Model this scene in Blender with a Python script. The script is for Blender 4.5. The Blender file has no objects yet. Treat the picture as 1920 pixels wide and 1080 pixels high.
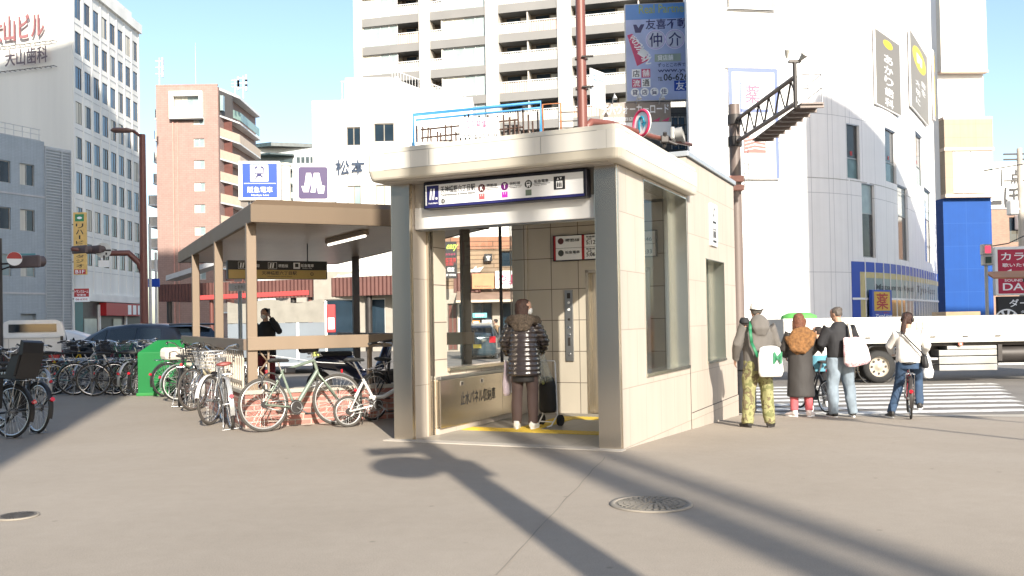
import bpy, bmesh, math, random
from mathutils import Vector, Matrix, noise
R = math.radians
sc = bpy.context.scene
col = sc.collection
random.seed(7)
# ---------------------------------------------------------------- camera
F, CH = 1720.0, 1.35
SHY = 32.0 / 1920
camd = bpy.data.cameras.new('camera')
camd.sensor_width = 36.0
camd.lens = 36.0 * F / 1920
camd.shift_y = SHY
camd.clip_end = 3000
cam = bpy.data.objects.new('camera', camd)
col.objects.link(cam)
CAMM = Matrix.Translation((0, 0, CH)) @ Matrix.Rotation(R(90 + 1.0), 4, 'X') @ Matrix.Rotation(R(-1.0), 4, 'Z')
cam.matrix_world = CAMM
sc.camera = cam
# ---------------------------------------------------------------- light
SUN_EL = R(26)
TOSUN = Vector((.285 * math.cos(SUN_EL) / 1.0398, -1.0 * math.cos(SUN_EL) / 1.0398, math.sin(SUN_EL))).normalized()
w = bpy.data.worlds.new('World')
sc.world = w
w.use_nodes = True
nt = w.node_tree
sky = nt.nodes.new('ShaderNodeTexSky')
sky.sky_type = 'NISHITA'
sky.sun_disc = False
sky.sun_elevation = SUN_EL
sky.sun_rotation = math.atan2(TOSUN.x, TOSUN.y)
sky.air_density = 1.0
sky.dust_density = 1.3
sky.ozone_density = 1.1
nt.links.new(sky.outputs[0], nt.nodes['Background'].inputs[0])
nt.nodes['Background'].inputs[1].default_value = 0.142
sd = bpy.data.lights.new('sun', 'SUN')
sd.energy = 5.0
sd.angle = R(0.5)
sd.color = (1.0, .93, .82)
so = bpy.data.objects.new('sun', sd)
col.objects.link(so)
so.rotation_euler = TOSUN.to_track_quat('Z', 'Y').to_euler()
so.location = (10, -30, 30)
vs = sc.view_settings
vs.view_transform = 'Standard'
vs.look = 'None'
vs.gamma = 1
vs.exposure = 0.9
sc.cycles.max_bounces = 8
sc.cycles.transparent_max_bounces = 12
sc.cycles.use_denoising = True
sc.cycles.sample_clamp_indirect = 4


# ---------------------------------------------------------------- pixel -> world (1920 x 1080 frame)
def ray(px, py):
    d = Vector(((px - 960) / F, -(py - 540) / F + SHY * 1920 / F, -1))
    return CAMM.to_3x3() @ d


def D(px, py, Y):
    d = ray(px, py)
    return Vector((0, 0, CH)) + d * (Y / d.y)


def G(px, py, z=0.0):
    d = ray(px, py)
    return Vector((0, 0, CH)) + d * ((z - CH) / d.z)


# ---------------------------------------------------------------- materials
MATS = {}


def base_mat(name):
    m = bpy.data.materials.new(name)
    m.use_nodes = True
    n = m.node_tree.nodes
    return m, n, m.node_tree.links, n['Principled BSDF']


def M(name, c=(.5, .5, .5), rough=.6, metal=0., var=.12, scale=2.5, bump=0., bscale=60., coat=0., streak=0., spec=.5, emit=None, alpha=1., trans=0.):
    """plain painted / cloth / metal surface with broad and fine tone variation"""
    if name in MATS:
        return MATS[name]
    m, n, l, p = base_mat(name)
    p.inputs['Roughness'].default_value = rough
    p.inputs['Metallic'].default_value = metal
    p.inputs['Coat Weight'].default_value = coat
    p.inputs['Specular IOR Level'].default_value = spec
    p.inputs['Alpha'].default_value = alpha
    p.inputs['Transmission Weight'].default_value = trans
    tc = n.new('ShaderNodeTexCoord')
    nz = n.new('ShaderNodeTexNoise')
    nz.inputs['Scale'].default_value = scale
    nz.inputs['Detail'].default_value = 6
    if streak:
        mp = n.new('ShaderNodeMapping')
        mp.inputs['Scale'].default_value = (1, 1, .06)
        l.new(tc.outputs['Object'], mp.inputs[0])
        l.new(mp.outputs[0], nz.inputs['Vector'])
    else:
        l.new(tc.outputs['Object'], nz.inputs['Vector'])
    rmp = n.new('ShaderNodeMapRange')
    rmp.inputs[1].default_value = .3
    rmp.inputs[2].default_value = .7
    rmp.inputs[3].default_value = 1 - var
    rmp.inputs[4].default_value = 1 + var
    l.new(nz.outputs[0], rmp.inputs[0])
    mx = n.new('ShaderNodeMix')
    mx.data_type = 'RGBA'
    mx.blend_type = 'MULTIPLY'
    mx.inputs[0].default_value = 1
    mx.inputs[6].default_value = (*c, 1)
    l.new(rmp.outputs[0], mx.inputs[7])
    l.new(mx.outputs[2], p.inputs['Base Color'])
    if rough > .05:
        rr = n.new('ShaderNodeMapRange')
        rr.inputs[3].default_value = max(.02, rough * .85)
        rr.inputs[4].default_value = min(1, rough * 1.15)
        l.new(nz.outputs[0], rr.inputs[0])
        l.new(rr.outputs[0], p.inputs['Roughness'])
    if bump:
        b = n.new('ShaderNodeBump')
        b.inputs['Strength'].default_value = bump
        b.inputs['Distance'].default_value = .01
        n2 = n.new('ShaderNodeTexNoise')
        n2.inputs['Scale'].default_value = bscale
        n2.inputs['Detail'].default_value = 4
        l.new(tc.outputs['Object'], n2.inputs['Vector'])
        l.new(n2.outputs[0], b.inputs['Height'])
        l.new(b.outputs[0], p.inputs['Normal'])
    if emit:
        p.inputs['Emission Color'].default_value = (*emit[:3], 1)
        p.inputs['Emission Strength'].default_value = emit[3]
    MATS[name] = m
    return m


def MT(name, c, mortar, w, h, ms=.006, off=.0, rough=.45, var=.08, bump=.3, c2=None):
    """tiles / bricks / panels laid out in metres on the surface's own UV"""
    if name in MATS:
        return MATS[name]
    m, n, l, p = base_mat(name)
    tc = n.new('ShaderNodeTexCoord')
    br = n.new('ShaderNodeTexBrick')
    br.offset = off
    br.squash = 1
    c2 = c2 or tuple(x * (1 - var) for x in c)
    br.inputs['Color1'].default_value = (*c, 1)
    br.inputs['Color2'].default_value = (*c2, 1)
    br.inputs['Mortar'].default_value = (*mortar, 1)
    br.inputs['Scale'].default_value = 1
    br.inputs['Mortar Size'].default_value = ms
    br.inputs['Mortar Smooth'].default_value = .1
    br.inputs['Bias'].default_value = 0
    br.inputs['Brick Width'].default_value = w
    br.inputs['Row Height'].default_value = h
    l.new(tc.outputs['UV'], br.inputs['Vector'])
    nz = n.new('ShaderNodeTexNoise')
    nz.inputs['Scale'].default_value = 1.3
    nz.inputs['Detail'].default_value = 8
    l.new(tc.outputs['UV'], nz.inputs['Vector'])
    rmp = n.new('ShaderNodeMapRange')
    rmp.inputs[1].default_value = .3
    rmp.inputs[2].default_value = .7
    rmp.inputs[3].default_value = 1 - var
    rmp.inputs[4].default_value = 1 + var * .6
    l.new(nz.outputs[0], rmp.inputs[0])
    # faint vertical rain streaks
    mp = n.new('ShaderNodeMapping')
    mp.inputs['Scale'].default_value = (5, .22, 1)
    l.new(tc.outputs['UV'], mp.inputs[0])
    n3 = n.new('ShaderNodeTexNoise')
    n3.inputs['Scale'].default_value = 1
    n3.inputs['Detail'].default_value = 5
    l.new(mp.outputs[0], n3.inputs['Vector'])
    r3 = n.new('ShaderNodeMapRange')
    r3.inputs[1].default_value = .35
    r3.inputs[2].default_value = .72
    r3.inputs[3].default_value = 1.03
    r3.inputs[4].default_value = .95
    l.new(n3.outputs[0], r3.inputs[0])
    mu = n.new('ShaderNodeMath')
    mu.operation = 'MULTIPLY'
    l.new(rmp.outputs[0], mu.inputs[0])
    l.new(r3.outputs[0], mu.inputs[1])
    mx = n.new('ShaderNodeMix')
    mx.data_type = 'RGBA'
    mx.blend_type = 'MULTIPLY'
    mx.inputs[0].default_value = 1
    l.new(br.outputs[0], mx.inputs[6])
    l.new(mu.outputs[0], mx.inputs[7])
    l.new(mx.outputs[2], p.inputs['Base Color'])
    p.inputs['Roughness'].default_value = rough
    p.inputs['Specular IOR Level'].default_value = .3
    if bump:
        b = n.new('ShaderNodeBump')
        b.inputs['Strength'].default_value = bump
        b.inputs['Distance'].default_value = .01
        b.invert = True
        l.new(br.outputs[1], b.inputs['Height'])
        l.new(b.outputs[0], p.inputs['Normal'])
    MATS[name] = m
    return m


def glass_mat(name, tint=(.8, .9, .88), refl=.12, dirt=.0):
    """thin clear pane: see-through with a fresnel reflection"""
    m = bpy.data.materials.new(name)
    m.use_nodes = True
    n, l = m.node_tree.nodes, m.node_tree.links
    n.remove(n['Principled BSDF'])
    t = n.new('ShaderNodeBsdfTransparent')
    t.inputs[0].default_value = (*tint, 1)
    g = n.new('ShaderNodeBsdfGlossy')
    g.inputs['Roughness'].default_value = .02
    fr = n.new('ShaderNodeFresnel')
    fr.inputs[0].default_value = 1.22
    mul = n.new('ShaderNodeMath')
    mul.operation = 'MULTIPLY_ADD'
    mul.inputs[1].default_value = .8
    mul.inputs[2].default_value = refl
    l.new(fr.outputs[0], mul.inputs[0])
    mx = n.new('ShaderNodeMixShader')
    l.new(mul.outputs[0], mx.inputs[0])
    l.new(t.outputs[0], mx.inputs[1])
    l.new(g.outputs[0], mx.inputs[2])
    l.new(mx.outputs[0], n['Material Output'].inputs[0])
    MATS[name] = m
    return m


# ---------------------------------------------------------------- mesh builder
TXT = {}


def text_geo(s):
    if s not in TXT:
        c = bpy.data.curves.new('lettering', 'FONT')
        c.body = s
        c.resolution_u = 3
        c.align_x = 'LEFT'
        c.offset = .013
        o = bpy.data.objects.new('lettering', c)
        col.objects.link(o)
        me = bpy.data.meshes.new_from_object(o.evaluated_get(bpy.context.evaluated_depsgraph_get()))
        v = [x.co.copy() for x in me.vertices]
        f = [tuple(p.vertices) for p in me.polygons]
        bpy.data.objects.remove(o)
        bpy.data.curves.remove(c)
        bpy.data.meshes.remove(me)
        x0 = min((q.x for q in v), default=0)
        x1 = max((q.x for q in v), default=1)
        y0 = min((q.y for q in v), default=0)
        y1 = max((q.y for q in v), default=1)
        TXT[s] = ([((q.x - x0) / (x1 - x0), (q.y - y0) / (y1 - y0)) for q in v], f)
    return TXT[s]


class MB:
    def __init__(s, X=None):
        s.v, s.f, s.m, s.s = [], [], [], []
        s.X = X or Matrix()
        s.mi = 0
        s.mats = []

    def mat(s, m):
        if m not in s.mats:
            s.mats.append(m)
        s.mi = s.mats.index(m)
        return s

    def add(s, vs, fs, smooth=False):
        o = len(s.v)
        s.v += [s.X @ Vector(q) for q in vs]
        for f in fs:
            s.f.append(tuple(i + o for i in f))
            s.m.append(s.mi)
            s.s.append(smooth)
        return s

    def bx(s, x0, y0, z0, x1, y1, z1):
        vs = [(x, y, z) for z in (z0, z1) for y in (y0, y1) for x in (x0, x1)]
        return s.add(vs, [(0, 2, 3, 1), (4, 5, 7, 6), (0, 1, 5, 4), (2, 6, 7, 3), (0, 4, 6, 2), (1, 3, 7, 5)])

    def rb(s, x0, y0, z0, x1, y1, z1, b=.01):
        """box with chamfered edges"""
        bm = bmesh.new()
        bmesh.ops.create_cube(bm, size=1)
        for v in bm.verts:
            v.co = Vector(((x0 + x1) / 2 + v.co.x * (x1 - x0), (y0 + y1) / 2 + v.co.y * (y1 - y0), (z0 + z1) / 2 + v.co.z * (z1 - z0)))
        bmesh.ops.bevel(bm, geom=bm.edges[:] + bm.verts[:], offset=b, segments=2, affect='EDGES', profile=.5)
        bm.verts.index_update()
        s.add([v.co.copy() for v in bm.verts], [[v.index for v in f.verts] for f in bm.faces])
        bm.free()
        return s

    def cyl(s, p0, p1, r0, r1=None, n=12, cap=True, smooth=True):
        r1 = r0 if r1 is None else r1
        p0, p1 = Vector(p0), Vector(p1)
        q = (p1 - p0).to_track_quat('Z', 'Y')
        vs = []
        for p, r in ((p0, r0), (p1, r1)):
            for i in range(n):
                a = 2 * math.pi * i / n
                vs.append(p + q @ Vector((r * math.cos(a), r * math.sin(a), 0)))
        s.add(vs, [(i, (i + 1) % n, n + (i + 1) % n, n + i) for i in range(n)], smooth)
        if cap:
            s.add(vs[:n], [tuple(reversed(range(n)))])
            s.add(vs[n:], [tuple(range(n))])
        return s

    def tube(s, pts, r, n=8, closed=False, cap=True):
        pts = [Vector(p) for p in pts]
        k = len(pts)
        rs = r if isinstance(r, (list, tuple)) else [r] * k
        vs = []
        up = None
        for i, p in enumerate(pts):
            a = pts[i - 1] if (i > 0 or closed) else p
            b = pts[(i + 1) % k] if (i < k - 1 or closed) else p
            t = (b - a).normalized()
            if up is None:
                up = t.orthogonal().normalized()
            up = (up - t * up.dot(t))
            up = up.normalized() if up.length > 1e-6 else t.orthogonal().normalized()
            sd_ = t.cross(up)
            for j in range(n):
                an = 2 * math.pi * j / n
                vs.append(p + (up * math.cos(an) + sd_ * math.sin(an)) * rs[i])
        fs = []
        for i in range(k if closed else k - 1):
            a, b = i * n, ((i + 1) % k) * n
            for j in range(n):
                fs.append((a + j, a + (j + 1) % n, b + (j + 1) % n, b + j))
        if cap and not closed:
            fs.append(tuple(reversed(range(n))))
            fs.append(tuple(range((k - 1) * n, k * n)))
        return s.add(vs, fs, True)

    def torus(s, c, ax, RR, r, N=36, n=8, a0=0, a1=360):
        c, ax = Vector(c), Vector(ax)
        q = ax.to_track_quat('Z', 'Y')
        full = abs(a1 - a0) >= 360
        pts = [c + q @ Vector((RR * math.cos(R(a0 + (a1 - a0) * i / N)), RR * math.sin(R(a0 + (a1 - a0) * i / N)), 0)) for i in range(N if full else N + 1)]
        return s.tube(pts, r, n, closed=full)

    def loft(s, rings, cap=True, smooth=True):
        n = len(rings[0])
        vs = [p for r_ in rings for p in r_]
        fs = []
        for i in range(len(rings) - 1):
            for j in range(n):
                fs.append((i * n + j, i * n + (j + 1) % n, (i + 1) * n + (j + 1) % n, (i + 1) * n + j))
        if cap:
            fs.append(tuple(reversed(range(n))))
            fs.append(tuple(range((len(rings) - 1) * n, len(rings) * n)))
        return s.add(vs, fs, smooth)

    def limb(s, pts, n=14, ux=(1, 0, 0)):
        """pts: (pos, rx, ry) elliptical rings across the path"""
        P = [Vector(p[0]) for p in pts]
        rings = []
        for i, (p, rx, ry) in enumerate(pts):
            t = (P[min(i + 1, len(P) - 1)] - P[max(i - 1, 0)]).normalized()
            u = Vector(ux) - t * t.dot(Vector(ux))
            u = u.normalized() if u.length > .05 else t.orthogonal().normalized()
            v = t.cross(u)
            rings.append([P[i] + u * rx * math.cos(2 * math.pi * j / n) + v * ry * math.sin(2 * math.pi * j / n) for j in range(n)])
        return s.loft(rings)

    def ball(s, c, r, nu=14, nv=9, zc=(-1, 1)):
        c = Vector(c)
        rx, ry, rz = r if isinstance(r, (tuple, list)) else (r, r, r)
        rings = []
        for i in range(nv + 1):
            z = math.sin(-math.pi / 2 + math.pi * i / nv)
            z = max(zc[0], min(zc[1], z))
            q = math.sqrt(max(1e-6, 1 - z * z))
            rings.append([c + Vector((rx * q * math.cos(2 * math.pi * j / nu), ry * q * math.sin(2 * math.pi * j / nu), rz * z)) for j in range(nu)])
        return s.loft(rings)

    def prism(s, poly, o, u, v, th, smooth=False):
        """polygon in (u, v) at o, extruded by th along u x v"""
        o, u, v = Vector(o), Vector(u).normalized(), Vector(v).normalized()
        w_ = u.cross(v) * th
        n = len(poly)
        a = [o + u * x + v * y for x, y in poly]
        b = [p + w_ for p in a]
        s.add(a + b, [(i, (i + 1) % n, n + (i + 1) % n, n + i) for i in range(n)], smooth)
        s.add(a, [tuple(reversed(range(n)))])
        s.add(b, [tuple(range(n))])
        return s

    def text(s, t, x0, y0, x1, y1, o=(0, 0, 0), u=(1, 0, 0), v=(0, 0, 1), th=.004, shear=0.):
        """lettering filling the rectangle x0..x1, y0..y1 of the (u, v) plane at o, raised towards u x v"""
        vs, fs = text_geo(t)
        o, u, v = Vector(o), Vector(u).normalized(), Vector(v).normalized()
        nrm = u.cross(v).normalized() * th
        s.add([o + u * (x0 + (x1 - x0) * (a + shear * b)) + v * (y0 + (y1 - y0) * b) + nrm for a, b in vs], fs)
        return s

    def rect(s, x0, y0, x1, y1, o=(0, 0, 0), u=(1, 0, 0), v=(0, 0, 1), th=.002):
        o, u, v = Vector(o), Vector(u).normalized(), Vector(v).normalized()
        w_ = u.cross(v).normalized() * th
        return s.add([o + u * a + v * b + w_ for a, b in ((x0, y0), (x1, y0), (x1, y1), (x0, y1))], [(0, 1, 2, 3)])

    def disc(s, cx, cy, rx, ry=None, o=(0, 0, 0), u=(1, 0, 0), v=(0, 0, 1), th=.002, n=28):
        ry = ry or rx
        o, u, v = Vector(o), Vector(u).normalized(), Vector(v).normalized()
        w_ = u.cross(v).normalized() * th
        return s.add([o + u * (cx + rx * math.cos(2 * math.pi * i / n)) + v * (cy + ry * math.sin(2 * math.pi * i / n)) + w_ for i in range(n)], [tuple(range(n))])

    def poly(s, pts, o=(0, 0, 0), u=(1, 0, 0), v=(0, 0, 1), th=.002):
        o, u, v = Vector(o), Vector(u).normalized(), Vector(v).normalized()
        w_ = u.cross(v).normalized() * th
        return s.add([o + u * a + v * b + w_ for a, b in pts], [tuple(range(len(pts)))])

    def facade(s, W, H, ops, d=.2, x0=0., z0=0.):
        """wall in the x-z plane (outward = -y) with openings (xa, za, xb, zb) and reveals of depth d"""
        xs = sorted({x0, W} | {q for o in ops for q in (o[0], o[2])})
        zs = sorted({z0, H} | {q for o in ops for q in (o[1], o[3])})
        for i in range(len(xs) - 1):
            for k in range(len(zs) - 1):
                cx, cz = (xs[i] + xs[i + 1]) / 2, (zs[k] + zs[k + 1]) / 2
                if any(o[0] < cx < o[2] and o[1] < cz < o[3] for o in ops):
                    continue
                s.add([(xs[i], 0, zs[k]), (xs[i + 1], 0, zs[k]), (xs[i + 1], 0, zs[k + 1]), (xs[i], 0, zs[k + 1])], [(0, 1, 2, 3)])
        for a, b, c, e in ops:
            q = [(a, 0, b), (c, 0, b), (c, 0, e), (a, 0, e)]
            q2 = [(x, d, z) for x, _, z in q]
            s.add(q + q2, [(1, 0, 4, 5), (2, 1, 5, 6), (3, 2, 6, 7), (0, 3, 7, 4)])
        return s

    def mesh(s, name):
        me = bpy.data.meshes.new(name)
        me.from_pydata([tuple(q) for q in s.v], [], s.f)
        for m_ in s.mats:
            me.materials.append(m_)
        me.polygons.foreach_set('material_index', s.m)
        me.polygons.foreach_set('use_smooth', s.s)
        uv = me.uv_layers.new(name='UVMap')
        dat = [0.0] * (2 * len(me.loops))
        co = [v.co for v in me.vertices]
        for p in me.polygons:
            n = p.normal
            if abs(n.z) > .75:
                for li in p.loop_indices:
                    c = co[me.loops[li].vertex_index]
                    dat[2 * li], dat[2 * li + 1] = c.x, c.y
            else:
                t = Vector((-n.y, n.x, 0)).normalized()
                for li in p.loop_indices:
                    c = co[me.loops[li].vertex_index]
                    dat[2 * li], dat[2 * li + 1] = t.dot(c), c.z
        uv.data.foreach_set('uv', dat)
        me.validate()
        return me

    def obj(s, name, parent=None, label=None, bevel=0):
        o = bpy.data.objects.new(name, s.mesh(name))
        col.objects.link(o)
        if parent:
            o.parent = parent
        if label:
            o['label'] = label
        if bevel:
            b = o.modifiers.new('bevel', 'BEVEL')
            b.width = bevel
            b.segments = 2
            b.limit_method = 'ANGLE'
        return o


def thing(name, label, cat, loc=(0, 0, 0), rz=0., group=None):
    o = bpy.data.objects.new(name, None)
    col.objects.link(o)
    o.location = loc
    o.rotation_euler = (0, 0, rz)
    o.empty_display_size = .2
    return tag(o, label, cat, group)


def tag(o, label, cat, group=None, kind=None):
    o['label'] = label
    o['category'] = cat
    if group:
        o['group'] = group
    if kind:
        o['kind'] = kind
    return o


def struct(o):
    o['kind'] = 'structure'
    return o


def copy_part(o, parent, mtx):
    c = o.copy()
    col.objects.link(c)
    c.parent = parent
    c.matrix_basis = mtx
    for ch in o.children:
        copy_part(ch, c, ch.matrix_basis.copy())
    return c


def frame_x(o, u):
    """4x4 with local x along the horizontal direction u, z up, y inwards"""
    u = Vector((u[0], u[1], 0)).normalized()
    y = Vector((-u.y, u.x, 0))
    m = Matrix((( u.x, y.x, 0, o[0]), (u.y, y.y, 0, o[1]), (0, 0, 1, o[2]), (0, 0, 0, 1)))
    return m


# shared materials
STEEL = M('brushed_steel', (.62, .56, .47), .24, .96, .08, 1.2, streak=1)
STEELD = M('dull_steel', (.36, .36, .36), .4, .9, .1)
CHROME = M('chrome', (.75, .75, .75), .18, 1., .05)
STONE = MT('stone_panels', (.46, .405, .345), (.30, .26, .215), .6, .62, .005, .5, .55, .05, .15)
TILEIN = MT('beige_wall_tiles', (.52, .46, .38), (.16, .13, .11), .42, .45, .006, 0, .35, .07, .2)
WHITE = M('white_paint', (.80, .79, .76), .5, 0, .04, .4)
WHITES = M('white_sign_face', (.82, .82, .82), .4, 0, .02)
BLACK = M('black_print', (.015, .015, .018), .5, 0, .1)
RUBBER = M('black_rubber', (.025, .025, .025), .75, 0, .25, 20)
DARK = M('dark_metal', (.045, .04, .038), .5, .3, .2)
REDBROWN = M('red_brown_paint', (.17, .06, .046), .45, 0, .18, 1.5, streak=1)
BROWNPOLE = M('grey_brown_paint', (.16, .125, .11), .5, 0, .18, 1.5, streak=1)
NAVY = M('navy_print', (.02, .02, .11), .4, 0, .05)
BLUEP = M('blue_print', (.012, .06, .38), .4, 0, .04)
REDP = M('red_print', (.38, .018, .02), .45, 0, .05)
PINKP = M('pink_print', (.52, .05, .14), .45, 0, .05)
YELP = M('yellow_print', (.55, .34, .04), .45, 0, .05)
GREENP = M('green_print', (.02, .22, .08), .45, 0, .05)
GREYP = M('grey_print', (.35, .34, .32), .5, 0, .05)
LGREY = M('light_grey_paint', (.5, .5, .5), .5, 0, .08)
WINGL = M('window_glass_dark', (.02, .035, .05), .06, 0, .3, .7, spec=.9)
WINGB = M('window_glass_blue', (.05, .10, .16), .05, 0, .35, .5, spec=1.)
WINGP = M('window_glass_pale', (.30, .38, .38), .08, 0, .2, .6, spec=.9)
CURT = M('window_curtain', (.62, .60, .52), .8, 0, .15, 3, streak=1)
ALU = M('aluminium_frame', (.46, .45, .43), .4, .5, .08)
BRONZE = M('bronze_frame', (.10, .08, .065), .45, .3, .1)
CLEAR = glass_mat('clear_glass', (.955, .975, .96), .03)
# ================================================================ setting: ground, roads, markings
CX, CY = 1.108, 9.493                      # right front corner of the elevator house
EX, EY = Vector((.906, -.4226, 0)), Vector((.4226, .906, 0))


def sstep(a, b, x):
    t = max(0., min(1., (x - a) / (b - a)))
    return t * t * (3 - 2 * t)


def gz(x, y):
    """the pavement is level round the elevator house and falls gently to the crossing"""
    p = Vector((x - CX, y - CY, 0))
    s = p.dot(EY)
    r_ = p.dot(EX)
    return -.0405 * max(0., min(s, 7.5)) * sstep(-2.6, -.05, r_)


def roadz(x):
    return -.15 - .17 * sstep(-1, 4, x)


def GP(px, py):
    """pixel -> point on the sloping pavement"""
    z = 0.
    for _ in range(8):
        p = G(px, py, z)
        z = gz(p.x, p.y)
    return Vector((p.x, p.y, z))


def asphalt(name, c, c2, scale=1.):
    m, n, l, p = base_mat(name)
    tc = n.new('ShaderNodeTexCoord')
    fine = n.new('ShaderNodeTexNoise')
    fine.inputs['Scale'].default_value = 120
    fine.inputs['Detail'].default_value = 5
    fine.inputs['Roughness'].default_value = .8
    big = n.new('ShaderNodeTexNoise')
    big.inputs['Scale'].default_value = .35 * scale
    big.inputs['Detail'].default_value = 7
    big.inputs['Roughness'].default_value = .6
    stn = n.new('ShaderNodeTexVoronoi')
    stn.inputs['Scale'].default_value = 2.2
    stn.inputs['Randomness'].default_value = 1
    for q in (fine, big, stn):
        l.new(tc.outputs['Object'], q.inputs['Vector'])
    rp = n.new('ShaderNodeValToRGB')
    rp.color_ramp.elements[0].position = .36
    rp.color_ramp.elements[0].color = (*c, 1)
    rp.color_ramp.elements[1].position = .66
    rp.color_ramp.elements[1].color = (*c2, 1)
    l.new(big.outputs[0], rp.inputs[0])
    mr = n.new('ShaderNodeMapRange')
    mr.inputs[1].default_value = .3
    mr.inputs[2].default_value = .7
    mr.inputs[3].default_value = .70
    mr.inputs[4].default_value = 1.3
    l.new(fine.outputs[0], mr.inputs[0])
    mx = n.new('ShaderNodeMix')
    mx.data_type = 'RGBA'
    mx.blend_type = 'MULTIPLY'
    mx.inputs[0].default_value = 1
    l.new(rp.outputs[0], mx.inputs[6])
    l.new(mr.outputs[0], mx.inputs[7])
    mid = n.new('ShaderNodeTexNoise')
    mid.inputs['Scale'].default_value = 7
    mid.inputs['Detail'].default_value = 8
    mid.inputs['Roughness'].default_value = .75
    l.new(tc.outputs['Object'], mid.inputs['Vector'])
    mm_ = n.new('ShaderNodeMapRange')
    mm_.inputs[1].default_value = .3
    mm_.inputs[2].default_value = .7
    mm_.inputs[3].default_value = .94
    mm_.inputs[4].default_value = 1.05
    l.new(mid.outputs[0], mm_.inputs[0])
    m3 = n.new('ShaderNodeMath')
    m3.operation = 'MULTIPLY'
    l.new(mr.outputs[0], m3.inputs[0])
    l.new(mm_.outputs[0], m3.inputs[1])
    l.new(m3.outputs[0], mx.inputs[7])
    # small dark chewing-gum and oil spots
    sp = n.new('ShaderNodeMapRange')
    sp.inputs[1].default_value = .03
    sp.inputs[2].default_value = .06
    sp.inputs[3].default_value = .72
    sp.inputs[4].default_value = 1
    l.new(stn.outputs['Distance'], sp.inputs[0])
    m2 = n.new('ShaderNodeMix')
    m2.data_type = 'RGBA'
    m2.blend_type = 'MULTIPLY'
    m2.inputs[0].default_value = 1
    l.new(mx.outputs[2], m2.inputs[6])
    l.new(sp.outputs[0], m2.inputs[7])
    l.new(m2.outputs[2], p.inputs['Base Color'])
    p.inputs['Roughness'].default_value = .9
    b = n.new('ShaderNodeBump')
    b.inputs['Strength'].default_value = .35
    b.inputs['Distance'].default_value = .004
    l.new(fine.outputs[0], b.inputs['Height'])
    l.new(b.outputs[0], p.inputs['Normal'])
    MATS[name] = m
    return m


PAVE = asphalt('pavement_asphalt', (.280, .238, .190), (.318, .273, .222))
ROADM = asphalt('road_asphalt', (.16, .145, .13), (.20, .185, .165), 2)
CONC = M('concrete', (.42, .38, .33), .85, 0, .15, 2, .3, 80)
LIGHTCONC = M('light_concrete', (.40, .365, .31), .85, 0, .12, 1.2, .2, 80)
LINEP = M('white_road_paint', (.70, .69, .66), .7, 0, .12, 6, .2, 90)


def worn(m, c, c2):
    n, l = m.node_tree.nodes, m.node_tree.links
    tc = n.new('ShaderNodeTexCoord')
    nz = n.new('ShaderNodeTexNoise')
    nz.inputs['Scale'].default_value = 5
    nz.inputs['Detail'].default_value = 9
    nz.inputs['Roughness'].default_value = .75
    l.new(tc.outputs['Object'], nz.inputs['Vector'])
    rp = n.new('ShaderNodeValToRGB')
    e = rp.color_ramp.elements
    e[0].position, e[0].color = .36, (*c2, 1)
    e[1].position, e[1].color = .46, (*c, 1)
    l.new(nz.outputs[0], rp.inputs[0])
    l.new(rp.outputs[0], n['Principled BSDF'].inputs['Base Color'])


worn(LINEP, (.66, .65, .62), (.30, .28, .25))

# road: one sheet to the horizon
mb = MB().mat(ROADM)
xs = [-1500, -300, -60, -20, -8, -4, -2, -1, 0, 1, 2, 3, 4, 6, 10, 20, 60, 300, 1500]
ys = [-300, -60, -10, 0, 10, 20, 40, 80, 200, 600, 2500]
vs_ = [(x, y, roadz(x)) for y in ys for x in xs]
nx = len(xs)
mb.add(vs_, [(j * nx + i, j * nx + i + 1, (j + 1) * nx + i + 1, (j + 1) * nx + i) for j in range(len(ys) - 1) for i in range(nx - 1)], True)
struct(mb.obj('road'))

# pavement island: y limit follows the kerb line
def kerb_y(x):
    pts = [(-40, 18.9), (-3.2, 18.9), (-1.0, 19.4), (2.2, 17.2), (3.2, 15.55), (5, 15.15), (14, 14.2), (30, 13.2)]
    for (a, ya), (b, yb) in zip(pts, pts[1:]):
        if x <= b:
            return ya + (yb - ya) * max(0, (x - a)) / (b - a)
    return pts[-1][1]


gx = [-40, -25, -16, -12] + [-10 + .5 * i for i in range(41)] + [12, 16, 22, 30]
mb = MB().mat(PAVE)
mk = MB().mat(LIGHTCONC)
NR = 40
rows = []
for x in gx:
    ky = kerb_y(x)
    c_ = []
    for j in range(NR + 1):
        y = -30 + (ky + 30) * (j / NR) ** .55
        c_.append((x, y, gz(x, y)))
    rows.append(c_)
vs_ = [p for c_ in rows for p in c_]
mb.add(vs_, [(i * (NR + 1) + j, (i + 1) * (NR + 1) + j, (i + 1) * (NR + 1) + j + 1, i * (NR + 1) + j + 1) for i in range(len(gx) - 1) for j in range(NR)], True)
struct(mb.obj('pavement'))
# kerb stones along the edge (they sink to road level at the crossing)
for x0, x1 in zip(gx, gx[1:]):
    a, b = kerb_y(x0), kerb_y(x1)
    wdt = .16 if x0 < 2 else .38
    p = [(x0, a - wdt, gz(x0, a - wdt) + .006), (x1, b - wdt, gz(x1, b - wdt) + .006), (x1, b + .02, gz(x1, b) + .006), (x0, a + .02, gz(x0, a) + .006)]
    q = [(x1, b + .02, -.5), (x0, a + .02, -.5)]
    mk.add(p + q, [(0, 1, 2, 3), (3, 2, 4, 5)])
struct(mk.obj('kerb'))
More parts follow.
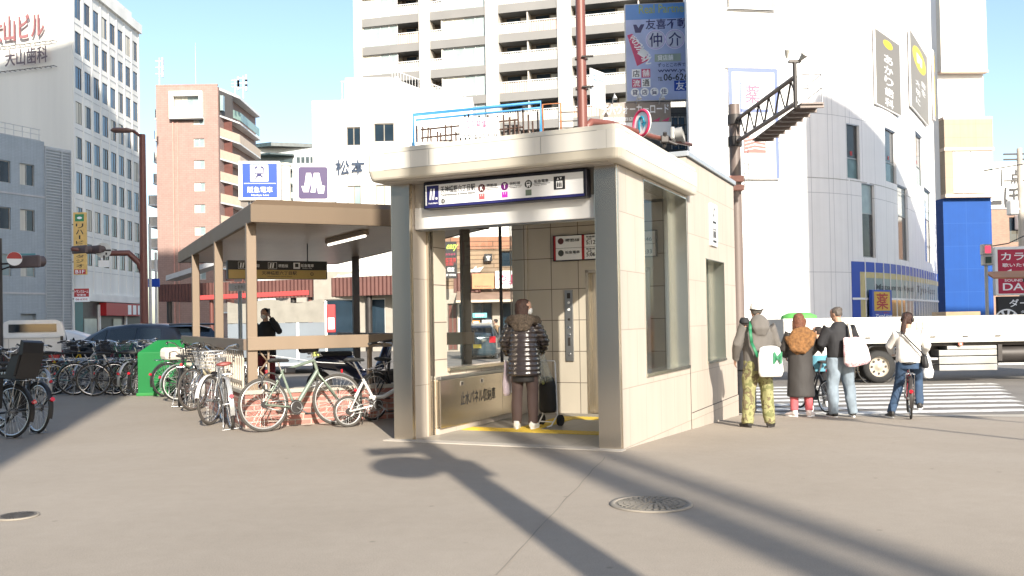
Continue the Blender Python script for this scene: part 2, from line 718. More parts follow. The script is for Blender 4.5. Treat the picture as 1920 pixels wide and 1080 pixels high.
# crossing stripes
STR = [(719, 715.6, 722), (724, 721, 0)]
for i in range(8):
    yy = 15.45 + i * .84
    mb = MB().mat(LINEP)
    xr = 8.75 + (yy - 15.4) * .43
    xl = 3.55 + (yy - 15.4) * .12
    z = roadz(8) + .004
    n_ = 14
    top = [(xl + (xr - xl) * k / n_, yy + .02 * math.sin(k * 3 + i), roadz(xl + (xr - xl) * k / n_) + .006) for k in range(n_ + 1)]
    bot = [(x, y + .43, z_) for x, y, z_ in top]
    mb.add(top + bot, [(k, k + 1, n_ + 2 + k, n_ + 1 + k) for k in range(n_)])
    struct(mb.obj('road_marking'))
# joint line in the pavement
a, b = GP(1134, 858), GP(930, 1079)
d_ = (b - a).normalized()
e_ = Vector((-d_.y, d_.x, 0)) * .004
mb = MB().mat(M('joint_tar', (.20, .175, .145), .9, 0, .2))
pts = [a + (b - a) * t + Vector((noise.noise((t * 9, 0, 0)) * .02, 0, .004)) for t in [i / 24 for i in range(25)]]
mb.add([p - e_ for p in pts] + [p + e_ for p in pts], [(i, i + 1, 26 + i, 25 + i) for i in range(24)])
struct(mb.obj('pavement_joint'))



# manhole covers
def manhole(px, py, r_, label, c):
    p = GP(px, py)
    t = thing('manhole_cover', label, 'manhole', p, .3)
    mr_ = M('cast_iron_' + str(px), c, .7, .2, .2, 8)
    mb = MB().mat(M('manhole_ring', (.25, .22, .18), .8, 0, .15))
    ro = [[Vector((q * math.cos(2 * math.pi * i / 40), q * math.sin(2 * math.pi * i / 40), h)) for i in range(40)] for q, h in ((r_ * 1.0, .002), (r_ * .995, .012), (r_ * .87, .012), (r_ * .865, .006))]
    mb.loft(ro, cap=False).obj('ring', t)
    mb = MB().mat(mr_)
    mb.loft([[Vector((q * math.cos(2 * math.pi * i / 40), q * math.sin(2 * math.pi * i / 40), .007)) for i in range(40)] for q in (r_ * .86, .001)], cap=False)
    k = 0
    for q in (.18, .32, .46, .60, .74):
        nn = int(8 + q * 30)
        for i in range(nn):
            a0 = 2 * math.pi * (i + .5 * (k % 2)) / nn
            mb.X = Matrix.Rotation(a0, 4, 'Z')
            mb.bx(r_ * q - .018, -r_ * q * 2.2 / nn, .007, r_ * q + .018, r_ * q * 2.2 / nn, .014)
        k += 1
    mb.X = Matrix()
    mb.obj('cover', t)


manhole(1221, 946, .30, 'round manhole cover with pale rim in the pole shadow before the elevator', (.21, .19, .16))
manhole(33, 969, .145, 'small dark drain cover at the lower left of the pavement', (.10, .09, .08))
# ================================================================ elevator house
EL = thing('elevator_entrance', 'cream stone station elevator house with rounded white cornice, steel posts and open front', 'elevator entrance', (CX, CY, 0), R(-25))
CORN = MT('cornice_panels', (.66, .64, .585), (.55, .53, .48), 2.3, 9, .006, 0, .35, .04, .1)
CORNB = M('cornice_cream', (.56, .52, .435), .45, 0, .09, 3, streak=1)
LINT = M('white_enamel_lintel', (.80, .79, .76), .3, 0, .03)
SOFF = M('soffit_panel', (.42, .38, .33), .5, 0, .06)
WX = -2.75
# cornice: swept profile round three sides (front, right, left), mitred rounded corners
def cornice():
    prof = [(0, 2.97), (.30, 2.97), (.352, 2.972), (.372, 2.982), (.385, 3.0), (.413, 3.08), (.413, 3.268), (.395, 3.272), (.365, 3.33), (.05, 3.335), (.05, 3.30)]
    prof = [(a - .11, z) for a, z in prof]
    path = [(-0.13, 2.9, 1, 0)]
    # straight path corner points with outward normals; offsets differ front / side
    def P(o):
        f, s_ = o, o * .45
        return f, s_
    rings = []
    for o, z in prof:
        f, s_ = P(o)
        pts = []
        pts.append(Vector((WX - s_, 2.9, z)))
        for k in range(5):
            a = R(180 + 90 * k / 4)
            rr = .07
            pts.append(Vector((WX - s_ + rr + rr * math.cos(a), -f + rr + rr * math.sin(a), z)))
        for k in range(5):
            a = R(270 + 90 * k / 4)
            pts.append(Vector((s_ - rr + rr * math.cos(a), -f + rr + rr * math.sin(a), z)))
        pts.append(Vector((s_, 2.93, z)))
        rings.append(pts)
    return rings


rings = cornice()
n = len(rings[0])
mb = MB()
for i in range(len(rings) - 1):
    mb.mat(CORN if i in (5,) else CORNB)
    mb.add(rings[i] + rings[i + 1], [(j, j + 1, n + j + 1, n + j) for j in range(n - 1)], i < 3)
mb.mat(CORNB)
for e in (0, n - 1):
    cap = [r_[e] for r_ in rings]
    mb.add(cap, [tuple(range(len(cap)))])
# flat roof deck and thin grey joint lines
mb.mat(SOFF).bx(WX + .02, 0.0, 3.2, -.02, 2.9, 3.3)
mb.mat(SOFF).bx(WX + .02, -.19, 2.955, -.02, 2.9, 2.972)
mb.mat(GREYP)
for z in (3.08, 3.268):
    mb.bx(WX + .1, -.3055, z - .003, -.1, -.299, z + .003).bx(.133, -.1, z - .003, .1385, 2.9, z + .003)
JX = (-2.06, -.72)
for x in JX:
    mb.bx(x - .004, -.3055, 3.09, x + .004, -.30, 3.26)
mb.obj('cornice', EL)
# steel-faced posts with stone cheeks
for x0, x1 in ((WX, WX + .25), (-.245, 0)):
    mb = MB().mat(STEEL)
    mb.rb(x0, -.012, 0, x1, .03, 2.97, .004)
    mb.mat(STONE).bx(x0 + .006, .03, 0, x1 - .004, .36, 2.96)
    mb.mat(STEEL).bx(x1 - .012 if x1 == 0 else x1 - .006, .031, 0, x1 + .003, .05, 2.96)
    mb.obj('post', EL)
# door guide channel in the left wall
mb = MB().mat(STEEL)
mb.bx(-2.505, .36, 0, -2.47, .40, 2.43)
mb.bx(-2.505, .44, 0, -2.47, .47, 2.43)
mb.mat(DARK).bx(-2.53, .40, 0, -2.49, .44, 2.43)
mb.obj('guide_channel', EL)
# lintel
mb = MB().mat(LINT)
mb.rb(WX + .25, .10, 2.43, -.245, .30, 2.68, .008)
mb.mat(SOFF).bx(WX + .25, .12, 2.67, -.245, .28, 2.96)
mb.mat(STEELD).bx(-2.5, .13, 2.418, -.245, .27, 2.431)
mb.obj('lintel', EL)
# left wall (tiles inside, stone outside) with its long pane
mb = MB().mat(TILEIN)
X = Matrix.Translation((-2.47, .47, 0)) @ Matrix.Rotation(R(90), 4, 'Z')
mb.X = X
mb.facade(2.8, 2.96, [(.30, .78, 2.76, 2.90)], .25)
mb.mat(STONE)
mb.X = Matrix.Translation((WX, 3.27, 0)) @ Matrix.Rotation(R(-90), 4, 'Z')
mb.facade(2.9, 2.96, [(.04, .78, 2.5, 2.90)], .02)
mb.X = Matrix()
mb.obj('side_wall', EL, label='tiled left wall of the lobby')
mb = MB().mat(CLEAR).add([(-2.546, .77, .78), (-2.546, 3.23, .78), (-2.546, 3.23, 2.9), (-2.546, .77, 2.9)], [(0, 1, 2, 3)])
mb.mat(DARK).bx(-2.565, 2.47, .78, -2.53, 2.50, 2.9)
mb.mat(STEEL).bx(-2.60, .77, .75, -2.43, 3.23, .79)
mb.obj('pane', EL)
# cabinet for the flood boards
mb = MB().mat(STEEL)
mb.rb(-2.49, .48, .08, -2.405, 2.18, .655, .004)
mb.rb(-2.49, 2.185, .08, -2.405, 2.62, .655, .004)
mb.mat(STEELD).rb(-2.49, .48, .66, -2.40, 2.62, .70, .004)
mb.mat(STONE).bx(-2.49, .48, 0, -2.43, 2.62, .079)
cab = mb.obj('flood_board_cabinet', EL)
MB().mat(BLACK).text('止水パネル収納庫', 0, 0, .98, .17, (-2.4045, .98, .31), (0, 1, 0), (0, 0, 1), .001).obj('lettering', cab)
for y in (.98, 1.52):
    mb = MB().mat(CHROME)
    mb.rb(-2.406, y, .56, -2.397, y + .09, .61, .002)
    mb.mat(DARK).bx(-2.398, y + .015, .567, -2.3955, y + .05, .603)
    mb.obj('latch', cab)
mb = MB().mat(WHITES).bx(-2.404, 2.24, .36, -2.399, 2.5, .68)
mb.mat(BLACK).rect(.07, .06, .17, .11, (-2.399, 2.24, .36), (0, 1, 0))
mb.rect(.08, .13, .19, .27, (-2.399, 2.24, .36), (0, 1, 0)).mat(WHITES).rect(.10, .15, .17, .25, (-2.399, 2.24, .36), (0, 1, 0), th=.004)
t_ = mb.obj('notice_sticker', None)
t_.location = EL.location
t_.rotation_euler = EL.rotation_euler
tag(t_, 'small white notice plate with black symbol at the right end of the flood board cabinet', 'notice')
# right wall with two windows
mb = MB().mat(STONE)
mb.X = Matrix.Translation((0, 0, 0)) @ Matrix.Rotation(R(90), 4, 'Z')
mb.facade(2.915, 2.96, [(.93, .72, 2.87, 2.93)], .26, x0=.05, z0=-.4)
mb.facade(6.0, 3.5, [(3.92 - .0, .72, 5.14, 2.2)], .26, x0=2.93, z0=-.4)
mb.X = Matrix()
mb.bx(-.255, 2.93, 2.96, -.001, 2.94, 3.5)
mb.bx(-2.75, 5.99, -.4, -.001, 6.0, 3.5)
mb.bx(-2.75, 2.935, 2.9, -2.7, 5.99, 3.5)
mb.bx(-2.75, 2.931, 3.3, -.001, 3.0, 3.5)
# inner skin of the wall
mb.mat(TILEIN)
mb.X = Matrix.Translation((-.262, 6.0, 0)) @ Matrix.Rotation(R(-90), 4, 'Z')
mb.facade(5.64, 2.95, [(.86, .72, 2.08, 2.2), (3.13, .72, 5.07, 2.93)], .01)
mb.X = Matrix()
mb.mat(STONE).bx(.002, 2.95, -.4, .012, 6.0, .088)
mb.mat(DARK).bx(.001, 2.95, .088, .008, 6.0, .096)
mb.bx(.0005, 2.915, -.4, .0035, 2.93, 2.95)
mb.obj('side_wall', EL, label='cream stone right wall with two steel-lined windows')
STEELW = M('window_steel', (.56, .56, .50), .2, .92, .1, 1.2, streak=1)
SHG = M('shaft_pane', (.035, .06, .055), .05, 0, .3, 1., spec=.9)
# shaft roof with grey coping
COP = M('grey_coping', (.42, .45, .48), .4, .4, .08)
mb = MB().mat(COP)
mb.rb(-2.8, 2.9, 3.5, .035, 6.04, 3.57, .008)
mb.mat(DARK).bx(-2.77, 2.93, 3.485, .012, 6.012, 3.499)
mb.bx(-2.7, 3.0, 2.98, -.27, 5.95, 3.2)
mb.obj('shaft_roof', EL)
for (a, b, z0, z1) in ((.93, 2.87, .72, 2.93), (3.92, 5.14, .72, 2.2)):
    mb = MB().mat(STEELW)
    mb.bx(-.255, a, z0, .006, a + .012, z1)
    mb.bx(-.255, b - .012, z0, .006, b, z1)
    mb.bx(-.25, a, z1 - .012, .006, b, z1)
    mb.bx(-.25, a - .01, z0 - .025, .02, b + .01, z0 + .012)
    mb.bx(-.25, b - .19, z0, -.20, b - .012, z1)
    mb.mat(CLEAR if a < 2 else SHG).add([(-.23, a, z0), (-.23, b - .19, z0), (-.23, b - .19, z1), (-.23, a, z1)], [(0, 1, 2, 3)])
    mb.obj('window', EL)
# back wall, elevator door, floor
mb = MB().mat(TILEIN)
mb.X = Matrix.Translation((-2.47, 3.25, 0))
mb.facade(2.21, 2.96, [(.90, -.01, 1.85, 2.06)], .14)
mb.X = Matrix()
mb.bx(-2.7, 3.25, -.01, -2.472, 3.3, 2.96)
mb.bx(-2.47, 3.39, 0, -.27, 3.42, 2.95)
mb.obj('back_wall', EL)
mb = MB().mat(STEEL)
mb.bx(-1.57, 3.242, 0, -1.53, 3.38, 2.06)
mb.bx(-.66, 3.242, 0, -.62, 3.38, 2.06)
mb.bx(-1.57, 3.242, 2.02, -.62, 3.38, 2.06)
mb.rb(-1.53, 3.36, .01, -1.10, 3.385, 2.02, .004)
mb.rb(-1.09, 3.36, .01, -.66, 3.385, 2.02, .004)
mb.mat(WINGP).bx(-1.45, 3.355, .6, -1.18, 3.362, 1.8)
mb.bx(-1.01, 3.355, .6, -.74, 3.362, 1.8)
mb.obj('elevator_door', EL)
FLOORM = MT('lobby_floor_tiles', (.33, .30, .26), (.2, .18, .16), .6, .6, .004, 0, .5, .08, .1)
APR = M('apron_concrete', (.42, .38, .33), .8, 0, .1, 2, .2)
mb = MB().mat(FLOORM)
mb.bx(-2.47, .02, -.2, -.25, 3.25, .012)
mb.mat(APR).bx(-2.83, -.13, -.2, .04, .02, .010)
mb.obj('floor', EL)
# tactile paving
TAC = M('tactile_yellow', (.72, .50, .06), .6, 0, .12, 6)
tp = thing('tactile_paving', 'yellow studded tactile paving across the lobby floor', 'tactile paving', EL.location, R(-25))


def tac(name, x0, y0, x1, y1):
    mb = MB().mat(TAC)
    mb.bx(x0, y0, .013, x1, y1, .018)
    nx_, ny_ = int(round((x1 - x0) / .06)), int(round((y1 - y0) / .06))
    for i in range(nx_):
        for j in range(ny_):
            cx, cy = x0 + .03 + i * .06, y0 + .03 + j * .06
            mb.cyl((cx, cy, .018), (cx, cy, .0225), .015, .011, 6)
    mb.obj(name, tp)


tac('warning_strip', -2.4, .98, -.3, 1.28)
tac('guide_strip', -1.80, 1.283, -1.50, 2.5)
tac('guide_strip', -1.80, 2.503, -.66, 2.8)

# ---- station name sign
SG = thing('station_sign', 'long dark framed station name sign over the elevator opening', 'sign', EL.location, R(-25))
x0, x1, z0, z1, yf = -2.30, -.317, 2.64, 2.945, -.03
mb = MB().mat(M('sign_case', (.02, .02, .03), .35, .3, .1))
mb.rb(x0, yf, z0, x1, .10, z1, .012)
mb.obj('case', SG)
mb = MB().mat(NAVY).bx(x0 + .02, yf - .004, z0 + .012, x1 - .03, yf + .01, z0 + .04)
mb.mat(M('sign_face', (.72, .72, .72), .3, 0, .02)).bx(x0 + .03, yf - .004, z0 + .04, x1 - .04, yf + .01, z1 - .035)
fc = mb.obj('face', SG)
o_ = (x0 + .03, yf - .005, z0 + .04)
HH = z1 - .035 - z0 - .04
WW = x1 - .04 - x0 - .03
mb = MB()
mb.mat(NAVY).rect(.02, -.012, .175, HH - .01, o_)
mb.mat(WHITES)
for k in range(2):
    xx = .055 + k * .038
    mb.poly([(xx, .06), (xx + .022, .06), (xx + .034, .185), (xx + .012, .185)], o_, th=.004)
mb.rect(.135, .06, .158, .085, o_, th=.004)
mb.text('Osaka Metro', .04, .012, .16, .030, o_, th=.003)
mb.mat(BLACK).text('天神橋筋六丁目駅', .20, .128, .64, .205, o_)
mb.text('Tenjimbashisuji 6-chome Station', .205, .088, .64, .118, o_)
mb.disc(.228, .035, .027, None, o_).mat(WHITES).text('11', .214, .02, .242, .05, o_, th=.004)
mb.mat(GREYP).text('出入口', .262, .036, .325, .056, o_)
mb.text('Exit', .265, .016, .30, .028, o_)
for cx, c, ch, jp, en, cc in ((.72, (.10, .03, .03), 'K', '堺筋線', 'Sakaisuji Line', (.45, .10, .11)), (1.0, (.12, .01, .13), 'T', '谷町線', 'Tanimachi Line', (.45, .03, .42))):
    lm = M('line_badge_' + ch, c, .4, 0, .02)
    lm2 = M('line_plate_' + ch, cc, .4, 0, .02)
    mb.mat(lm).disc(cx, .145, .045, None, o_)
    mb.mat(WHITES).text(ch, cx - .018, .118, cx + .02, .172, o_, th=.004)
    mb.mat(BLACK).text(jp, cx + .06, .15, cx + .19, .185, o_)
    mb.rect(cx + .05, .138, cx + .21, .143, o_)
    mb.text(en, cx + .06, .118, cx + .2, .131, o_)
    mb.mat(lm2).rect(cx - .035, .022, cx + .035, .085, o_)
    mb.mat(WHITES).text('11', cx - .015, .055, cx + .015, .078, o_, th=.004)
mb.mat(M('line_badge_grey', (.06, .065, .06), .4)).disc(1.285, .145, .045, None, o_)
mb.mat(WHITES).rect(1.262, .13, 1.308, .17, o_, th=.004).mat(BLACK).rect(1.268, .146, 1.302, .163, o_, th=.006)
mb.mat(WHITES).poly([(1.262, .108), (1.272, .108), (1.283, .128), (1.273, .128)], o_, th=.004).poly([(1.298, .108), (1.308, .108), (1.297, .128), (1.287, .128)], o_, th=.004)
mb.mat(BLACK).text('阪急電車', 1.355, .15, 1.52, .185, o_).rect(1.34, .138, 1.54, .143, o_).text('Hankyu Railway', 1.355, .118, 1.5, .131, o_)
mb.mat(M('plate_green_grey', (.15, .19, .14), .4)).rect(1.25, .022, 1.32, .085, o_)
# lift pictogram
mb.mat(BLACK).rect(1.58, .06, 1.71, .20, o_)
mb.mat(WHITES).rect(1.61, .075, 1.68, .15, o_, th=.004).mat(BLACK)
for k in range(3):
    mb.rect(1.617 + k * .02, .085, 1.632 + k * .02, .13, o_, th=.006).disc(1.6245 + k * .02, .138, .006, None, o_, th=.006, n=10)
mb.mat(WHITES).poly([(1.615, .163), (1.64, .163), (1.6275, .188)], o_, th=.004).poly([(1.65, .188), (1.675, .188), (1.6625, .163)], o_, th=.004)
mb.obj('lettering', fc)

# ---- timetable sign on the back wall
TS = thing('timetable_sign', 'white board of first and last train times with red strips on the back wall', 'sign', EL.location, R(-25))
mb = MB().mat(M('sign_case', (.02, .02, .03), .35)).rb(-2.05, 3.20, 2.20, -.50, 3.248, 2.575, .006)
mb.obj('case', TS)
mb = MB().mat(WHITES).bx(-2.03, 3.196, 2.215, -.52, 3.202, 2.56)
mb.mat(REDP).bx(-2.03, 3.194, 2.215, -2.0, 3.2, 2.56).bx(-1.6, 3.194, 2.215, -1.56, 3.2, 2.56)
fc = mb.obj('face', TS)
o_ = (-2.03, 3.195, 2.215)
mb = MB().mat(BLACK)
mb.rect(.03, .168, 1.51, .172, o_)
for k, (l_, t1, t2, c) in enumerate((('阪急電車', '5:06 - 23:53', '4:58 - 23:33', M('line_badge_grey', (.06, .065, .06))), ('堺筋線', '5:12 -  0:08', '5:07 - 23:46', M('line_badge_K', (.3, .05, .05))))):
    zz = .03 + k * .172
    mb.mat(c).disc(.11, zz + .07, .045, None, o_).mat(BLACK).text(l_, .18, zz + .055, .40, zz + .10, o_)
    mb.text('阪急線方面', .50, zz + .10, .72, zz + .125, o_).text('始発', .52, zz + .07, .58, zz + .09, o_).text('終発', .76, zz + .07, .82, zz + .09, o_)
    mb.text(t1, .50, zz + .005, .88, zz + .062, o_).text(t2, 1.05, zz + .005, 1.46, zz + .062, o_)
    mb.text('天下茶屋方面', 1.05, zz + .10, 1.3, zz + .125, o_)
mb.obj('lettering', fc)

# ---- call panel
CP = thing('call_panel', 'tall narrow steel elevator call panel with buttons on the tiled back wall', 'control panel', EL.location, R(-25))
mb = MB().mat(STEELD).rb(-1.885, 3.222, .76, -1.765, 3.249, 1.78, .004)
mb.obj('plate', CP)
MB().mat(DARK).bx(-1.85, 3.219, 1.66, -1.80, 3.223, 1.74).obj('display', CP)
MB().mat(DARK).bx(-1.85, 3.219, .98, -1.81, 3.223, 1.10).obj('card_slot', CP)
for z, c in ((1.60, WHITES), (1.50, WHITES), (1.36, DARK), (1.24, CHROME), (1.14, CHROME), (.86, CHROME)):
    MB().mat(c).cyl((-1.825, 3.223, z), (-1.825, 3.212, z), .02, .018, 14).obj('button', CP)
# lift pictogram sign on the right wall outside
LS = thing('elevator_pictogram_sign', 'small white lift pictogram sign on the cream right wall', 'sign', EL.location, R(-25))
MB().mat(WHITES).rb(.001, 4.2, 2.40, .03, 4.62, 3.02, .004).obj('plate', LS)
o_ = (.031, 4.2, 2.40)
u_ = (0, 1, 0)
mb = MB().mat(BLACK)
for (a, b, c, d) in ((.10, .05, .32, .085), (.10, .33, .32, .365), (.10, .085, .118, .33), (.302, .085, .32, .33)):
    mb.rect(a, b, c, d, o_, u_)
for k in range(3):
    mb.rect(.14 + k * .052, .12, .177 + k * .052, .22, o_, u_).disc(.158 + k * .052, .245, .017, None, o_, u_)
mb.poly([(.24, .42), (.265, .42), (.265, .53), (.30, .53), (.2525, .58), (.205, .53), (.24, .53)], o_, u_)
mb.poly([(.15, .57), (.175, .57), (.175, .46), (.205, .46), (.1625, .41), (.12, .46), (.15, .46)], o_, u_)
mb.obj('pictogram', LS)
# ================================================================ stair canopy
CA = Vector((-3.48, 12.25, 0))
CR = math.atan2(.44, .898)
CM = Matrix.Translation(CA) @ Matrix.Rotation(CR, 4, 'Z')
CN = thing('stair_canopy', 'brown metal canopy over the subway stairs with brick base wall and rails', 'canopy', CA, CR)
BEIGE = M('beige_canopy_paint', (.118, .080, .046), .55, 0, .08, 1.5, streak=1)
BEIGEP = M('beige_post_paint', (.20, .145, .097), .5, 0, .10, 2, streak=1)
RAILB = M('brown_rail_paint', (.15, .108, .078), .5, 0, .10, 2)
SOFC = MT('canopy_soffit_boards', (.40, .31, .22), (.17, .12, .09), 30, .10, .008, 0, .35, .08, .4)
BRICK = MT('brick_base', (.40, .19, .155), (.42, .34, .29), .215, .075, .010, .5, .8, .22, .6, (.32, .14, .11))
x0, x1, y0, y1 = -.06, 3.35, -.36, 8.0
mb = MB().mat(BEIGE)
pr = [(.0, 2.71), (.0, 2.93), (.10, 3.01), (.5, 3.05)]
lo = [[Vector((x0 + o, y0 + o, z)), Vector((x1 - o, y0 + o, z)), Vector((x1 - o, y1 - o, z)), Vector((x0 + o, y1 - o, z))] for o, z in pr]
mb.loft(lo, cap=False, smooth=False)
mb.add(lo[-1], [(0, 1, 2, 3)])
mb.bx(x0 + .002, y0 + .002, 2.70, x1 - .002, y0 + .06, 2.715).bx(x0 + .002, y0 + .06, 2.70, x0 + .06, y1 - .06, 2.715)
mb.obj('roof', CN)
mb = MB().mat(SOFC)
mb.bx(x0 + .06, y0 + .06, 2.72, x1 - .03, y1 - .03, 2.74)
mb.obj('soffit', CN)
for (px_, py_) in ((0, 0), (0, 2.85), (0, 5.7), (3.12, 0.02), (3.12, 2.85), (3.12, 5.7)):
    mb = MB().mat(BEIGEP if px_ < 1 else M('shaded_post_paint', (.09, .07, .055), .5))  # far row coloured darker to stand in for the shade under the canopy
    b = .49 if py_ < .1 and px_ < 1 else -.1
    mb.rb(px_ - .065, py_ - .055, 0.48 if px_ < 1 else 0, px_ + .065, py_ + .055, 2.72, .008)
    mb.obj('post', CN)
# brick base wall round the stair well, pale coping
mb = MB().mat(BRICK)
mb.bx(-.12, -.12, -.1, 3.2, .12, .44)
mb.bx(-.12, .12, -.1, .12, 7.4, .44)
mb.mat(LIGHTCONC).rb(-.14, -.14, .44, 3.22, .14, .495, .006)
mb.rb(-.14, .14, .44, .14, 7.4, .495, .006)
mb.obj('brick_wall', CN)
# rails
mb = MB().mat(BEIGEP)
mb.rb(-.07, -.10, 1.02, 3.2, -.04, 1.20, .006)
mb.obj('rail', CN)
mb = MB().mat(RAILB)
mb.rb(-.10, .06, 1.02, -.04, 7.3, 1.17, .006)
mb.obj('rail', CN)
mb = MB().mat(RAILB)
mb.rb(3.15, .06, 1.02, 3.2, 7.3, 1.17, .006)
mb.obj('rail', CN)
for x in (1.62,):
    MB().mat(BEIGEP).rb(x - .03, -.03, .49, x + .03, .03, 1.03, .004).obj('baluster', CN)
# pointed pickets under the left rail
PKP = M('cream_picket_paint', (.50, .43, .35), .5)
mb = MB().mat(PKP)
for y in [.35 + .19 * i for i in range(34)]:
    if abs(y - 2.85) < .1 or abs(y - 5.7) < .1:
        mb.bx(-.078, mb.v[0].y, .56, -.072, mb.v[-1].y, .60).obj('picket_panel', CN)
        mb = MB().mat(PKP)
        continue
    mb.bx(-.075, y - .022, .49, -.05, y + .022, .80)
    mb.prism([(-.022, 0), (.022, 0), (.045, .10), (0, .21), (-.045, .10)], (-.05, y, .80), (0, 1, 0), (0, 0, 1), -.025)
mb.bx(-.078, mb.v[0].y, .56, -.072, mb.v[-1].y, .60).obj('picket_panel', CN)
# zigzag brace beside the corner post
mb = MB().mat(BEIGEP)
zz = [(.10, 1.0), (.20, .87), (.10, .74), (.20, .62), (.10, .50)]
for a, b in zip(zz, zz[1:]):
    mb.tube([(a[0], .0, a[1]), (b[0], .0, b[1])], .012, 6)
mb.bx(.20, -.02, .49, .225, .02, 1.02)
mb.obj('brace', CN)
# dark timber hoarding down the stair
mb = MB().mat(MT('dark_boards', (.06, .05, .045), (.02, .018, .016), 9, .10, .01, 0, .6, .2, .4))
mb.bx(1.7, .35, -.1, 3.1, .40, .66)
mb.bx(.14, .35, -.1, 1.7, .40, .42)
mb.obj('stair_hoarding', CN)
# stretched cords from post to post
mb = MB().mat(M('white_cord', (.7, .7, .68), .6))
mb.tube([(.05, .1, .98), (.9, .0, .83), (1.25, -.05, .80)], .006, 5)
mb.tube([(1.62, -.03, .72), (2.6, -.05, 1.0), (3.1, 0, 1.12)], .006, 5)
tag(mb.obj('cord'), 'thin white cord tied between the canopy posts above the brick wall', 'cord')
o_ = bpy.data.objects['cord']
o_.matrix_world = CM
# ceiling lamp
CL = thing('tube_lamp', 'lit fluorescent tube lamp under the canopy ceiling', 'lamp', CM @ Vector((1.66, 1.25, 2.62)), CR + R(4))
MB().mat(M('lamp_housing', (.32, .25, .18), .5)).rb(-.05, -.85, .03, .05, .85, .10, .01).obj('housing', CL)
MB().mat(M('lamp_tube', (.9, .9, .85), .4, emit=(1, .96, .85, 1.6))).cyl((0, -.82, .012), (0, .82, .012), .018, n=10).obj('tube', CL)
# hanging station sign
HS = thing('hanging_sign', 'black and amber hanging station name sign under the canopy', 'sign', CM @ Vector((.42, 2.9, .29)), CR)
HS.scale = (.8, .8, .8)
W_ = 2.05
MB().mat(M('sign_case', (.02, .02, .03))).rb(-.35, -.08, 2.28, W_ - .35, .08, 2.66, .008).obj('case', HS)
amb = M('amber_sign_face', (.50, .34, .10), .4, 0, .15, 1.2)
mb = MB().mat(BLACK).bx(-.33, -.085, 2.475, W_ - .37, -.07, 2.645).mat(amb).bx(-.33, -.085, 2.29, W_ - .37, -.07, 2.47)
fc = mb.obj('face', HS)
o_ = (-.33, -.086, 2.29)
mb = MB().mat(WHITES)
for xx in (.22, .82):
    for k in range(2):
        mb.poly([(xx + k * .05, .22), (xx + .03 + k * .05, .22), (xx + .045 + k * .05, .32), (xx + .015 + k * .05, .32)], o_)
    for a, b, c, d in ((-.03, .2, .15, .206), (-.03, .334, .15, .34), (-.03, .2, -.024, .34), (.144, .2, .15, .34)):
        mb.rect(xx + a, b, xx + c, d, o_)
mb.text('谷町線', .42, .23, .62, .30, o_).text('堺筋線', 1.0, .23, 1.20, .30, o_)
mb.rect(1.31, .205, 1.45, .335, o_).mat(BLACK).rect(1.345, .24, 1.415, .315, o_, th=.004).mat(WHITES).text('阪急電車', 1.47, .24, 1.74, .31, o_).text('Hankyu Line', 1.5, .205, 1.7, .23, o_)
mb.mat(BLACK).text('天神橋筋六丁目駅', .66, .075, 1.38, .155, o_).text('Tenjimbashisuji 6-chome Station', .76, .03, 1.28, .055, o_)
mb.disc(1.70, .10, .035, None, o_).mat(amb).disc(1.70, .10, .022, None, o_, th=.004)
mb.obj('lettering', fc)
for x in (.05, 1.3):
    MB().mat(DARK).cyl((x, 0, 2.66), (x, 0, 3.04), .012).obj('hanger', HS)


# ---- signs standing on the canopy roof
def roof_sign(name, label, px0, px1, py0, py1, Y, face):
    a, b = D(px0, py1, Y), D(px1, py1, Y)
    h = D(px0, py0, Y).z - a.z
    o = thing(name, label, 'sign', (a.x, a.y, a.z - .02), R(6))
    wd = (b - a).length
    MB().mat(WHITE).rb(0, 0, 0, wd, .22, h, .012).obj('box', o)
    mb = MB().mat(STEELD)
    mb.cyl((wd * .25, .11, -.08), (wd * .25, .11, 0), .03)
    mb.cyl((wd * .75, .11, -.08), (wd * .75, .11, 0), .03)
    mb.obj('foot', o)
    mb = MB()
    face(mb, wd, h, (0, -.001, 0))
    mb.obj('face', o)
    return o


def hk(mb, w_, h, o):
    mb.mat(BLUEP).rect(w_ * .10, h * .07, w_ * .93, h * .93, o)
    mb.mat(WHITES).rect(w_ * .29, h * .48, w_ * .72, h * .90, o, th=.004)
    mb.rect(w_ * .14, h * .42, w_ * .90, h * .435, o, th=.004)
    mb.text('阪急電車', w_ * .22, h * .19, w_ * .82, h * .345, o, th=.004)
    mb.text('Hankyu Line', w_ * .31, h * .095, w_ * .73, h * .155, o, th=.004)
    mb.mat(NAVY).poly([(w_ * .40, h * .60), (w_ * .61, h * .60), (w_ * .62, h * .82), (w_ * .58, h * .865), (w_ * .43, h * .865), (w_ * .39, h * .82)], o, th=.006)
    mb.mat(WHITES).rect(w_ * .42, h * .69, w_ * .59, h * .80, o, th=.008).rect(w_ * .46, h * .825, w_ * .55, h * .845, o, th=.008)
    mb.disc(w_ * .43, h * .645, h * .022, None, o, th=.008).disc(w_ * .58, h * .645, h * .022, None, o, th=.008)
    mb.mat(NAVY).poly([(w_ * .38, h * .52), (w_ * .41, h * .52), (w_ * .47, h * .60), (w_ * .44, h * .60)], o, th=.006)
    mb.poly([(w_ * .60, h * .52), (w_ * .63, h * .52), (w_ * .57, h * .60), (w_ * .54, h * .60)], o, th=.006)


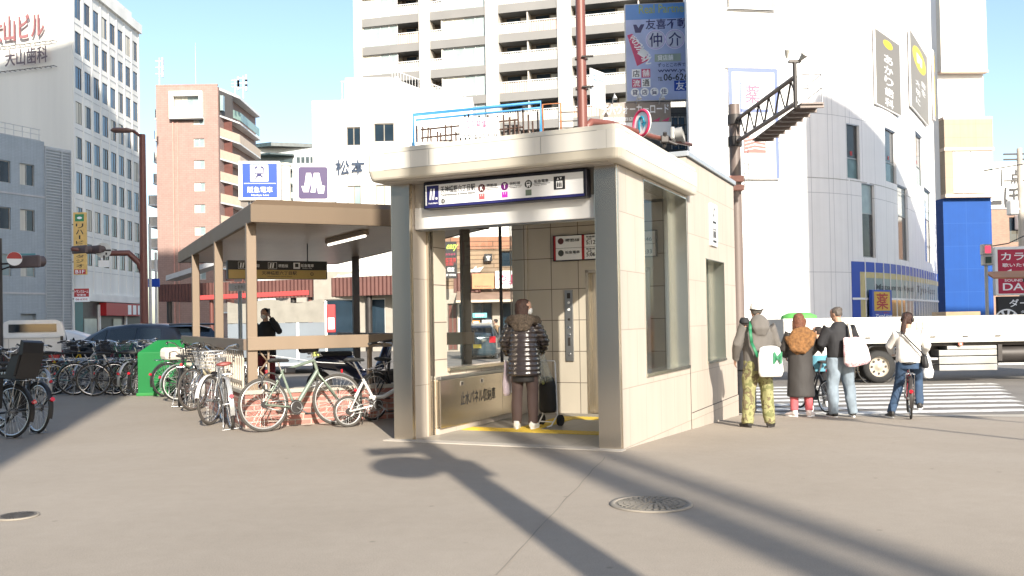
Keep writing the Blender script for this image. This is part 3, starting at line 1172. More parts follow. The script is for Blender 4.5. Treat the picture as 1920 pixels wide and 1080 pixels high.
def mm(mb, w_, h, o):
    pu = M('purple_print', (.055, .035, .11), .4, 0, .03)
    a, b, c, d = w_ * .14, h * .09, w_ * .82, h * .90
    r_ = h * .06
    pts = []
    for cx, cy, s0 in ((c - r_, b + r_, 270), (c - r_, d - r_, 0), (a + r_, d - r_, 90), (a + r_, b + r_, 180)):
        pts += [(cx + r_ * math.cos(R(s0 + 22.5 * k)), cy + r_ * math.sin(R(s0 + 22.5 * k))) for k in range(5)]
    mb.mat(pu).poly(pts, o)
    W2, H2 = c - a, d - b
    q = lambda P: [(a + W2 * x, b + H2 * y) for x, y in P]
    mb.mat(WHITES)
    mb.poly(q([(.10, .40), (.16, .21), (.345, .21), (.43, .81), (.27, .81), (.20, .40)]), o, th=.004)
    mb.poly(q([(.41, .20), (.575, .20), (.70, .81), (.535, .81)]), o, th=.005)
    mb.poly(q([(.64, .42), (.665, .17), (.86, .17), (.905, .40), (.80, .42), (.715, .81), (.70, .81)]), o, th=.004)
    mb.mat(M('mark_shade', (.50, .47, .62), .4)).poly(q([(.43, .81), (.385, .50), (.455, .30), (.505, .56)]), o, th=.007).poly(q([(.70, .81), (.635, .50), (.70, .33), (.765, .58)]), o, th=.008)


roof_sign('railway_sign', 'square blue and white railway sign with train pictogram on the canopy roof', 447, 524, 299, 373, 12.9, hk)
roof_sign('metro_sign', 'square white and purple metro M sign on the canopy roof', 549, 628, 303, 377, 13.1, mm)
p_ = D(536, 375, 13.5)
mb = MB().mat(M('cream_drum', (.62, .58, .50), .5)).cyl((0, 0, 0), (0, 0, .50), .075, n=20).cyl((0, 0, .50), (0, 0, .54), .085, n=20).cyl((0, 0, -.05), (0, 0, 0), .09, n=20)
o_ = mb.obj('beacon_column')
o_.location = p_
tag(o_, 'short cream column between the two signs on the canopy roof', 'column')
# ================================================================ buildings
WC = {}


def window(parent, X, a, b, c, e, d=.15, style='slide', glass=None, frame=None, curtain=0., sill=None, label=None):
    """one window of a facade: frame, mullion, glass and now and then a curtain; equal windows share their mesh"""
    glass, frame = glass or WINGL, frame or ALU
    w_, h = c - a, e - b
    key = (round(w_, 3), round(h, 3), round(d, 3), style, glass.name, frame.name, curtain, sill.name if sill else 0)
    m = X @ Matrix.Translation((a, 0, b))
    if key in WC:
        return copy_part(WC[key], parent, m)
    f = .05 if h < 3 else .06
    mb = MB().mat(frame)
    y0, y1 = d - .06, d
    mb.bx(0, y0, 0, f, y1, h).bx(w_ - f, y0, 0, w_, y1, h).bx(f, y0, 0, w_ - f, y1, f).bx(f, y0, h - f, w_ - f, y1, h)
    if style == 'slide':
        mb.bx(w_ / 2 - f / 2, y0 + .01, f, w_ / 2 + f / 2, y1, h - f)
    if style == 'triple':
        for k in (1, 2, 3):
            mb.bx(w_ * k / 4 - f / 2, y0 + .01, f, w_ * k / 4 + f / 2, y1, h - f)
    if style == 'pair':
        mb.bx(w_ * .62 - f / 2, y0 + .01, f, w_ * .62 + f / 2, y1, h - f)
    if style == 'bar':
        mb.bx(f, y0 + .01, h * .45, w_ - f, y1, h * .45 + f)
    if sill:
        mb.mat(sill).bx(-.05, -.05, -.08, w_ + .05, d, -.001)
    mb.mat(glass).add([(f, d - .02, f), (w_ - f, d - .02, f), (w_ - f, d - .02, h - f), (f, d - .02, h - f)], [(0, 1, 2, 3)])
    if curtain:
        q = d - .024
        mb.mat(CURT).add([(f, q, f), (f + (w_ - 2 * f) * curtain, q, f), (f + (w_ - 2 * f) * curtain, q, h - f), (f, q, h - f)], [(0, 1, 2, 3)])
    o = mb.obj('window', parent)
    o.matrix_basis = m
    if label:
        o['label'] = label
    WC[key] = o
    return o


def rel(o, p):
    return Vector(p) - o.location


GZ = -.3
# ---- A grey-blue tiled building, far left
BLT = MT('blue_grey_tiles', (.40, .45, .48), (.30, .34, .37), .23, .10, .008, 0, .5, .06, .15)
A = thing('tiled_building', 'blue-grey tiled low building with louvred corner next to the white office building', 'building', (-30.8, 64, GZ))
XA = frame_x((-.43 * 14, -.9 * 14, 0), (.43, .9))
ops = []
for zt in (12.7, 9.65, 6.6):
    ops += [(14 - 3.84, zt - 1.45, 14 - 2.76, zt), (14 - 6.0, zt - 1.45, 14 - 4.5, zt), (14 - 9, zt - 1.45, 14 - 7.5, zt)]
door = (14 - 3.85, 0, 14 - 2.7, 2.7)
mb = MB(XA).mat(BLT)
mb.facade(12.0, 14.4, ops + [door], .2)
mb.mat(LGREY)
for z in (4.0, 10.55):
    mb.bx(0, -.04, z, 12.0, .0, z + .12)
mb.mat(BLT)
mb.add([(12, 0, 0), (14, 0, 0), (14, 0, 14.0), (12, 0, 14.0)], [(0, 1, 2, 3)])
mb.bx(0, .3, 0, 13.98, 10, 14.2)
mb.mat(DARK).bx(14 - 3.8, .35, 0, 14 - 2.75, .4, 2.7)
mb.obj('wall', A)
for o in ops:
    window(A, XA, *o, d=.16, glass=WINGP if o[3] < 7 else WINGL, frame=ALU, curtain=0.45 if o[0] > 10 else 0)
mb = MB(XA).mat(M('louvre_grey', (.48, .51, .53), .5, 0, .05))
for i in range(66):
    z = .9 + i * .2
    mb.bx(12.03, -.10, z, 13.25, .0, z + .075).bx(13.32, -.10, z, 14.0, .0, z + .075)
mb.bx(13.25, -.13, .4, 13.32, .02, 14.1).bx(12.0, -.12, .4, 12.03, .02, 14.1).bx(12.0, -.12, 13.98, 14.02, .02, 14.12)
mb.bx(14.0, -.12, .4, 14.03, 2, 14.1)
mb.obj('louvre_screen', A)
mb = MB(XA).mat(LGREY)
mb.bx(0, .2, 14.4, 11.9, .3, 14.5)
for i in range(20):
    mb.bx(i * .62, .23, 14.5, i * .62 + .03, .26, 15.2)
mb.bx(0, .23, 15.2, 11.9, .26, 15.24).bx(0, .23, 14.85, 11.9, .26, 14.88)
mb.obj('roof_rail', A)

# ---- B white office tower
B = thing('office_building', 'tall white office building with eight columns of narrow windows and roof lettering', 'building', (-41.0, 86, GZ))
XB = frame_x((0, 0, 0), (-.02, 1))
OFW = M('office_white', (.78, .77, .73), .6, 0, .10, .5, streak=1)
OFW2 = M('office_white_shell', (.70, .68, .62), .6, 0, .10, .35, streak=1)
ops = []
for k in range(10):
    zt = 33.3 - 3.35 * k
    for i in range(8):
        ops.append((.55 + i * 2.0, zt - 2.1, 1.85 + i * 2.0, zt))
ops = [o for o in ops if o[1] > 4.5]
mb = MB(XB).mat(OFW)
mb.facade(16.4, 35.4, ops, .10, z0=4.6)
for i in range(9):
    mb.bx(.08 + i * 2.0, -.05, 5.0, .26 + i * 2.0, -.001, 34.6)
mb.mat(LGREY)
for k in range(10):
    z = 33.3 - 3.35 * k - 2.65
    if z > 5:
        mb.bx(.30, -.035, z, 16.0, 0, z + .05)
mb.mat(OFW).bx(0, -.3, 34.6, 16.5, .0, 35.6).bx(0, -.35, 4.3, 16.5, .3, 5.0)
mb.bx(4.4, .4, 4.5, 16.4, 14, 35.3)
mb.bx(3, .8, 35.3, 16.4, 8, 37)
mb.obj('wall', B)
for j, o in enumerate(ops):
    window(B, XB, *o, d=.09, style='pair', glass=(WINGB, WINGB, WINGL)[(j * 5 + j // 8) % 3], frame=BRONZE, curtain=random.choice((0, 0, 0, 0, .35, .6, 1)))
# left flank with the raised lettering
u = Vector((.96, -.28, 0)).normalized()
L_ = 16
XL = frame_x(tuple(-u * L_), u)
mb = MB(XL).mat(OFW2)
mb.facade(L_, 36.2, [], .1, z0=0)
mb.bx(L_ - .5, -.06, 0, L_ + .02, 0, 36.2)
mb.obj('flank_wall', B)
PP = lambda px, py: (XL.inverted() @ rel(B, D(px, py, 87.5)))
mb = MB(XL).mat(M('lettering_maroon', (.26, .05, .06), .5))
a, b = PP(-38, 72), PP(82, 24)
zb, zt = 29.3, 31.8
mb.text('大山ビル', L_ - 9.4, zb, L_ - 2.9, zt, th=.35)
mb.mat(M('lettering_face', (.30, .13, .13), .5)).text('大山ビル', L_ - 9.4, zb, L_ - 2.9, zt, th=.42)
mb.mat(M('lettering_maroon', (.3, .05, .05))).text('大山歯科', L_ - 7.5, 26.9, L_ - 2.5, 28.5, th=.4)
mb.mat(M('lettering_face_grey', (.13, .10, .11), .5)).text('大山歯科', L_ - 7.5, 26.9, L_ - 2.5, 28.5, th=.41)
mb.mat(DARK)
for z in (28.9, 26.5):
    mb.bx(L_ - 12, -.32, z, L_ - 1.9, -.27, z + .05)
    for i in range(18):
        mb.bx(L_ - 12 + i * .6, -.5, z - .02, L_ - 11.96 + i * .6, 0, z + .02)
mb.obj('roof_lettering', B)
mb = MB(XB).mat(M('shop_dark', (.05, .045, .045), .4, 0, .3)).bx(.2, .2, 0, 16.3, .35, 4.3)
mb.mat(M('teal_panel', (.02, .13, .14), .4)).bx(.0, -.05, 0, 1.6, .19, 4.3)
mb.mat(WINGP).bx(2.2, .1, 0, 5, .19, 2.6).bx(9, .1, .5, 11, .19, 2.6)
mb.mat(WHITE).bx(5.4, .0, 0, 5.7, .19, 4).bx(12, .0, 0, 12.3, .19, 4)
mb.obj('shop_front', B)
mb = MB(XB).mat(REDP).rb(5.6, -.6, 2.9, 16.3, .1, 4.2, .03)
mb.mat(WHITES)
for k in range(4):
    mb.rect(11 + k * 1.35, 3.05, 11.9 + k * 1.35, 4.05, (0, -.601, 0))
mb.obj('shop_awning', B)


def blade_sign(name, label, px, py0, py1, wpx, Y, paint, back, group=None):
    t, b_ = D(px, py0, Y), D(px, py1, Y)
    h = t.z - b_.z
    wd = wpx * Y / F
    o = thing(name, label, 'sign', b_, 0, group)
    MB().mat(back).rb(-wd / 2, 0, 0, wd / 2, .25, h, .02).obj('panel', o)
    mb = MB()
    paint(mb, wd, h, (-wd / 2, -.001, 0))
    mb.obj('lettering', o)
    mb = MB().mat(DARK).bx(-wd / 2 - .5, .1, h * .2, -wd / 2, .16, h * .2 + .08).bx(-wd / 2 - .5, .1, h * .8, -wd / 2, .16, h * .8 + .08)
    mb.obj('bracket', o)
    return o


def p_rehab(mb, w_, h, o):
    mb.mat(GREENP).rect(w_ * .15, h * .855, w_ * .85, h * .97, o).mat(WHITES).disc(w_ * .5, h * .91, w_ * .2, h * .02, o, th=.004)
    mb.mat(BLACK)
    for k, ch in enumerate('リハ'):
        mb.text(ch, w_ * .2, h * (.745 - k * .10), w_ * .8, h * (.82 - k * .10), o)
    mb.rect(w_ * .44, h * .57, w_ * .56, h * .63, o)
    for k, ch in enumerate('ビルスタジオ'):
        mb.text(ch, w_ * .2, h * (.49 - k * .075), w_ * .8, h * (.545 - k * .075), o)
    mb.mat(REDP).rect(w_ * .05, h * .01, w_ * .95, h * .085, o).mat(WHITES).text('B1F', w_ * .15, h * .02, w_ * .85, h * .075, o, th=.004)


def p_trunk(mb, w_, h, o):
    mb.mat(REDP).rect(0, h * .38, w_, h, o).mat(WHITES).text('トランクルーム', w_ * .04, h * .66, w_ * .96, h * .9, o, th=.004).text('空室有', w_ * .2, h * .44, w_ * .8, h * .6, o, th=.004)
    mb.mat(REDP).text('06-6352', w_ * .1, h * .12, w_ * .9, h * .26, o)


blade_sign('blade_sign', 'tall yellow vertical sign with black katakana on the white office corner', 150, 398, 515, 24, 84, p_rehab, M('sign_amber', (.68, .43, .13), .5))
blade_sign('blade_sign', 'small red and white sign below the yellow vertical sign', 153, 541, 566, 28, 84, p_trunk, WHITES)

# ---- C brown apartment tower
C = thing('brown_apartment', 'reddish brown tiled apartment tower with white boxed balcony and cream corner balconies', 'building', (-46.3, 120, GZ))
BRT = MT('brown_tiles', (.35, .235, .20), (.265, .175, .148), .6, .25, .02, .5, .6, .08, .1)
XC = frame_x((0, 0, 0), (1, 0))
W_ = 8.1
zc = [(613 - y) / 14.3 + 1.35 + .3 for y in (226, 268, 309, 351, 392, 434, 475, 517)]
ops = [(4.9, z - .55, 6.3, z + .55) for z in zc]
big = (2.4, 29.6, 5.8, 31.9)
mb = MB(XC).mat(BRT)
mb.facade(W_, 33.3, ops + [big], .25)
mb.bx(.02, .3, 0, W_ - .02, 18, 33.2)
mb.bx(-.02, -.02, 33.3, W_ + .02, .3, 33.5)
mb.mat(M('pink_pipe', (.5, .27, .22), .5)).bx(2.15, -.14, 0, 2.3, -.001, 29).bx(2.75, -.10, 0, 2.85, -.001, 29)
mb.obj('wall', C)
for j, o in enumerate(ops):
    window(C, XC, *o, d=.18, glass=WINGP, frame=WHITE, curtain=(.5, 0, .5, .6, .5, .4)[j % 6])
mb = MB(XC).mat(WHITE)
mb.bx(1.9, -.55, 28.9, 2.4, .1, 32.5).bx(5.8, -.55, 28.9, 6.2, .1, 32.5).bx(2.4, -.55, 31.9, 5.8, .1, 32.5).bx(2.4, -.55, 28.9, 5.8, .1, 30.4)
mb.mat(DARK).bx(1.9, -.52, 28.7, 6.2, .0, 28.89)
mb.obj('boxed_balcony', C)
window(C, XC, *big, d=.22, style='triple', glass=WINGP, frame=ALU, curtain=.5)
CRB = M('cream_parapet', (.66, .52, .39), .6, 0, .06)
foot = [(W_, .8), (W_ + 1.25, 5.5), (W_ + .95, 17.0), (W_, 17.5)]
for k in range(9):
    zt = 27.9 - 2.9 * k
    if k == 0:
        mb = MB().mat(M('dark_cladding', (.10, .085, .075), .5)).prism([(W_ + .005, .6), (W_ + .8, 4), (W_, 4.2)], (0, 0, zt + 1.7), (1, 0, 0), (0, 1, 0), 3.2)
        mb.mat(WINGP).bx(W_ + .15, .5, zt + 2.2, W_ + .55, 1.2, zt + 4.2)
        mb.mat(M('green_parapet', (.28, .40, .33), .3)).prism([(W_ + .8, 4.0), (W_ + 1.25, 6), (W_ + .95, 16.5), (W_ + .85, 16.5), (W_ + 1.1, 6)], (0, 0, zt + 2.0), (1, 0, 0), (0, 1, 0), 1.1)
        mb.mat(WHITE).prism(foot, (0, 0, zt + 4.95), (1, 0, 0), (0, 1, 0), .35).prism(foot, (0, 0, zt + 1.45), (1, 0, 0), (0, 1, 0), .25)
        mb.obj('upper_balcony', C)
    mb = MB().mat(CRB)
    inn = [(x - .15, y) for x, y in foot]
    ring = [foot[0], foot[1], foot[2], (foot[2][0] - .14, foot[2][1]), (foot[1][0] - .14, foot[1][1] + .05), (foot[0][0] - .05, foot[0][1] + .4)]
    mb.prism(ring, (0, 0, zt - 1.15), (1, 0, 0), (0, 1, 0), 1.15)
    mb.mat(WHITE).prism(foot, (0, 0, zt - 1.35), (1, 0, 0), (0, 1, 0), .2)
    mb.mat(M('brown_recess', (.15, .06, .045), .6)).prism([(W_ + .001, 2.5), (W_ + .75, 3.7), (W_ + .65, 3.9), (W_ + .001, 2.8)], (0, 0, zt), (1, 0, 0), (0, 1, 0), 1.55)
    mb.obj('balcony', C)
for k in range(8):
    zt = 31.0 - 2.9 * k
    q = -1.3 - .1 * min(k, 4) - (.6 if k > 3 else 0)
    mb = MB().mat(M('pale_parapet', (.62, .56, .48), .6)).bx(q, 3, zt - 1.2, -.01, 3.15, zt).bx(q, 3, zt - 1.2, q + .12, 14, zt)
    mb.mat(WHITE).bx(q - .05, 2.95, zt - 1.4, -.01, 14, zt - 1.2)
    mb.mat(WINGL).bx(-.6, 5, zt - 1.2, -.005, 9, zt + 1.3)
    mb.obj('balcony', C)
for (px, pt, pb) in ((367, 80, 158), (299, 108, 156), (441, 148, 172), (456, 142, 178)):
    p, q = D(px, pb, 121), D(px, pt, 121)
    mb = MB().mat(LGREY).cyl((0, 0, -.5), (0, 0, q.z - p.z), .10 if px != 367 else .05, .06 if px != 367 else .02, 6)
    if px != 367:
        for k in range(3):
            zz = (q.z - p.z) * (.35 + .25 * k)
            mb.bx(-.5, -.05, zz, .5, .05, zz + .12)
            mb.bx(.3, -.12, zz - .4, .55, .12, zz + .5)
    o = mb.obj('rooftop_antenna')
    o.location = p
    tag(o, {367: 'thin whip antenna standing on the brown tower roof', 299: 'lattice antenna at the left edge of the brown tower roof', 441: 'short twin-panel antenna on the right of the brown tower roof', 456: 'taller antenna beside the twin-panel one on the brown tower roof'}[px], 'antenna')

# ---- D far green-white apartment
Dd = thing('distant_apartment', 'distant apartment block with pale green balconies and dark recesses behind the metro signs', 'building', (-56, 200, GZ))
mb = MB().mat(M('distant_wall', (.42, .45, .45), .6)).bx(0, 0, 0, 13.5, 10, 40.5)
mb.obj('wall', Dd)
for k in range(5):
    z = 36.8 - 3.2 * k
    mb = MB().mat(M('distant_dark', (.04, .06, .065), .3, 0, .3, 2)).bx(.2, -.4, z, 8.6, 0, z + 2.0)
    mb.mat(M('pale_green_parapet', (.52, .60, .55), .5)).prism([(0, 0), (0, -1.2), (4.6, -3.2), (8.8, -1.0), (8.8, 0)], (0, 0, z - 1.2), (1, 0, 0), (0, 1, 0), 1.2)
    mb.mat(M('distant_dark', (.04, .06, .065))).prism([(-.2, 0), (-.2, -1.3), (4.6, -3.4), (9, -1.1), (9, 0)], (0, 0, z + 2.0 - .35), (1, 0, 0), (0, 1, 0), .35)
    mb.obj('balcony', Dd)
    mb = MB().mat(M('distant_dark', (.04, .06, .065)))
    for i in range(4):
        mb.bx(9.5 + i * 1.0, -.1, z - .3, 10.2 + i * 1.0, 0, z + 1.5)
    mb.obj('window', Dd)
MB().mat(M('distant_dark', (.04, .06, .065))).prism([(-.3, 2), (-.3, -.5), (4.6, -2.6), (13.6, 0), (13.6, 2)], (0, 0, 40.4), (1, 0, 0), (0, 1, 0), .8).obj('roof', Dd)

# ---- E white building with matsumoto lettering
E_ = thing('white_building', 'white rendered building with blue-edged two-character lettering and a roof stair', 'building', (-10.75, 50, GZ))
XE = frame_x((0, 0, 0), (1, -.02))
RW = M('white_render', (.82, .81, .78), .7, 0, .05, .6, .1, 30)
zE = lambda y, x=680: (607 - y) * 50 / F + CH - GZ
xE = lambda x, y=300: (x - 960 - .0175 * (y - 602)) / F * 50 + 10.75
ops = [(xE(648, 250), zE(272), xE(675, 250), zE(237)), (xE(700, 250), zE(266), xE(738, 250), zE(231)), (xE(650, 360), zE(392), xE(676, 360), zE(347)), (xE(704, 360), zE(392), xE(736, 360), zE(347))]
mb = MB(XE).mat(RW)
mb.facade(8.8, zE(186), ops, .18)
mb.bx(.01, .2, 0, 8.79, 9, zE(187))
mb.bx(1.6, 1.2, zE(187), 4.6, 6, zE(133))
# roof stair slope to the right
mb.prism([(4.4, zE(140)), (8.4, zE(196)), (8.4, zE(186) - 1), (4.4, zE(186) - 1)], (0, .8, 0), (1, 0, 0), (0, 0, 1), -1.0)
mb.obj('wall', E_)
for j, o in enumerate(ops):
    window(E_, XE, *o, d=.14, glass=WINGL if j < 2 else WINGP, frame=M('window_bronze_light', (.28, .25, .21), .4), curtain=(.0, 0, .5, 1)[j], sill=LGREY)
mb = MB(XE).mat(LGREY)
for i in range(15):
    x = 1.65 + i * .14
    mb.bx(x, -.02, zE(186), x + .03, .01, zE(152))
mb.bx(1.6, -.03, zE(152), 3.7, .02, zE(150)).bx(1.6, -.03, zE(187), 3.7, .02, zE(184))
for i in range(26):
    x = 4.3 + i * .16
    zb = zE(150 + (x - 4.3) * 13.5)
    mb.bx(x, .70, zb - .1, x + .03, .73, zb + .75)
mb.prism([(4.3, zE(150) + .75), (8.4, zE(205) + .75), (8.4, zE(205) + .80), (4.3, zE(150) + .80)], (0, .73, 0), (1, 0, 0), (0, 0, 1), .05)
mb.obj('roof_rail', E_)
mb = MB(XE).mat(M('lettering_blue_black', (.03, .05, .09), .4))
xa, xb = xE(628, 310), xE(683, 310)
for k, ch in enumerate('松本'):
    x = xa + k * .86
    mb.mat(MATS['lettering_blue_black']).text(ch, x, zE(327), x + .78, zE(299), th=.12)
mb.obj('lettering', E_)
mb = MB(XE).mat(M('water_tank_blue', (.03, .12, .4), .4)).cyl((xE(620), -.3, zE(392)), (xE(620), -.3, zE(357)), .22, n=14).cyl((xE(620), -.3, zE(357)), (xE(620), -.3, zE(350)), .22, .12, 14)
mb.obj('blue_pipe', E_)

XE2 = XE @ Matrix.Translation((0, -.3, 0))
mb = MB(XE2).mat(M('shop_cream_front', (.30, .275, .235), .6, 0, .1)).facade(8.78, 4.5, [(.6, .1, 2.4, 3.0), (3.0, .9, 3.9, 3.0), (4.3, .1, 5.4, 3.0), (5.9, 1.2, 8.2, 3.0)], .2, x0=.02)
o = mb.obj('shop_front', E_)
for q in ((.6, .1, 2.4, 3.0), (3.0, .9, 3.9, 3.0), (4.3, .1, 5.4, 3.0), (5.9, 1.2, 8.2, 3.0)):
    window(E_, XE2, *q, d=.16, style='slide' if q[2] - q[0] > 2 else 'none', glass=WINGL, frame=WHITE)
MB(XE2).mat(WHITES).text('処方薬局', 6.4, 2.1, 7.6, 2.4, (0, .12, 0), th=.02).text('TEL 06-6353', 6.4, 1.6, 7.7, 1.75, (0, .12, 0), th=.02).obj('lettering', E_)

# ---- F tall apartment block with balconies
uF = Vector((.97, -.245, 0)).normalized()
OF = Vector((-15.9, 95, GZ))
Ft = thing('tall_apartment', 'tall white apartment block with grey spandrels and railed balconies rising above the elevator house', 'building', OF)
XF = frame_x((0, 0, 0), uF)


def kF(px, py=100):
    d = ray(px, py)
    s = d.x / d.y
    return (s * OF.y - OF.x) / (uF.x - s * uF.y)


FW = M('apartment_white', (.56, .53, .485), .6, 0, .06, .4, streak=1)
FG = M('apartment_grey_band', (.215, .21, .20), .6, 0, .06, .5)
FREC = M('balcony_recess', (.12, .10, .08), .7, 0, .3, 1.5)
RAILM = M('white_balcony_screen', (.44, .42, .37), .5, 0, .12, 6)
kk = {n_: kF(x) for n_, x in dict(l0=666, l1=681, w0=683, w1=746, b1=788, p1=808, r1=830, w2=912, p2=936, b3=1047, p3=1073, b4=1200, b5=1310).items()}
base = 29.95 - GZ
pil = [(kk['l0'], kk['l1']), (kk['b1'], kk['p1']), (kk['w2'], kk['p2']), (kk['b3'], kk['p3']), (kk['b5'], kk['b5'] + 1)]
ZL, ZH = 8, base + 2.95 * 3
mb = MB(XF).mat(FW)
for a, b in pil:
    mb.bx(a, -.35, 0, b, 1.6, ZH)
mb.bx(kk['l0'], 1.6, 0, kk['b5'] + 1, 14, ZH)
mb.bx(kk['l0'], -.2, 0, kk['b5'] + 1, 1.6, 12)
mb.obj('wall', Ft)
balc = [(kk['w1'], kk['b1']), (kk['p1'], kk['r1']), (kk['p2'], (kk['p2'] + kk['b3']) / 2), ((kk['p2'] + kk['b3']) / 2, kk['b3']), (kk['p3'], kk['b4']), (kk['b4'], kk['b5'])]
wins = [(kk['w0'] - .1, kk['w1']), (kk['r1'], kk['w2'])]
for s_ in range(-5, 3):
    z = base + 2.95 * s_
    mb = MB(XF).mat(FG)
    for a, b in ((kk['l1'], kk['b1']), (kk['p1'], kk['w2']), (kk['p2'], kk['b3']), (kk['p3'], kk['b5'])):
        mb.bx(a, -.22, z - .85, b, 1.6, z)
    mb.obj('floor_band', Ft)
    for j, (a, b) in enumerate(wins):
        window(Ft, XF, a, z, b, z + 2.1, d=.1, style='triple', glass=M('pale_pane', (.34, .40, .39), .1, 0, .2, .8), frame=WHITE, curtain=.5 if (s_ + j) % 2 else 0)
    for j, (a, b) in enumerate(balc):
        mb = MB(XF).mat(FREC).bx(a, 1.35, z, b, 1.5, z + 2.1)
        mb.mat(FW).bx(b - .12, -.05, z, b, 1.5, z + 2.1)
        mb.mat(WINGL).bx(a + .5, 1.32, z, a + (b - a) * .62, 1.36, z + 1.95)
        mb.mat(CURT).bx(a + (b - a) * .66, 1.31, z, b - .4, 1.36, z + 1.9)
        mb.mat(LGREY).bx(b - .9, 1.0, z, b - .2, 1.3, z + .6)
        sm = M('peach_balcony_screen', (.62, .42, .30), .5, 0, .1) if (j * 5 + s_ * 3) % 11 in (0, 4) else RAILM
        mb.mat(sm)
        nb = int((b - a) / .12)
        mb.bx(a, -.12, z + .02, b - .12, -.09, z + .95)
        mb.mat(WHITE)
        for i in range(0, nb, 2):
            mb.bx(a + i * .12, -.14, z, a + i * .12 + .04, -.125, z + 1.05)
        mb.bx(a, -.16, z + 1.05, b, -.08, z + 1.12)
        mb.obj('balcony', Ft)

# ---- L wooden-faced restaurant row seen through the lobby pane
yl = 47.
zL = lambda y: (602 - y) * yl / F + CH - GZ
xL = lambda x, y=550: (x - 960 - .0175 * (y - 602)) / F * yl
Lr = thing('restaurant_row', 'two-storey restaurant row with weathered timber front and brown awning across the street', 'building', (0, yl, GZ))
WOOD = MT('weathered_boards', (.33, .23, .15), (.12, .08, .05), 2.4, .22, .02, .37, .7, .25, .4, (.20, .16, .12))
WOOD2 = MT('reddish_boards', (.38, .18, .11), (.12, .07, .05), 3.1, .25, .02, .3, .7, .2, .4, (.26, .17, .12))
XR = frame_x((0, 0, 0), (1, 0))
ops = [(xL(858), 1.0, xL(884), zL(567)), (xL(886), .2, xL(922), zL(567)), (xL(938), .2, xL(990), zL(567)), (xL(1000), .2, xL(1060), zL(567)), (xL(838), .2, xL(856), zL(567)), (xL(940), zL(500), xL(963), zL(470)), (xL(966), zL(500), xL(1000), zL(475))]
mb = MB(XR).mat(M('shop_cream', (.34, .30, .25), .6)).facade(6.5, zL(540), [o for o in ops if o[3] < zL(540)], .25, x0=-3.7)
mb.mat(WOOD).facade(6.5, zL(466), [ops[5], ops[6]], .2, x0=xL(836), z0=zL(540))
mb.mat(WOOD2).bx(xL(836), -.06, zL(466), 6.5, .1, zL(443))
mb.mat(RW).bx(-3.7, .02, zL(443), 6.5, .1, 10.6)
mb.mat(M('shop_cream', (.34, .30, .25))).bx(-3.69, .1, zL(540), xL(836), .2, zL(443))
mb.bx(-3.68, .4, 0, 6.5, 8, 10.5)
mb.obj('wall', Lr)
for j, o in enumerate(ops):
    window(Lr, XR, *o, d=.2, style='slide' if j < 5 else 'none', glass=WINGL if j != 4 else M('reddish_pane', (.14, .06, .05), .2), frame=BRONZE if j else WHITE)
mb = MB(XR).mat(M('brown_awning', (.25, .17, .13), .8, 0, .15))
mb.prism([(0, 0), (0, .62), (-1.3, .12), (-1.3, 0)], (xL(857), 0, zL(566)), (0, 1, 0), (0, 0, 1), xL(1060) - xL(857))
mb.mat(M('cream_edge', (.62, .5, .38), .6)).bx(xL(857), -1.32, zL(566) - .02, xL(1060), -1.3, zL(566) + .10)
mb.obj('awning', Lr)


def shop_board(label, px0, px1, py0, py1, back, paint, Y=46.8, rz=0):
    a, b = D(px0, py1, Y), D(px1, py1, Y)
    h = D(px0, py0, Y).z - a.z
    o = thing('shop_sign', label, 'sign', a, rz)
    wd = (b - a).length
    MB().mat(back).rb(0, 0, 0, wd, .12, h, .015).obj('panel', o)
    mb = MB()
    paint(mb, wd, h, (0, -.001, 0))
    if mb.f:
        mb.obj('lettering', o)
    return o


def p_yayoi(mb, w_, h, o):
    mb.mat(PINKP).text('やよい軒', w_ * .06, h * .2, w_ * .94, h * .82, o)


def p_brown(mb, w_, h, o):
    mb.mat(BRONZE).text('YAKINIKU', w_ * .1, h * .1, w_ * .85, h * .22, o)


def p_neon(mb, w_, h, o):
    mb.mat(M('lime_print', (.55, .75, .10), .5)).text('easy', w_ * .08, h * .74, w_ * .95, h * .92, o, shear=.2)
    mb.mat(PINKP).text('カラオケ', w_ * .08, h * .62, w_ * .92, h * .68, o)
    mb.mat(REDP).text('居酒屋', w_ * .05, h * .34, w_ * .95, h * .56, o)
    mb.mat(WHITES).text('個室', w_ * .2, h * .18, w_ * .8, h * .30, o).text('3F OPEN', w_ * .1, h * .06, w_ * .9, h * .12, o)


shop_board('white shop sign with pink hiragana above the brown awning', 929, 1010, 508, 541, WHITES, p_yayoi, 46.4)
shop_board('orange-brown shop sign left of the pink-lettered one', 885, 927, 513, 542, M('sign_terracotta', (.50, .24, .12), .5), p_brown, 46.4)
shop_board('black blade sign with lime and red lettering seen at the left of the lobby pane', 834, 857, 453, 522, BLACK, p_neon, 45.0)
shop_board('small dark square crest sign on the weathered boards', 908, 923, 476, 490, BLACK, lambda mb, w_, h, o: mb.mat(WHITES).disc(w_ * .5, h * .6, w_ * .28, h * .12, o).text('宝', w_ * .3, h * .12, w_ * .7, h * .42, o), 46.7)
shop_board('pale blue poster band over the restaurant door', 886, 913, 587, 596, M('sign_teal', (.15, .5, .55), .5), lambda mb, w_, h, o: mb.mat(WHITES).text('営業中', w_ * .2, h * .2, w_ * .8, h * .8, o), 46.7)
shop_board('orange menu poster beside the restaurant door', 886, 900, 601, 622, M('sign_orange', (.75, .30, .08), .5), lambda mb, w_, h, o: mb.mat(WHITES).rect(w_ * .15, h * .55, w_ * .85, h * .9, o).disc(w_ * .5, h * .3, w_ * .3, h * .16, o), 46.7)
shop_board('white menu board with small print beside the orange poster', 904, 922, 600, 630, WHITES, lambda mb, w_, h, o: [mb.mat(GREYP).rect(w_ * .12, h * (.1 + .14 * k), w_ * .88, h * (.17 + .14 * k), o) for k in range(6)], 46.7)

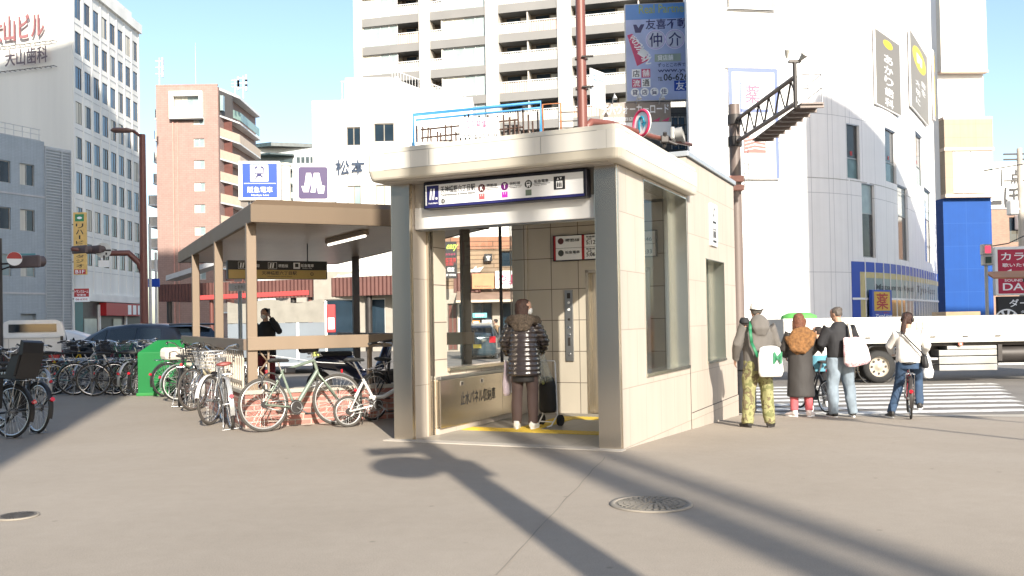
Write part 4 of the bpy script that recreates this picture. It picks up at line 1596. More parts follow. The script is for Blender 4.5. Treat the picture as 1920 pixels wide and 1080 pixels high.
# rooftop billboard frame with the advert banner
Rf = thing('billboard_scaffold', 'blue steel rooftop billboard frame crowded with rusty scaffold bars', 'billboard frame', (0, 45.5, 0))
yr = 45.5
zR = lambda x, y: (602 - .0175 * (x - 960) - y) * yr / F + CH
xR = lambda x, y=230: (x - 960 - .0175 * (y - 602)) / F * yr
FB = M('blue_frame_paint', (.06, .27, .55), .5, 0, .1)
RUST = M('rusty_bar', (.06, .032, .022), .7, 0, .3, 6)
mb = MB().mat(FB)
a, b = Vector((xR(774), 0, zR(774, 214))), Vector((xR(1014), -.0, zR(1014, 190)))
mb.tube([a + Vector((0, 0, -2.2)), a, b, b + Vector((0, 0, -2.4))], .10, 4, cap=True)
mb.tube([a + Vector((0, 1.2, -2.2)), a + Vector((0, 1.2, 0)), b + Vector((0, 1.2, 0)), b + Vector((0, 1.2, -2.4))], .07, 4)
mb.obj('frame', Rf)
for i in range(26):
    t = (i + .5) / 26
    p = a.lerp(b, t)
    hh = random.uniform(1.2, 2.1)
    MB().mat(RUST).tube([p + Vector((0, .5, -2.3)), p + Vector((random.uniform(-.1, .1), .5, -2.2 + hh))], .045, 5).obj('bar', Rf)
for k in range(4):
    q = random.uniform(.2, .9)
    MB().mat(RUST).tube([a + Vector((.3, .5 + .1 * k, -.65 - .4 * k)), b + Vector((-.3 - q, .5 + .1 * k, -.75 - .35 * k))], .045, 5).obj('bar', Rf)
for (xx, zz, ww, hh) in ((4.45, -1.2, .9, 1.1), (5.1, -1.5, .7, .9), (1.2, -1.5, .7, .7)):
    p = a + Vector((xx, .8, zz - .3))
    MB().mat(M('dark_machine', (.10, .09, .085), .5)).rb(p.x, p.y, p.z, p.x + ww, p.y + .6, p.z + hh, .04).obj('unit', Rf)
MB().mat(M('orange_bar', (.45, .16, .06), .6)).tube([(xR(1018), .3, zR(1018, 245)), (xR(1018), .3, zR(1018, 192)), (xR(1052), .3, zR(1052, 189)), (xR(1052), .3, zR(1052, 245))], .05, 5).obj('frame', Rf)
for y in (205, 222, 235):
    MB().mat(DARK).tube([(xR(1050), .5, zR(1050, y)), (xR(1085), .5, zR(1085, y - 1))], .03, 5).obj('bar', Rf)
mb = MB().mat(RW).bx(xR(760), .2, 9.0, xR(1110), 2.5, zR(900, 262))
mb.obj('plinth', Rf)
for c_ in [c for c in Rf.children]:
    pass


def p_banner(mb, w_, h, o):
    mb.mat(PINKP).text('広告募集', w_ * .12, h * .42, w_ * .70, h * .88, o)
    mb.text('随時受付中', w_ * .1, h * .25, w_ * .6, h * .36, o).mat(BLACK).text('06-6351-8', w_ * .1, h * .02, w_ * .95, h * .17, o)


shop_board('white banner with pink advert lettering hung on the blue rooftop frame', 862, 936, 221, 258, WHITES, p_banner, 45.2)

# ---- G billboard and dark building beside the drug store
yb = 51.
zG = lambda x, y: (602 - .0175 * (x - 960) - y) * yb / F + CH
xG = lambda x, y=100: (x - 960 - .0175 * (y - 602)) / F * yb
Gd = thing('dark_building', 'dark narrow building with iron balcony behind the elevator house roof', 'building', (0, yb, GZ))
mb = MB().mat(M('dark_facade', (.10, .10, .10), .6, 0, .2)).bx(xG(1140), 1.0, 0, xG(1310), 8, zG(1230, 192) - GZ)
mb.obj('wall', Gd)
mb = MB().mat(M('dark_iron', (.05, .055, .06), .5))
for z in (210, 232, 250, 268):
    mb.bx(xG(1250), .3, zG(1270, z) - GZ, xG(1310), .36, zG(1270, z) - GZ + .06)
for i in range(9):
    x = xG(1256) + i * .2
    mb.bx(x, .3, zG(1270, 275) - GZ, x + .03, .33, zG(1270, 210) - GZ)
mb.bx(xG(1250), .3, zG(1270, 280) - GZ, xG(1310), 1, zG(1270, 277) - GZ)
mb.obj('iron_balcony', Gd)
window(Gd, frame_x((0, .98, 0), (1, 0)), xG(1262), zG(1270, 268), xG(1290), zG(1270, 200), d=.02, glass=WINGB)
Bb = thing('billboard', 'big blue and lilac billboard with phone number beside the white drug store', 'billboard', (xG(1174, 190), yb - .5, zG(1174, 192)), R(-4))
w_, h = xG(1330) - xG(1174), zG(1174, 12) - zG(1174, 192)
MB().mat(STEELD).rb(-.05, .02, -.05, w_, .35, h + .05, .02).obj('panel', Bb)
BBG = M('billboard_lilac', (.36, .42, .64), .4, 0, .22, .5)
mb = MB().mat(BBG).bx(0, -.01, 0, w_ - .05, .03, h)
mb.obj('face', Bb)
mb = MB()
o_ = (0, -.012, 0)
q = lambda x: w_ * (x - 55) / (650 - 55)
v_ = lambda y: h * (735 - y) / (735 - 40)
mb.mat(M('billboard_blue', (.10, .25, .56), .4, 0, .1, .6)).rect(0, v_(150), w_ - .06, v_(40), o_, th=.001)
mb.mat(M('sage_print', (.30, .36, .12), .5)).text('Real Partner', q(150), v_(108), q(495), v_(45), o_, th=.004)
mb.mat(NAVY).text('友喜不動産', q(195), v_(225), q(560), v_(150), o_, th=.004)
mb.poly([(q(108), v_(185)), (q(130), v_(185)), (q(146), v_(212)), (q(162), v_(185)), (q(188), v_(185)), (q(160), v_(245)), (q(122), v_(245))], o_, th=.003)
for cx, ch in ((265, '仲'), (400, '介')):
    mb.mat(WHITES).disc(q(cx), v_(300), q(125) - q(55), None, o_, th=.003)
    mb.mat(M('ring_lilac', (.40, .30, .60), .5)).disc(q(cx), v_(300), q(122) - q(55), None, o_, th=.004).mat(M('ring_white', (.50, .52, .62), .5)).disc(q(cx), v_(300), q(117) - q(55), None, o_, th=.005)
    mb.mat(NAVY).text(ch, q(cx - 45), v_(350), q(cx + 45), v_(250), o_, th=.007)
mb.mat(PINKP).poly([(q(65), v_(260)), (q(100), v_(250)), (q(225), v_(440)), (q(130), v_(485))], o_, th=.003)
mb.mat(WHITES)
uu = Vector((.8, 0, -.6))
vv = Vector((.6, 0, .8))
for k, ch in enumerate('街のフォーラル'):
    p = Vector((q(76 + k * 14), o_[1], v_(290 + k * 27)))
    s_ = .34 + k * .03
    mb.text(ch, 0, 0, s_, s_, p, uu, vv, th=.006)
mb.mat(M('olive_strip', (.30, .36, .30), .5)).rect(q(255), v_(460), q(440), v_(405), o_, th=.002).mat(WHITES).text('貸店舗', q(275), v_(452), q(385), v_(412), o_, th=.004)
mb.mat(NAVY).text('ずっとこの街で', q(275), v_(500), q(470), v_(470), o_, th=.004)
mb.mat(NAVY).text('www.yu-kei', q(275), v_(545), q(575), v_(508), o_, th=.004)
mb.mat(BLACK).text('06-6263-18', q(315), v_(598), q(600), v_(548), o_, th=.004).text('TEL', q(275), v_(598), q(308), v_(570), o_, th=.004)
for k, (ch, x, y, c1, c2) in enumerate((('店', 92, 570, WHITES, BLACK), ('舗', 160, 570, PINKP, WHITES), ('流', 92, 640, PINKP, WHITES), ('通', 160, 640, WHITES, BLACK))):
    mb.mat(c1).rect(q(x), v_(y), q(x + 62), v_(y - 62), o_, th=.003).mat(c2).text(ch, q(x + 6), v_(y - 6), q(x + 56), v_(y - 56), o_, th=.005)
for k, ch in enumerate('貸店賃住'):
    mb.mat(WHITES).disc(q(112 + k * 68), v_(675), q(85) - q(55), None, o_, th=.003).mat(NAVY).text(ch, q(92 + k * 68), v_(695), q(132 + k * 68), v_(655), o_, th=.005)
mb.mat(BLUEP).rect(q(388), v_(675), q(540), v_(600), o_, th=.003).mat(WHITES).text('友喜', q(400), v_(668), q(525), v_(608), o_, th=.005)
mb.mat(PINKP).poly([(q(480), v_(450)), (q(520), v_(300)), (q(560), v_(300)), (q(560), v_(450))], o_, th=.002)
mb.obj('lettering', Bb)


def p_walk(mb, w_, h, o):
    mb.mat(WHITES).rect(0, 0, w_, h * .42, o, th=.001)
    mb.text('天六ウォーカーロード', w_ * .04, h * .66, w_ * .97, h * .95, o)
    mb.mat(PINKP)
    for k in range(3):
        x = w_ * (.6 + .13 * k)
        mb.poly([(x, h * .44), (x + w_ * .1, h * .44), (x + w_ * .12, h * .56)], o, th=.003)
    mb.mat(WHITES).text('天神橋筋商店街', w_ * .05, h * .46, w_ * .55, h * .58, o)


shop_board('taupe sign with white katakana and pink arrows below the big billboard', 1125, 1259, 193, 258, M('sign_taupe', (.24, .195, .165), .5), p_walk, 48)
for k, x in enumerate((1150, 1195, 1238)):
    p = D(x, 192, 47.6)
    mb = MB().mat(LGREY).tube([(0, .4, 0), (0, .1, .25), (0, -.6, .3), (0, -.8, .1)], .025, 6).cyl((0, -.8, .15), (0, -.85, -.02), .05, .12, 10)
    o = mb.obj('sign_lamp')
    o.location = p
    tag(o, 'small gooseneck lamp over the taupe katakana sign', 'lamp', 'lamps over the taupe sign')
# ---- H white drug store with the rounded corner
H = thing('drug_store', 'big white drug store building with rounded corner, slit windows and blue-framed shop front', 'building', (8.1, 41, GZ))
DW = M('white_panel', (.86, .85, .83), .55, 0, .03, .4)
DPAN = MT('white_metal_panels', (.80, .79, .79), (.40, .40, .42), .95, 3.66, .012, 0, .4, .025, .2)
HT = 24.
flat0, flat1 = Vector((8.1, 41)), Vector((13.6, 41.9))
cur = [Vector(q) for q in ((13.6, 41.9), (14.9, 42.4), (16.1, 43.15), (17.25, 44.1), (18.35, 45.2), (19.4, 46.45), (20.4, 47.8), (21.4, 49.25), (22.4, 50.8), (23.4, 52.4), (24.4, 54.0), (25.4, 55.65), (26.4, 57.3), (27.4, 59.0))]
# resample finely by arc length
acc = [0.]
for a, b in zip(cur, cur[1:]):
    acc.append(acc[-1] + (b - a).length)


def cpt(s_, off=0.):
    s_ = max(0, min(acc[-1], s_))
    for i in range(len(cur) - 1):
        if s_ <= acc[i + 1] + 1e-9:
            t = (s_ - acc[i]) / (acc[i + 1] - acc[i])
            p = cur[i].lerp(cur[i + 1], t)
            d0 = (cur[min(i + 1, len(cur) - 1)] - cur[max(i - 1, 0)] if i else cur[1] - cur[0]).normalized()
            d1 = (cur[min(i + 2, len(cur) - 1)] - cur[i]).normalized()
            d = d0.lerp(d1, t).normalized()
            nrm = Vector((d.y, -d.x))
            q = p + nrm * off - Vector((8.1, 41))
            return Vector((q.x, q.y, 0))
    return None


def s_of(px, py=420):
    r_ = ray(px, py)
    u_ = r_.x / r_.y
    lo, hi = 0., acc[-1]
    for _ in range(40):
        m = (lo + hi) / 2
        q = cpt(m) + Vector((8.1, 41, 0))
        if q.x / q.y < u_:
            lo = m
        else:
            hi = m
    return lo


def zH(px, py):
    q = cpt(s_of(px, py)) + Vector((8.1, 41, 0))
    return D(px, py, q.y).z - GZ


def cpanel(mb, s0, s1, z0, z1, off=0., th=0, ns=None):
    """a strip of the curved wall"""
    ns = ns or max(1, int((s1 - s0) / .5))
    S = [s0 + (s1 - s0) * i / ns for i in range(ns + 1)]
    lo = [cpt(q, off) + Vector((0, 0, z0)) for q in S]
    hi = [cpt(q, off) + Vector((0, 0, z1)) for q in S]
    n_ = ns + 1
    mb.add(lo + hi, [(i, i + 1, n_ + i + 1, n_ + i) for i in range(ns)], True)
    if th:
        lb = [cpt(q, off - th) + Vector((0, 0, z0)) for q in S]
        hb = [cpt(q, off - th) + Vector((0, 0, z1)) for q in S]
        mb.add(hi + hb, [(i, i + 1, n_ + i + 1, n_ + i) for i in range(ns)])
        mb.add(lb + lo, [(i, i + 1, n_ + i + 1, n_ + i) for i in range(ns)])
        mb.add([lo[0], hi[0], hb[0], lb[0]], [(3, 2, 1, 0)])
        mb.add([lo[-1], hi[-1], hb[-1], lb[-1]], [(0, 1, 2, 3)])


def Sx(a, b, y):
    return s_of(a, y), s_of(b, y)


slits = []
for a, b, t, bo in ((1588, 1612, 233, 335), (1660, 1680, 243, 342), (1717, 1730, 252, 348), (1754, 1762, 262, 352)):
    slits.append((*Sx(a, b, 290), zH((a + b) / 2, bo), zH((a + b) / 2, t), 0))
for a, b, t, bo in ((1617, 1641, 345, 483), (1684, 1703, 350, 488), (1734, 1747, 357, 492), (1767, 1775, 364, 496)):
    slits.append((*Sx(a, b, 420), zH((a + b) / 2, bo), zH((a + b) / 2, t), 1))
zt_store = zH(1600, 490)
s_st = s_of(1597, 540)
cuts = sorted({0., acc[-1], s_st} | {q for o in slits for q in o[:2]})
zs = sorted({0., zt_store, HT} | {q for o in slits for q in o[2:4]})
mb = MB().mat(DPAN)
for i in range(len(cuts) - 1):
    for k in range(len(zs) - 1):
        cs, cz = (cuts[i] + cuts[i + 1]) / 2, (zs[k] + zs[k + 1]) / 2
        if any(o[0] < cs < o[1] and o[2] < cz < o[3] for o in slits) or (cs > s_st and cz < zt_store):
            continue
        cpanel(mb, cuts[i], cuts[i + 1], zs[k], zs[k + 1])
for o in slits:
    for q in o[:2]:
        a, b = cpt(q), cpt(q, -.18)
        mb.add([a + Vector((0, 0, o[2])), b + Vector((0, 0, o[2])), b + Vector((0, 0, o[3])), a + Vector((0, 0, o[3]))], [(0, 1, 2, 3)])
# storey joint
mb.mat(GREYP)
cpanel(mb, 0, acc[-1], 7.98, 8.02, .004)
e = cpt(acc[-1])
mb.mat(DW).add([e, e + Vector((-8, 6, 0)), e + Vector((-8, 6, HT)), e + Vector((0, 0, HT))], [(0, 1, 2, 3)])
mb.obj('curved_wall', H)
mb = MB()
XH = frame_x((0, 0, 0), (flat1 - flat0))
mb.X = XH
LF = (flat1 - flat0).length
mb.mat(DW).facade(LF, HT, [], .1)
mb.mat(GREYP)
mb.bx(.2, -.004, 9.55, LF, 0, 9.58)
mb.bx(2.9, -.004, 0, 2.92, 0, 9.5)
mb.mat(DW)
mb.add([(0, 0, 0), (5, 14, 0), (5, 14, HT), (0, 0, HT)], [(0, 3, 2, 1)])
mb.bx(LF - .12, -.03, 0, LF, .0, HT)
mb.obj('flat_wall', H)
for a, b, z0, z1, kind in slits:
    mb = MB()
    teal, drk = M('slit_glass_teal', (.10, .17, .18), .08, 0, .2), M('slit_glass_dark', (.04, .045, .05), .08, 0, .3, 1)
    zm = z0 + (z1 - z0) * (.38 if kind == 0 else .60)
    mb.mat(teal if kind == 0 else drk)
    cpanel(mb, a, b, z0, zm, -.16, ns=2)
    mb.mat(drk if kind == 0 else M('slit_glass_pale', (.28, .36, .38), .08, 0, .1))
    cpanel(mb, a, b, zm, z1, -.16, ns=2)
    mb.mat(STEELD)
    cpanel(mb, a, b, zm - .03, zm + .03, -.13, .04, ns=2)
    cpanel(mb, a, b, z0, z0 + .06, -.12, .04, ns=2)
    cpanel(mb, a, a + .05, z0, z1, -.12, .04, ns=1)
    cpanel(mb, b - .05, b, z0, z1, -.12, .04, ns=1)
    if kind == 0:
        mb.mat(REDP)
        c_ = (a + b) / 2
        cpanel(mb, c_ - .08, c_ + .12, zm + .15, zm + .35, -.15, ns=1)
    mb.obj('window', H)
# shop front
sB = s_of(1787, 560)
mb = MB().mat(BLUEP)
zb0 = zt_store - .48
cpanel(mb, s_st, sB, zb0, zt_store, .03, .05)
cpanel(mb, s_st, s_of(1612, 540), 0, zb0, .03, .05)
mb.mat(M('pale_gold', (.50, .42, .20), .5))
z_g = zb0 - .28
s_g = s_of(1612, 540)
cpanel(mb, s_g, sB, z_g, zb0, .03, .05)
cpanel(mb, s_g, s_of(1622, 540), 0, z_g, .03, .05)
s_b = s_of(1622, 540)
z_f = z_g - .95
mb.mat(M('sage_fascia', (.20, .27, .28), .3, 0, .06))
cpanel(mb, s_b, sB, z_f, z_g, .02, .05)
mb.mat(WHITE)
k = 0
q = s_of(1621, 540)
while q < sB:
    cpanel(mb, q, q + .05, 0, zt_store, .06, .04, ns=1)
    q += .98
cpanel(mb, s_st, sB, z_f - .1, z_f, .06, .05)
mb.obj('shop_frame', H)
mb = MB().mat(CLEAR)
cpanel(mb, s_of(1664, 560), sB, 0, z_f - .1, -.05)
mb.mat(WINGP)
cpanel(mb, s_b, s_of(1664, 560), 0, z_f - .1, -.04)
cpanel(mb, s_of(1757, 560), sB, 0, z_f - .1, -.02)
mb.obj('shop_glazing', H)
mb = MB().mat(M('shop_inside', (.16, .16, .15), .7, 0, .4, 2))
cpanel(mb, s_b, sB, 0, zt_store, -2.6)
mb.mat(M('orange_shelf', (.55, .26, .06), .6))
cpanel(mb, s_of(1712, 560), s_of(1738, 560), .3, 3.0, -1.2, .3)
mb.mat(M('steel_shelf', (.25, .28, .3), .5, 0, .3, 5))
cpanel(mb, s_of(1668, 560), s_of(1700, 560), .2, 1.9, -1.4, .4)
mb.obj('shop_interior', H)
mb = MB().mat(M('strip_light', (.9, .9, .9), .5, emit=(1, 1, .95, 2.5)))
for z in (2.55, 2.95):
    cpanel(mb, s_of(1668, 560), s_of(1740, 560), z, z + .06, -1.0, .2)
mb.obj('strip_lamp', H)


def clabel(mb, s0, s1, z0, z1, t, off, shear=0.):
    """lettering wrapped along the curved wall"""
    vs, fs = text_geo(t)
    mb.add([cpt(s0 + (s1 - s0) * (a + shear * (b - .5) * (z1 - z0) / (s1 - s0)), off) + Vector((0, 0, z0 + (z1 - z0) * b)) for a, b in vs], fs)


mb = MB().mat(M('lettering_dark_teal', (.02, .035, .05), .4))
a, b = Sx(1640, 1712, 522)
zc_ = (z_f + z_g) / 2
clabel(mb, a, b, zc_ - .18, zc_ + .2, 'Matsumoto Kiyoshi', .035, .2)
a, b = Sx(1717, 1751, 522)
clabel(mb, a, b, zc_ - .22, zc_ + .28, 'Tyo-kaz', .035, .2)
a, b = Sx(1757, 1784, 524)
clabel(mb, a, b, zc_ - .16, zc_ + .12, 'Tenroku', .035)
mb.obj('fascia_lettering', H)


def curve_sign(label, px0, px1, py0, py1, paint, back, off=.16):
    s0, s1 = Sx(px0, px1, (py0 + py1) / 2)
    pm = (px0 + px1) / 2
    z0, z1 = zH(pm, py1), zH(pm, py0)
    o_a, o_b = cpt(s0, off), cpt(s1, off)
    u = (o_b - o_a)
    o = thing('wall_sign', label, 'sign', Vector((8.1, 41, GZ)) + o_a + Vector((0, 0, z0)), math.atan2(u.y, u.x))
    wd, h = u.length, z1 - z0
    mb = MB().mat(WHITE).rb(0, 0, 0, wd, .10, h, .02)
    mb.mat(STEELD).bx(wd * .2, .1, h * .3, wd * .3, .25, h * .33).bx(wd * .2, .1, h * .8, wd * .3, .25, h * .83)
    mb.obj('box', o)
    mb = MB().mat(back).bx(.05, -.006, .05, wd - .05, .01, h - .05)
    mb.obj('face', o)
    mb = MB()
    paint(mb, wd, h, (0, -.008, 0))
    mb.obj('lettering', o)


def p_akari(mb, w_, h, o):
    mb.mat(M('sun_yellow', (.62, .50, .04), .5)).disc(w_ * .5, h * .88, w_ * .19, h * .055, o)
    mb.mat(WHITES)
    for k, ch in enumerate('あかり歯科'):
        mb.text(ch, w_ * .33, h * (.62 - k * .145), w_ * .68, h * (.735 - k * .145), o)


def p_ha(mb, w_, h, o):
    mb.mat(MATS['sun_yellow']).disc(w_ * .5, h * .76, w_ * .38, h * .15, o)
    mb.mat(WHITES).poly([(w_ * .34, h * .82), (w_ * .66, h * .82), (w_ * .64, h * .70), (w_ * .56, h * .70), (w_ * .5, h * .74), (w_ * .44, h * .70), (w_ * .36, h * .70)], o, th=.004)
    for k, ch in enumerate('歯を'):
        mb.text(ch, w_ * .58, h * (.45 - k * .11), w_ * .82, h * (.53 - k * .11), o)
    for k, ch in enumerate('大切に'):
        mb.text(ch, w_ * .25, h * (.37 - k * .12), w_ * .49, h * (.45 - k * .12), o)


def p_win(mb, w_, h, o):
    mb.mat(M('amber_pane', (.52, .40, .07), .5)).rect(w_ * .15, h * .70, w_ * .47, h * .94, o).rect(w_ * .56, h * .70, w_ * .88, h * .94, o).rect(w_ * .15, h * .06, w_ * .47, h * .64, o).rect(w_ * .56, h * .06, w_ * .88, h * .64, o)


TAU = M('sign_dark_taupe', (.19, .175, .155), .5, 0, .03)
curve_sign('tall grey sign with yellow dot and white vertical hiragana on the rounded white wall', 1636, 1682, 67, 205, p_akari, TAU)
curve_sign('grey sign with a white tooth in a yellow oval on the rounded white wall', 1702, 1734, 82, 216, p_ha, TAU)
curve_sign('narrow grey sign with four yellow panes at the right of the tooth sign', 1746, 1766, 99, 228, p_win, TAU)
# drug sign beside the door
q = cpt(s_of(1645, 565), .35) + Vector((8.1, 41, 0))
a, t = D(1626, 600, q.y), D(1626, 544, q.y)
qa, qb = cpt(s_of(1624, 565), .30), cpt(s_of(1661, 565), .30)
o = thing('drug_sign', 'blue and yellow drug store sign with a red character beside the shop window', 'sign', (8.1 + qa.x, 41 + qa.y, a.z - .3), math.atan2(qb.y - qa.y, qb.x - qa.x))
w_, h = (qb - qa).length, t.z - a.z + .3
MB().mat(BLUEP).rb(0, 0, 0, w_, .15, h, .02).obj('panel', o)
mb = MB().mat(M('drug_yellow', (.60, .36, .03), .4)).rect(w_ * .1, h * .42, w_ * .9, h * .95, (0, -.001, 0))
mb.mat(REDP).text('薬', w_ * .2, h * .46, w_ * .8, h * .91, (0, -.001, 0), th=.006)
mb.text('クスリ 化粧品', w_ * .16, h * .345, w_ * .84, h * .39, (0, -.001, 0), th=.006)
mb.mat(WHITES).text('TyoLine', w_ * .08, h * .2, w_ * .92, h * .325, (0, -.001, 0), th=.006, shear=.1)
mb.obj('lettering', o)


# pale banner on the flat wall
def wall_banner(label, px0, px1, py0, py1, paint, back):
    pm = (px0 + px1) / 2
    Y = 41 + (D(px0, 300, 41.4).x - 8.1) * (.9 / 5.5) - .12
    a, b = D(px0, py1, Y), D(px1, py1, Y)
    h = D(px0, py0, Y).z - a.z
    o = thing('wall_banner', label, 'banner', a, math.atan2(.9, 5.5))
    wd = (b - a).length
    mb = MB().mat(back).rb(0, 0, 0, wd, .05, h, .01)
    mb.mat(STEELD).bx(-.12, -.05, h + .03, wd + .02, .02, h + .09).bx(-.05, -.05, -.05, wd, .02, -.01)
    mb.obj('panel', o)
    mb = MB()
    paint(mb, wd, h, (0, -.001, 0))
    mb.obj('print', o)


def p_drug(mb, w_, h, o):
    bl = M('faded_blue', (.12, .16, .37), .5, 0, .05)
    pk = M('faded_coral', (.38, .13, .11), .5, 0, .05)
    mb.mat(bl).rect(0, .03 * h, w_ * .07, h, o).rect(w_ * .07, h * .965, w_, h, o).rect(w_ * .93, 0, w_, h * .965, o)
    mb.rect(w_ * .22, h * .55, w_ * .25, h * .87, o).rect(w_ * .25, h * .86, w_ * .75, h * .87, o).rect(w_ * .22, h * .60, w_ * .8, h * .63, o)
    mb.mat(M('faded_pink', (.42, .11, .18), .5)).text('薬', w_ * .32, h * .68, w_ * .64, h * .85, o, th=.004)
    mb.mat(pk).rect(w_ * .28, h * .23, w_ * .73, h * .38, o)
    mb.mat(WHITES)
    for k in range(4):
        yy = h * (.25 + .033 * k)
        mb.poly([(w_ * .3, yy), (w_ * .5, yy + h * .02), (w_ * .72, yy + h * .008), (w_ * .72, yy + h * .018), (w_ * .5, yy + h * .032), (w_ * .3, yy + h * .006)], o, th=.004)
    mb.mat(GREYP).text('Tyo-kaz', w_ * .25, h * .08, w_ * .75, h * .13, o, th=.003, shear=.1)


wall_banner('tall white banner with faded blue border and pink character on the flat drug store wall', 1370, 1468, 127, 334, p_drug, WHITES)
wall_banner('pale taupe banner at the top of the flat drug store wall', 1366, 1460, -60, 14, lambda mb, w_, h, o: mb.mat(WHITES).text('医療専門学校', w_ * .06, h * .18, w_ * .94, h * .5, o), M('pale_taupe', (.30, .29, .26), .5))

# ---- I beige and blue tower right of the drug store
I_ = thing('blue_beige_building', 'narrow building with blue panelled lower wall and beige bay window', 'building', (29.3, 62, GZ))
BLP = MT('blue_panels', (.005, .062, .27), (.015, .08, .30), 1.6, 1.55, .02, 0, .65, .05, .1)
XI = frame_x((0, 0, 0), (1, .05))
w_ = 3.35
zI = lambda y: (587 - y) * 62 / F + CH - GZ
mb = MB(XI).mat(BLP).bx(0, 0, 0, w_, 9, zI(371))
mb.mat(DW).bx(.0, .3, zI(371) + .01, w_ - .15, 9, 26)
mb.obj('wall', I_)
PCH = M('peach_band', (.62, .48, .38), .6, 0, .05)
BEI = MT('beige_panels', (.38, .30, .22), (.25, .2, .15), 1.1, .9, .01, 0, .6, .06, .1)
mb = MB(XI).mat(PCH).bx(-.05, -.45, zI(371) + .01, w_ + .02, .2, zI(364)).bx(-.05, -.45, zI(283), w_ + .05, .2, zI(277)).bx(-.05, -.4, zI(224), w_, .2, zI(219)).bx(-.05, -.3, zI(135), w_ - .1, .2, zI(131))
mb.mat(BEI).bx(0, -.4, zI(277), w_, .25, zI(224)).bx(0, -.4, zI(364), .55, .25, zI(283))
mb.mat(M('cream_upper', (.70, .65, .56), .6, 0, .04)).bx(0, -.25, zI(131), w_ - .15, .28, 26)
mb.obj('bay', I_)
window(I_, XI @ Matrix.Translation((0, -.4, 0)), .56, zI(362), 1.75, zI(285), d=.05, style='none', glass=WINGP, frame=WHITE, curtain=.3)
window(I_, XI @ Matrix.Translation((0, -.4, 0)), 1.80, zI(362), 3.3, zI(285), d=.05, style='none', glass=WINGP, frame=WHITE, curtain=.9)

# ---- J brick building far right
J = thing('brick_building', 'brown brick building with white roof board of black lettering above the red sign board', 'building', (35.5, 70, GZ))
BRJ = MT('pale_bricks', (.36, .23, .17), (.28, .2, .16), .22, .075, .01, .5, .8, .15, .2)
zJ = lambda y: (586.5 - y) * 70 / F + CH - GZ
XJ = frame_x((0, 0, 0), (1, 0))
op = (2.6, zJ(455), 3.9, zJ(408))
mb = MB(XJ).mat(BRJ).facade(10, zJ(393), [op], .2)
mb.bx(.01, .3, 0, 10, 9, zJ(394))
mb.obj('wall', J)
window(J, XJ, *op, d=.15, frame=BRONZE)
mb = MB(XJ).mat(M('white_board', (.80, .79, .75), .6, 0, .06)).bx(.2, -.1, zJ(392), 10, .3, zJ(310))
mb.mat(LGREY).bx(.2, .4, zJ(310), 10, 3, zJ(302))
mb.obj('roof_board', J)
mb = MB(XJ).mat(BLACK)
for ch, x0_, x1_, y0, y1 in (('ニ', .5, 1.3, 384, 352), ('一', 1.3, 2.0, 384, 376), ('ほ', 2.2, 3.3, 390, 352), ('点', 2.7, 3.6, 346, 318)):
    mb.text(ch, x0_, zJ(y0), x1_, zJ(y1), (0, -.1, 0), th=.06)
mb.bx(2.0, -.14, zJ(350), 2.08, -.1, zJ(318))
mb.obj('lettering', J)
mb = MB(XJ).mat(WHITE).rb(3.0, -.5, zJ(432), 3.9, 0, zJ(405), .05)
mb.obj('air_conditioner', J)
# karaoke signs
Y = 46.
a, b, t = D(1867, 554, Y), D(2030, 554, Y), D(1867, 463, Y)
o = thing('karaoke_sign', 'red sign board with white katakana, arrow and letters above the darts sign', 'sign', (a.x, Y, a.z), R(-3))
w_, h = (b - a).length, t.z - a.z
MB().mat(WHITE).rb(0, 0, 0, w_, .3, h, .03).obj('box', o)
CRIM = M('crimson_face', (.42, .012, .05), .4, 0, .04)
mb = MB().mat(CRIM).rect(.14, .08, w_, h - .14, (0, -.001, 0))
o_ = (0, -.002, 0)
mb.mat(WHITES).text('カラオケ', .30, h * .72, 2.7, h * .88, o_, th=.004).text('歌いたい放題', .36, h * .58, 2.3, h * .66, o_, th=.004)
mb.poly([(.36, h * .455), (.8, h * .54), (.8, h * .49), (2.6, h * .49), (2.6, h * .42), (.8, h * .42), (.8, h * .37)], o_, th=.004)
mb.text('SOUND LIVE', .45, h * .28, 1.9, h * .33, o_, th=.004).text('DAM', .36, h * .10, 1.9, h * .25, o_, th=.004)
mb.obj('lettering', o)
a, b, t = D(1873, 600, Y), D(2030, 600, Y), D(1873, 556, Y)
o = thing('darts_sign', 'black darts sign with white katakana and dartboard below the red sign', 'sign', (a.x, Y + .05, a.z - .6), R(-3))
w_, h = (b - a).length, t.z - a.z + .6
MB().mat(BLACK).rb(0, 0, 0, w_, .25, h, .02).obj('box', o)
mb = MB().mat(WHITES).text('ダーツ', .55, h * .70, 2.0, h * .92, o_, th=.004)
mb.disc(.42, h * .30, .62, .62, o_, th=.002).mat(BLACK).disc(.42, h * .30, .55, .55, o_, th=.003)
mb.mat(WHITES)
for k in range(10):
    a0 = R(36 * k)
    mb.poly([(.42, h * .30), (.42 + .55 * math.cos(a0), h * .30 + .55 * math.sin(a0)), (.42 + .55 * math.cos(a0 + .25), h * .30 + .55 * math.sin(a0 + .25))], o_, th=.005)
mb.text('ダーツバー', 1.1, h * .52, 2.3, h * .60, o_, th=.004).mat(M('lime_print', (.55, .75, .10))).text('B-GAME', 1.05, h * .36, 2.6, h * .46, o_, th=.004)
mb.obj('lettering', o)

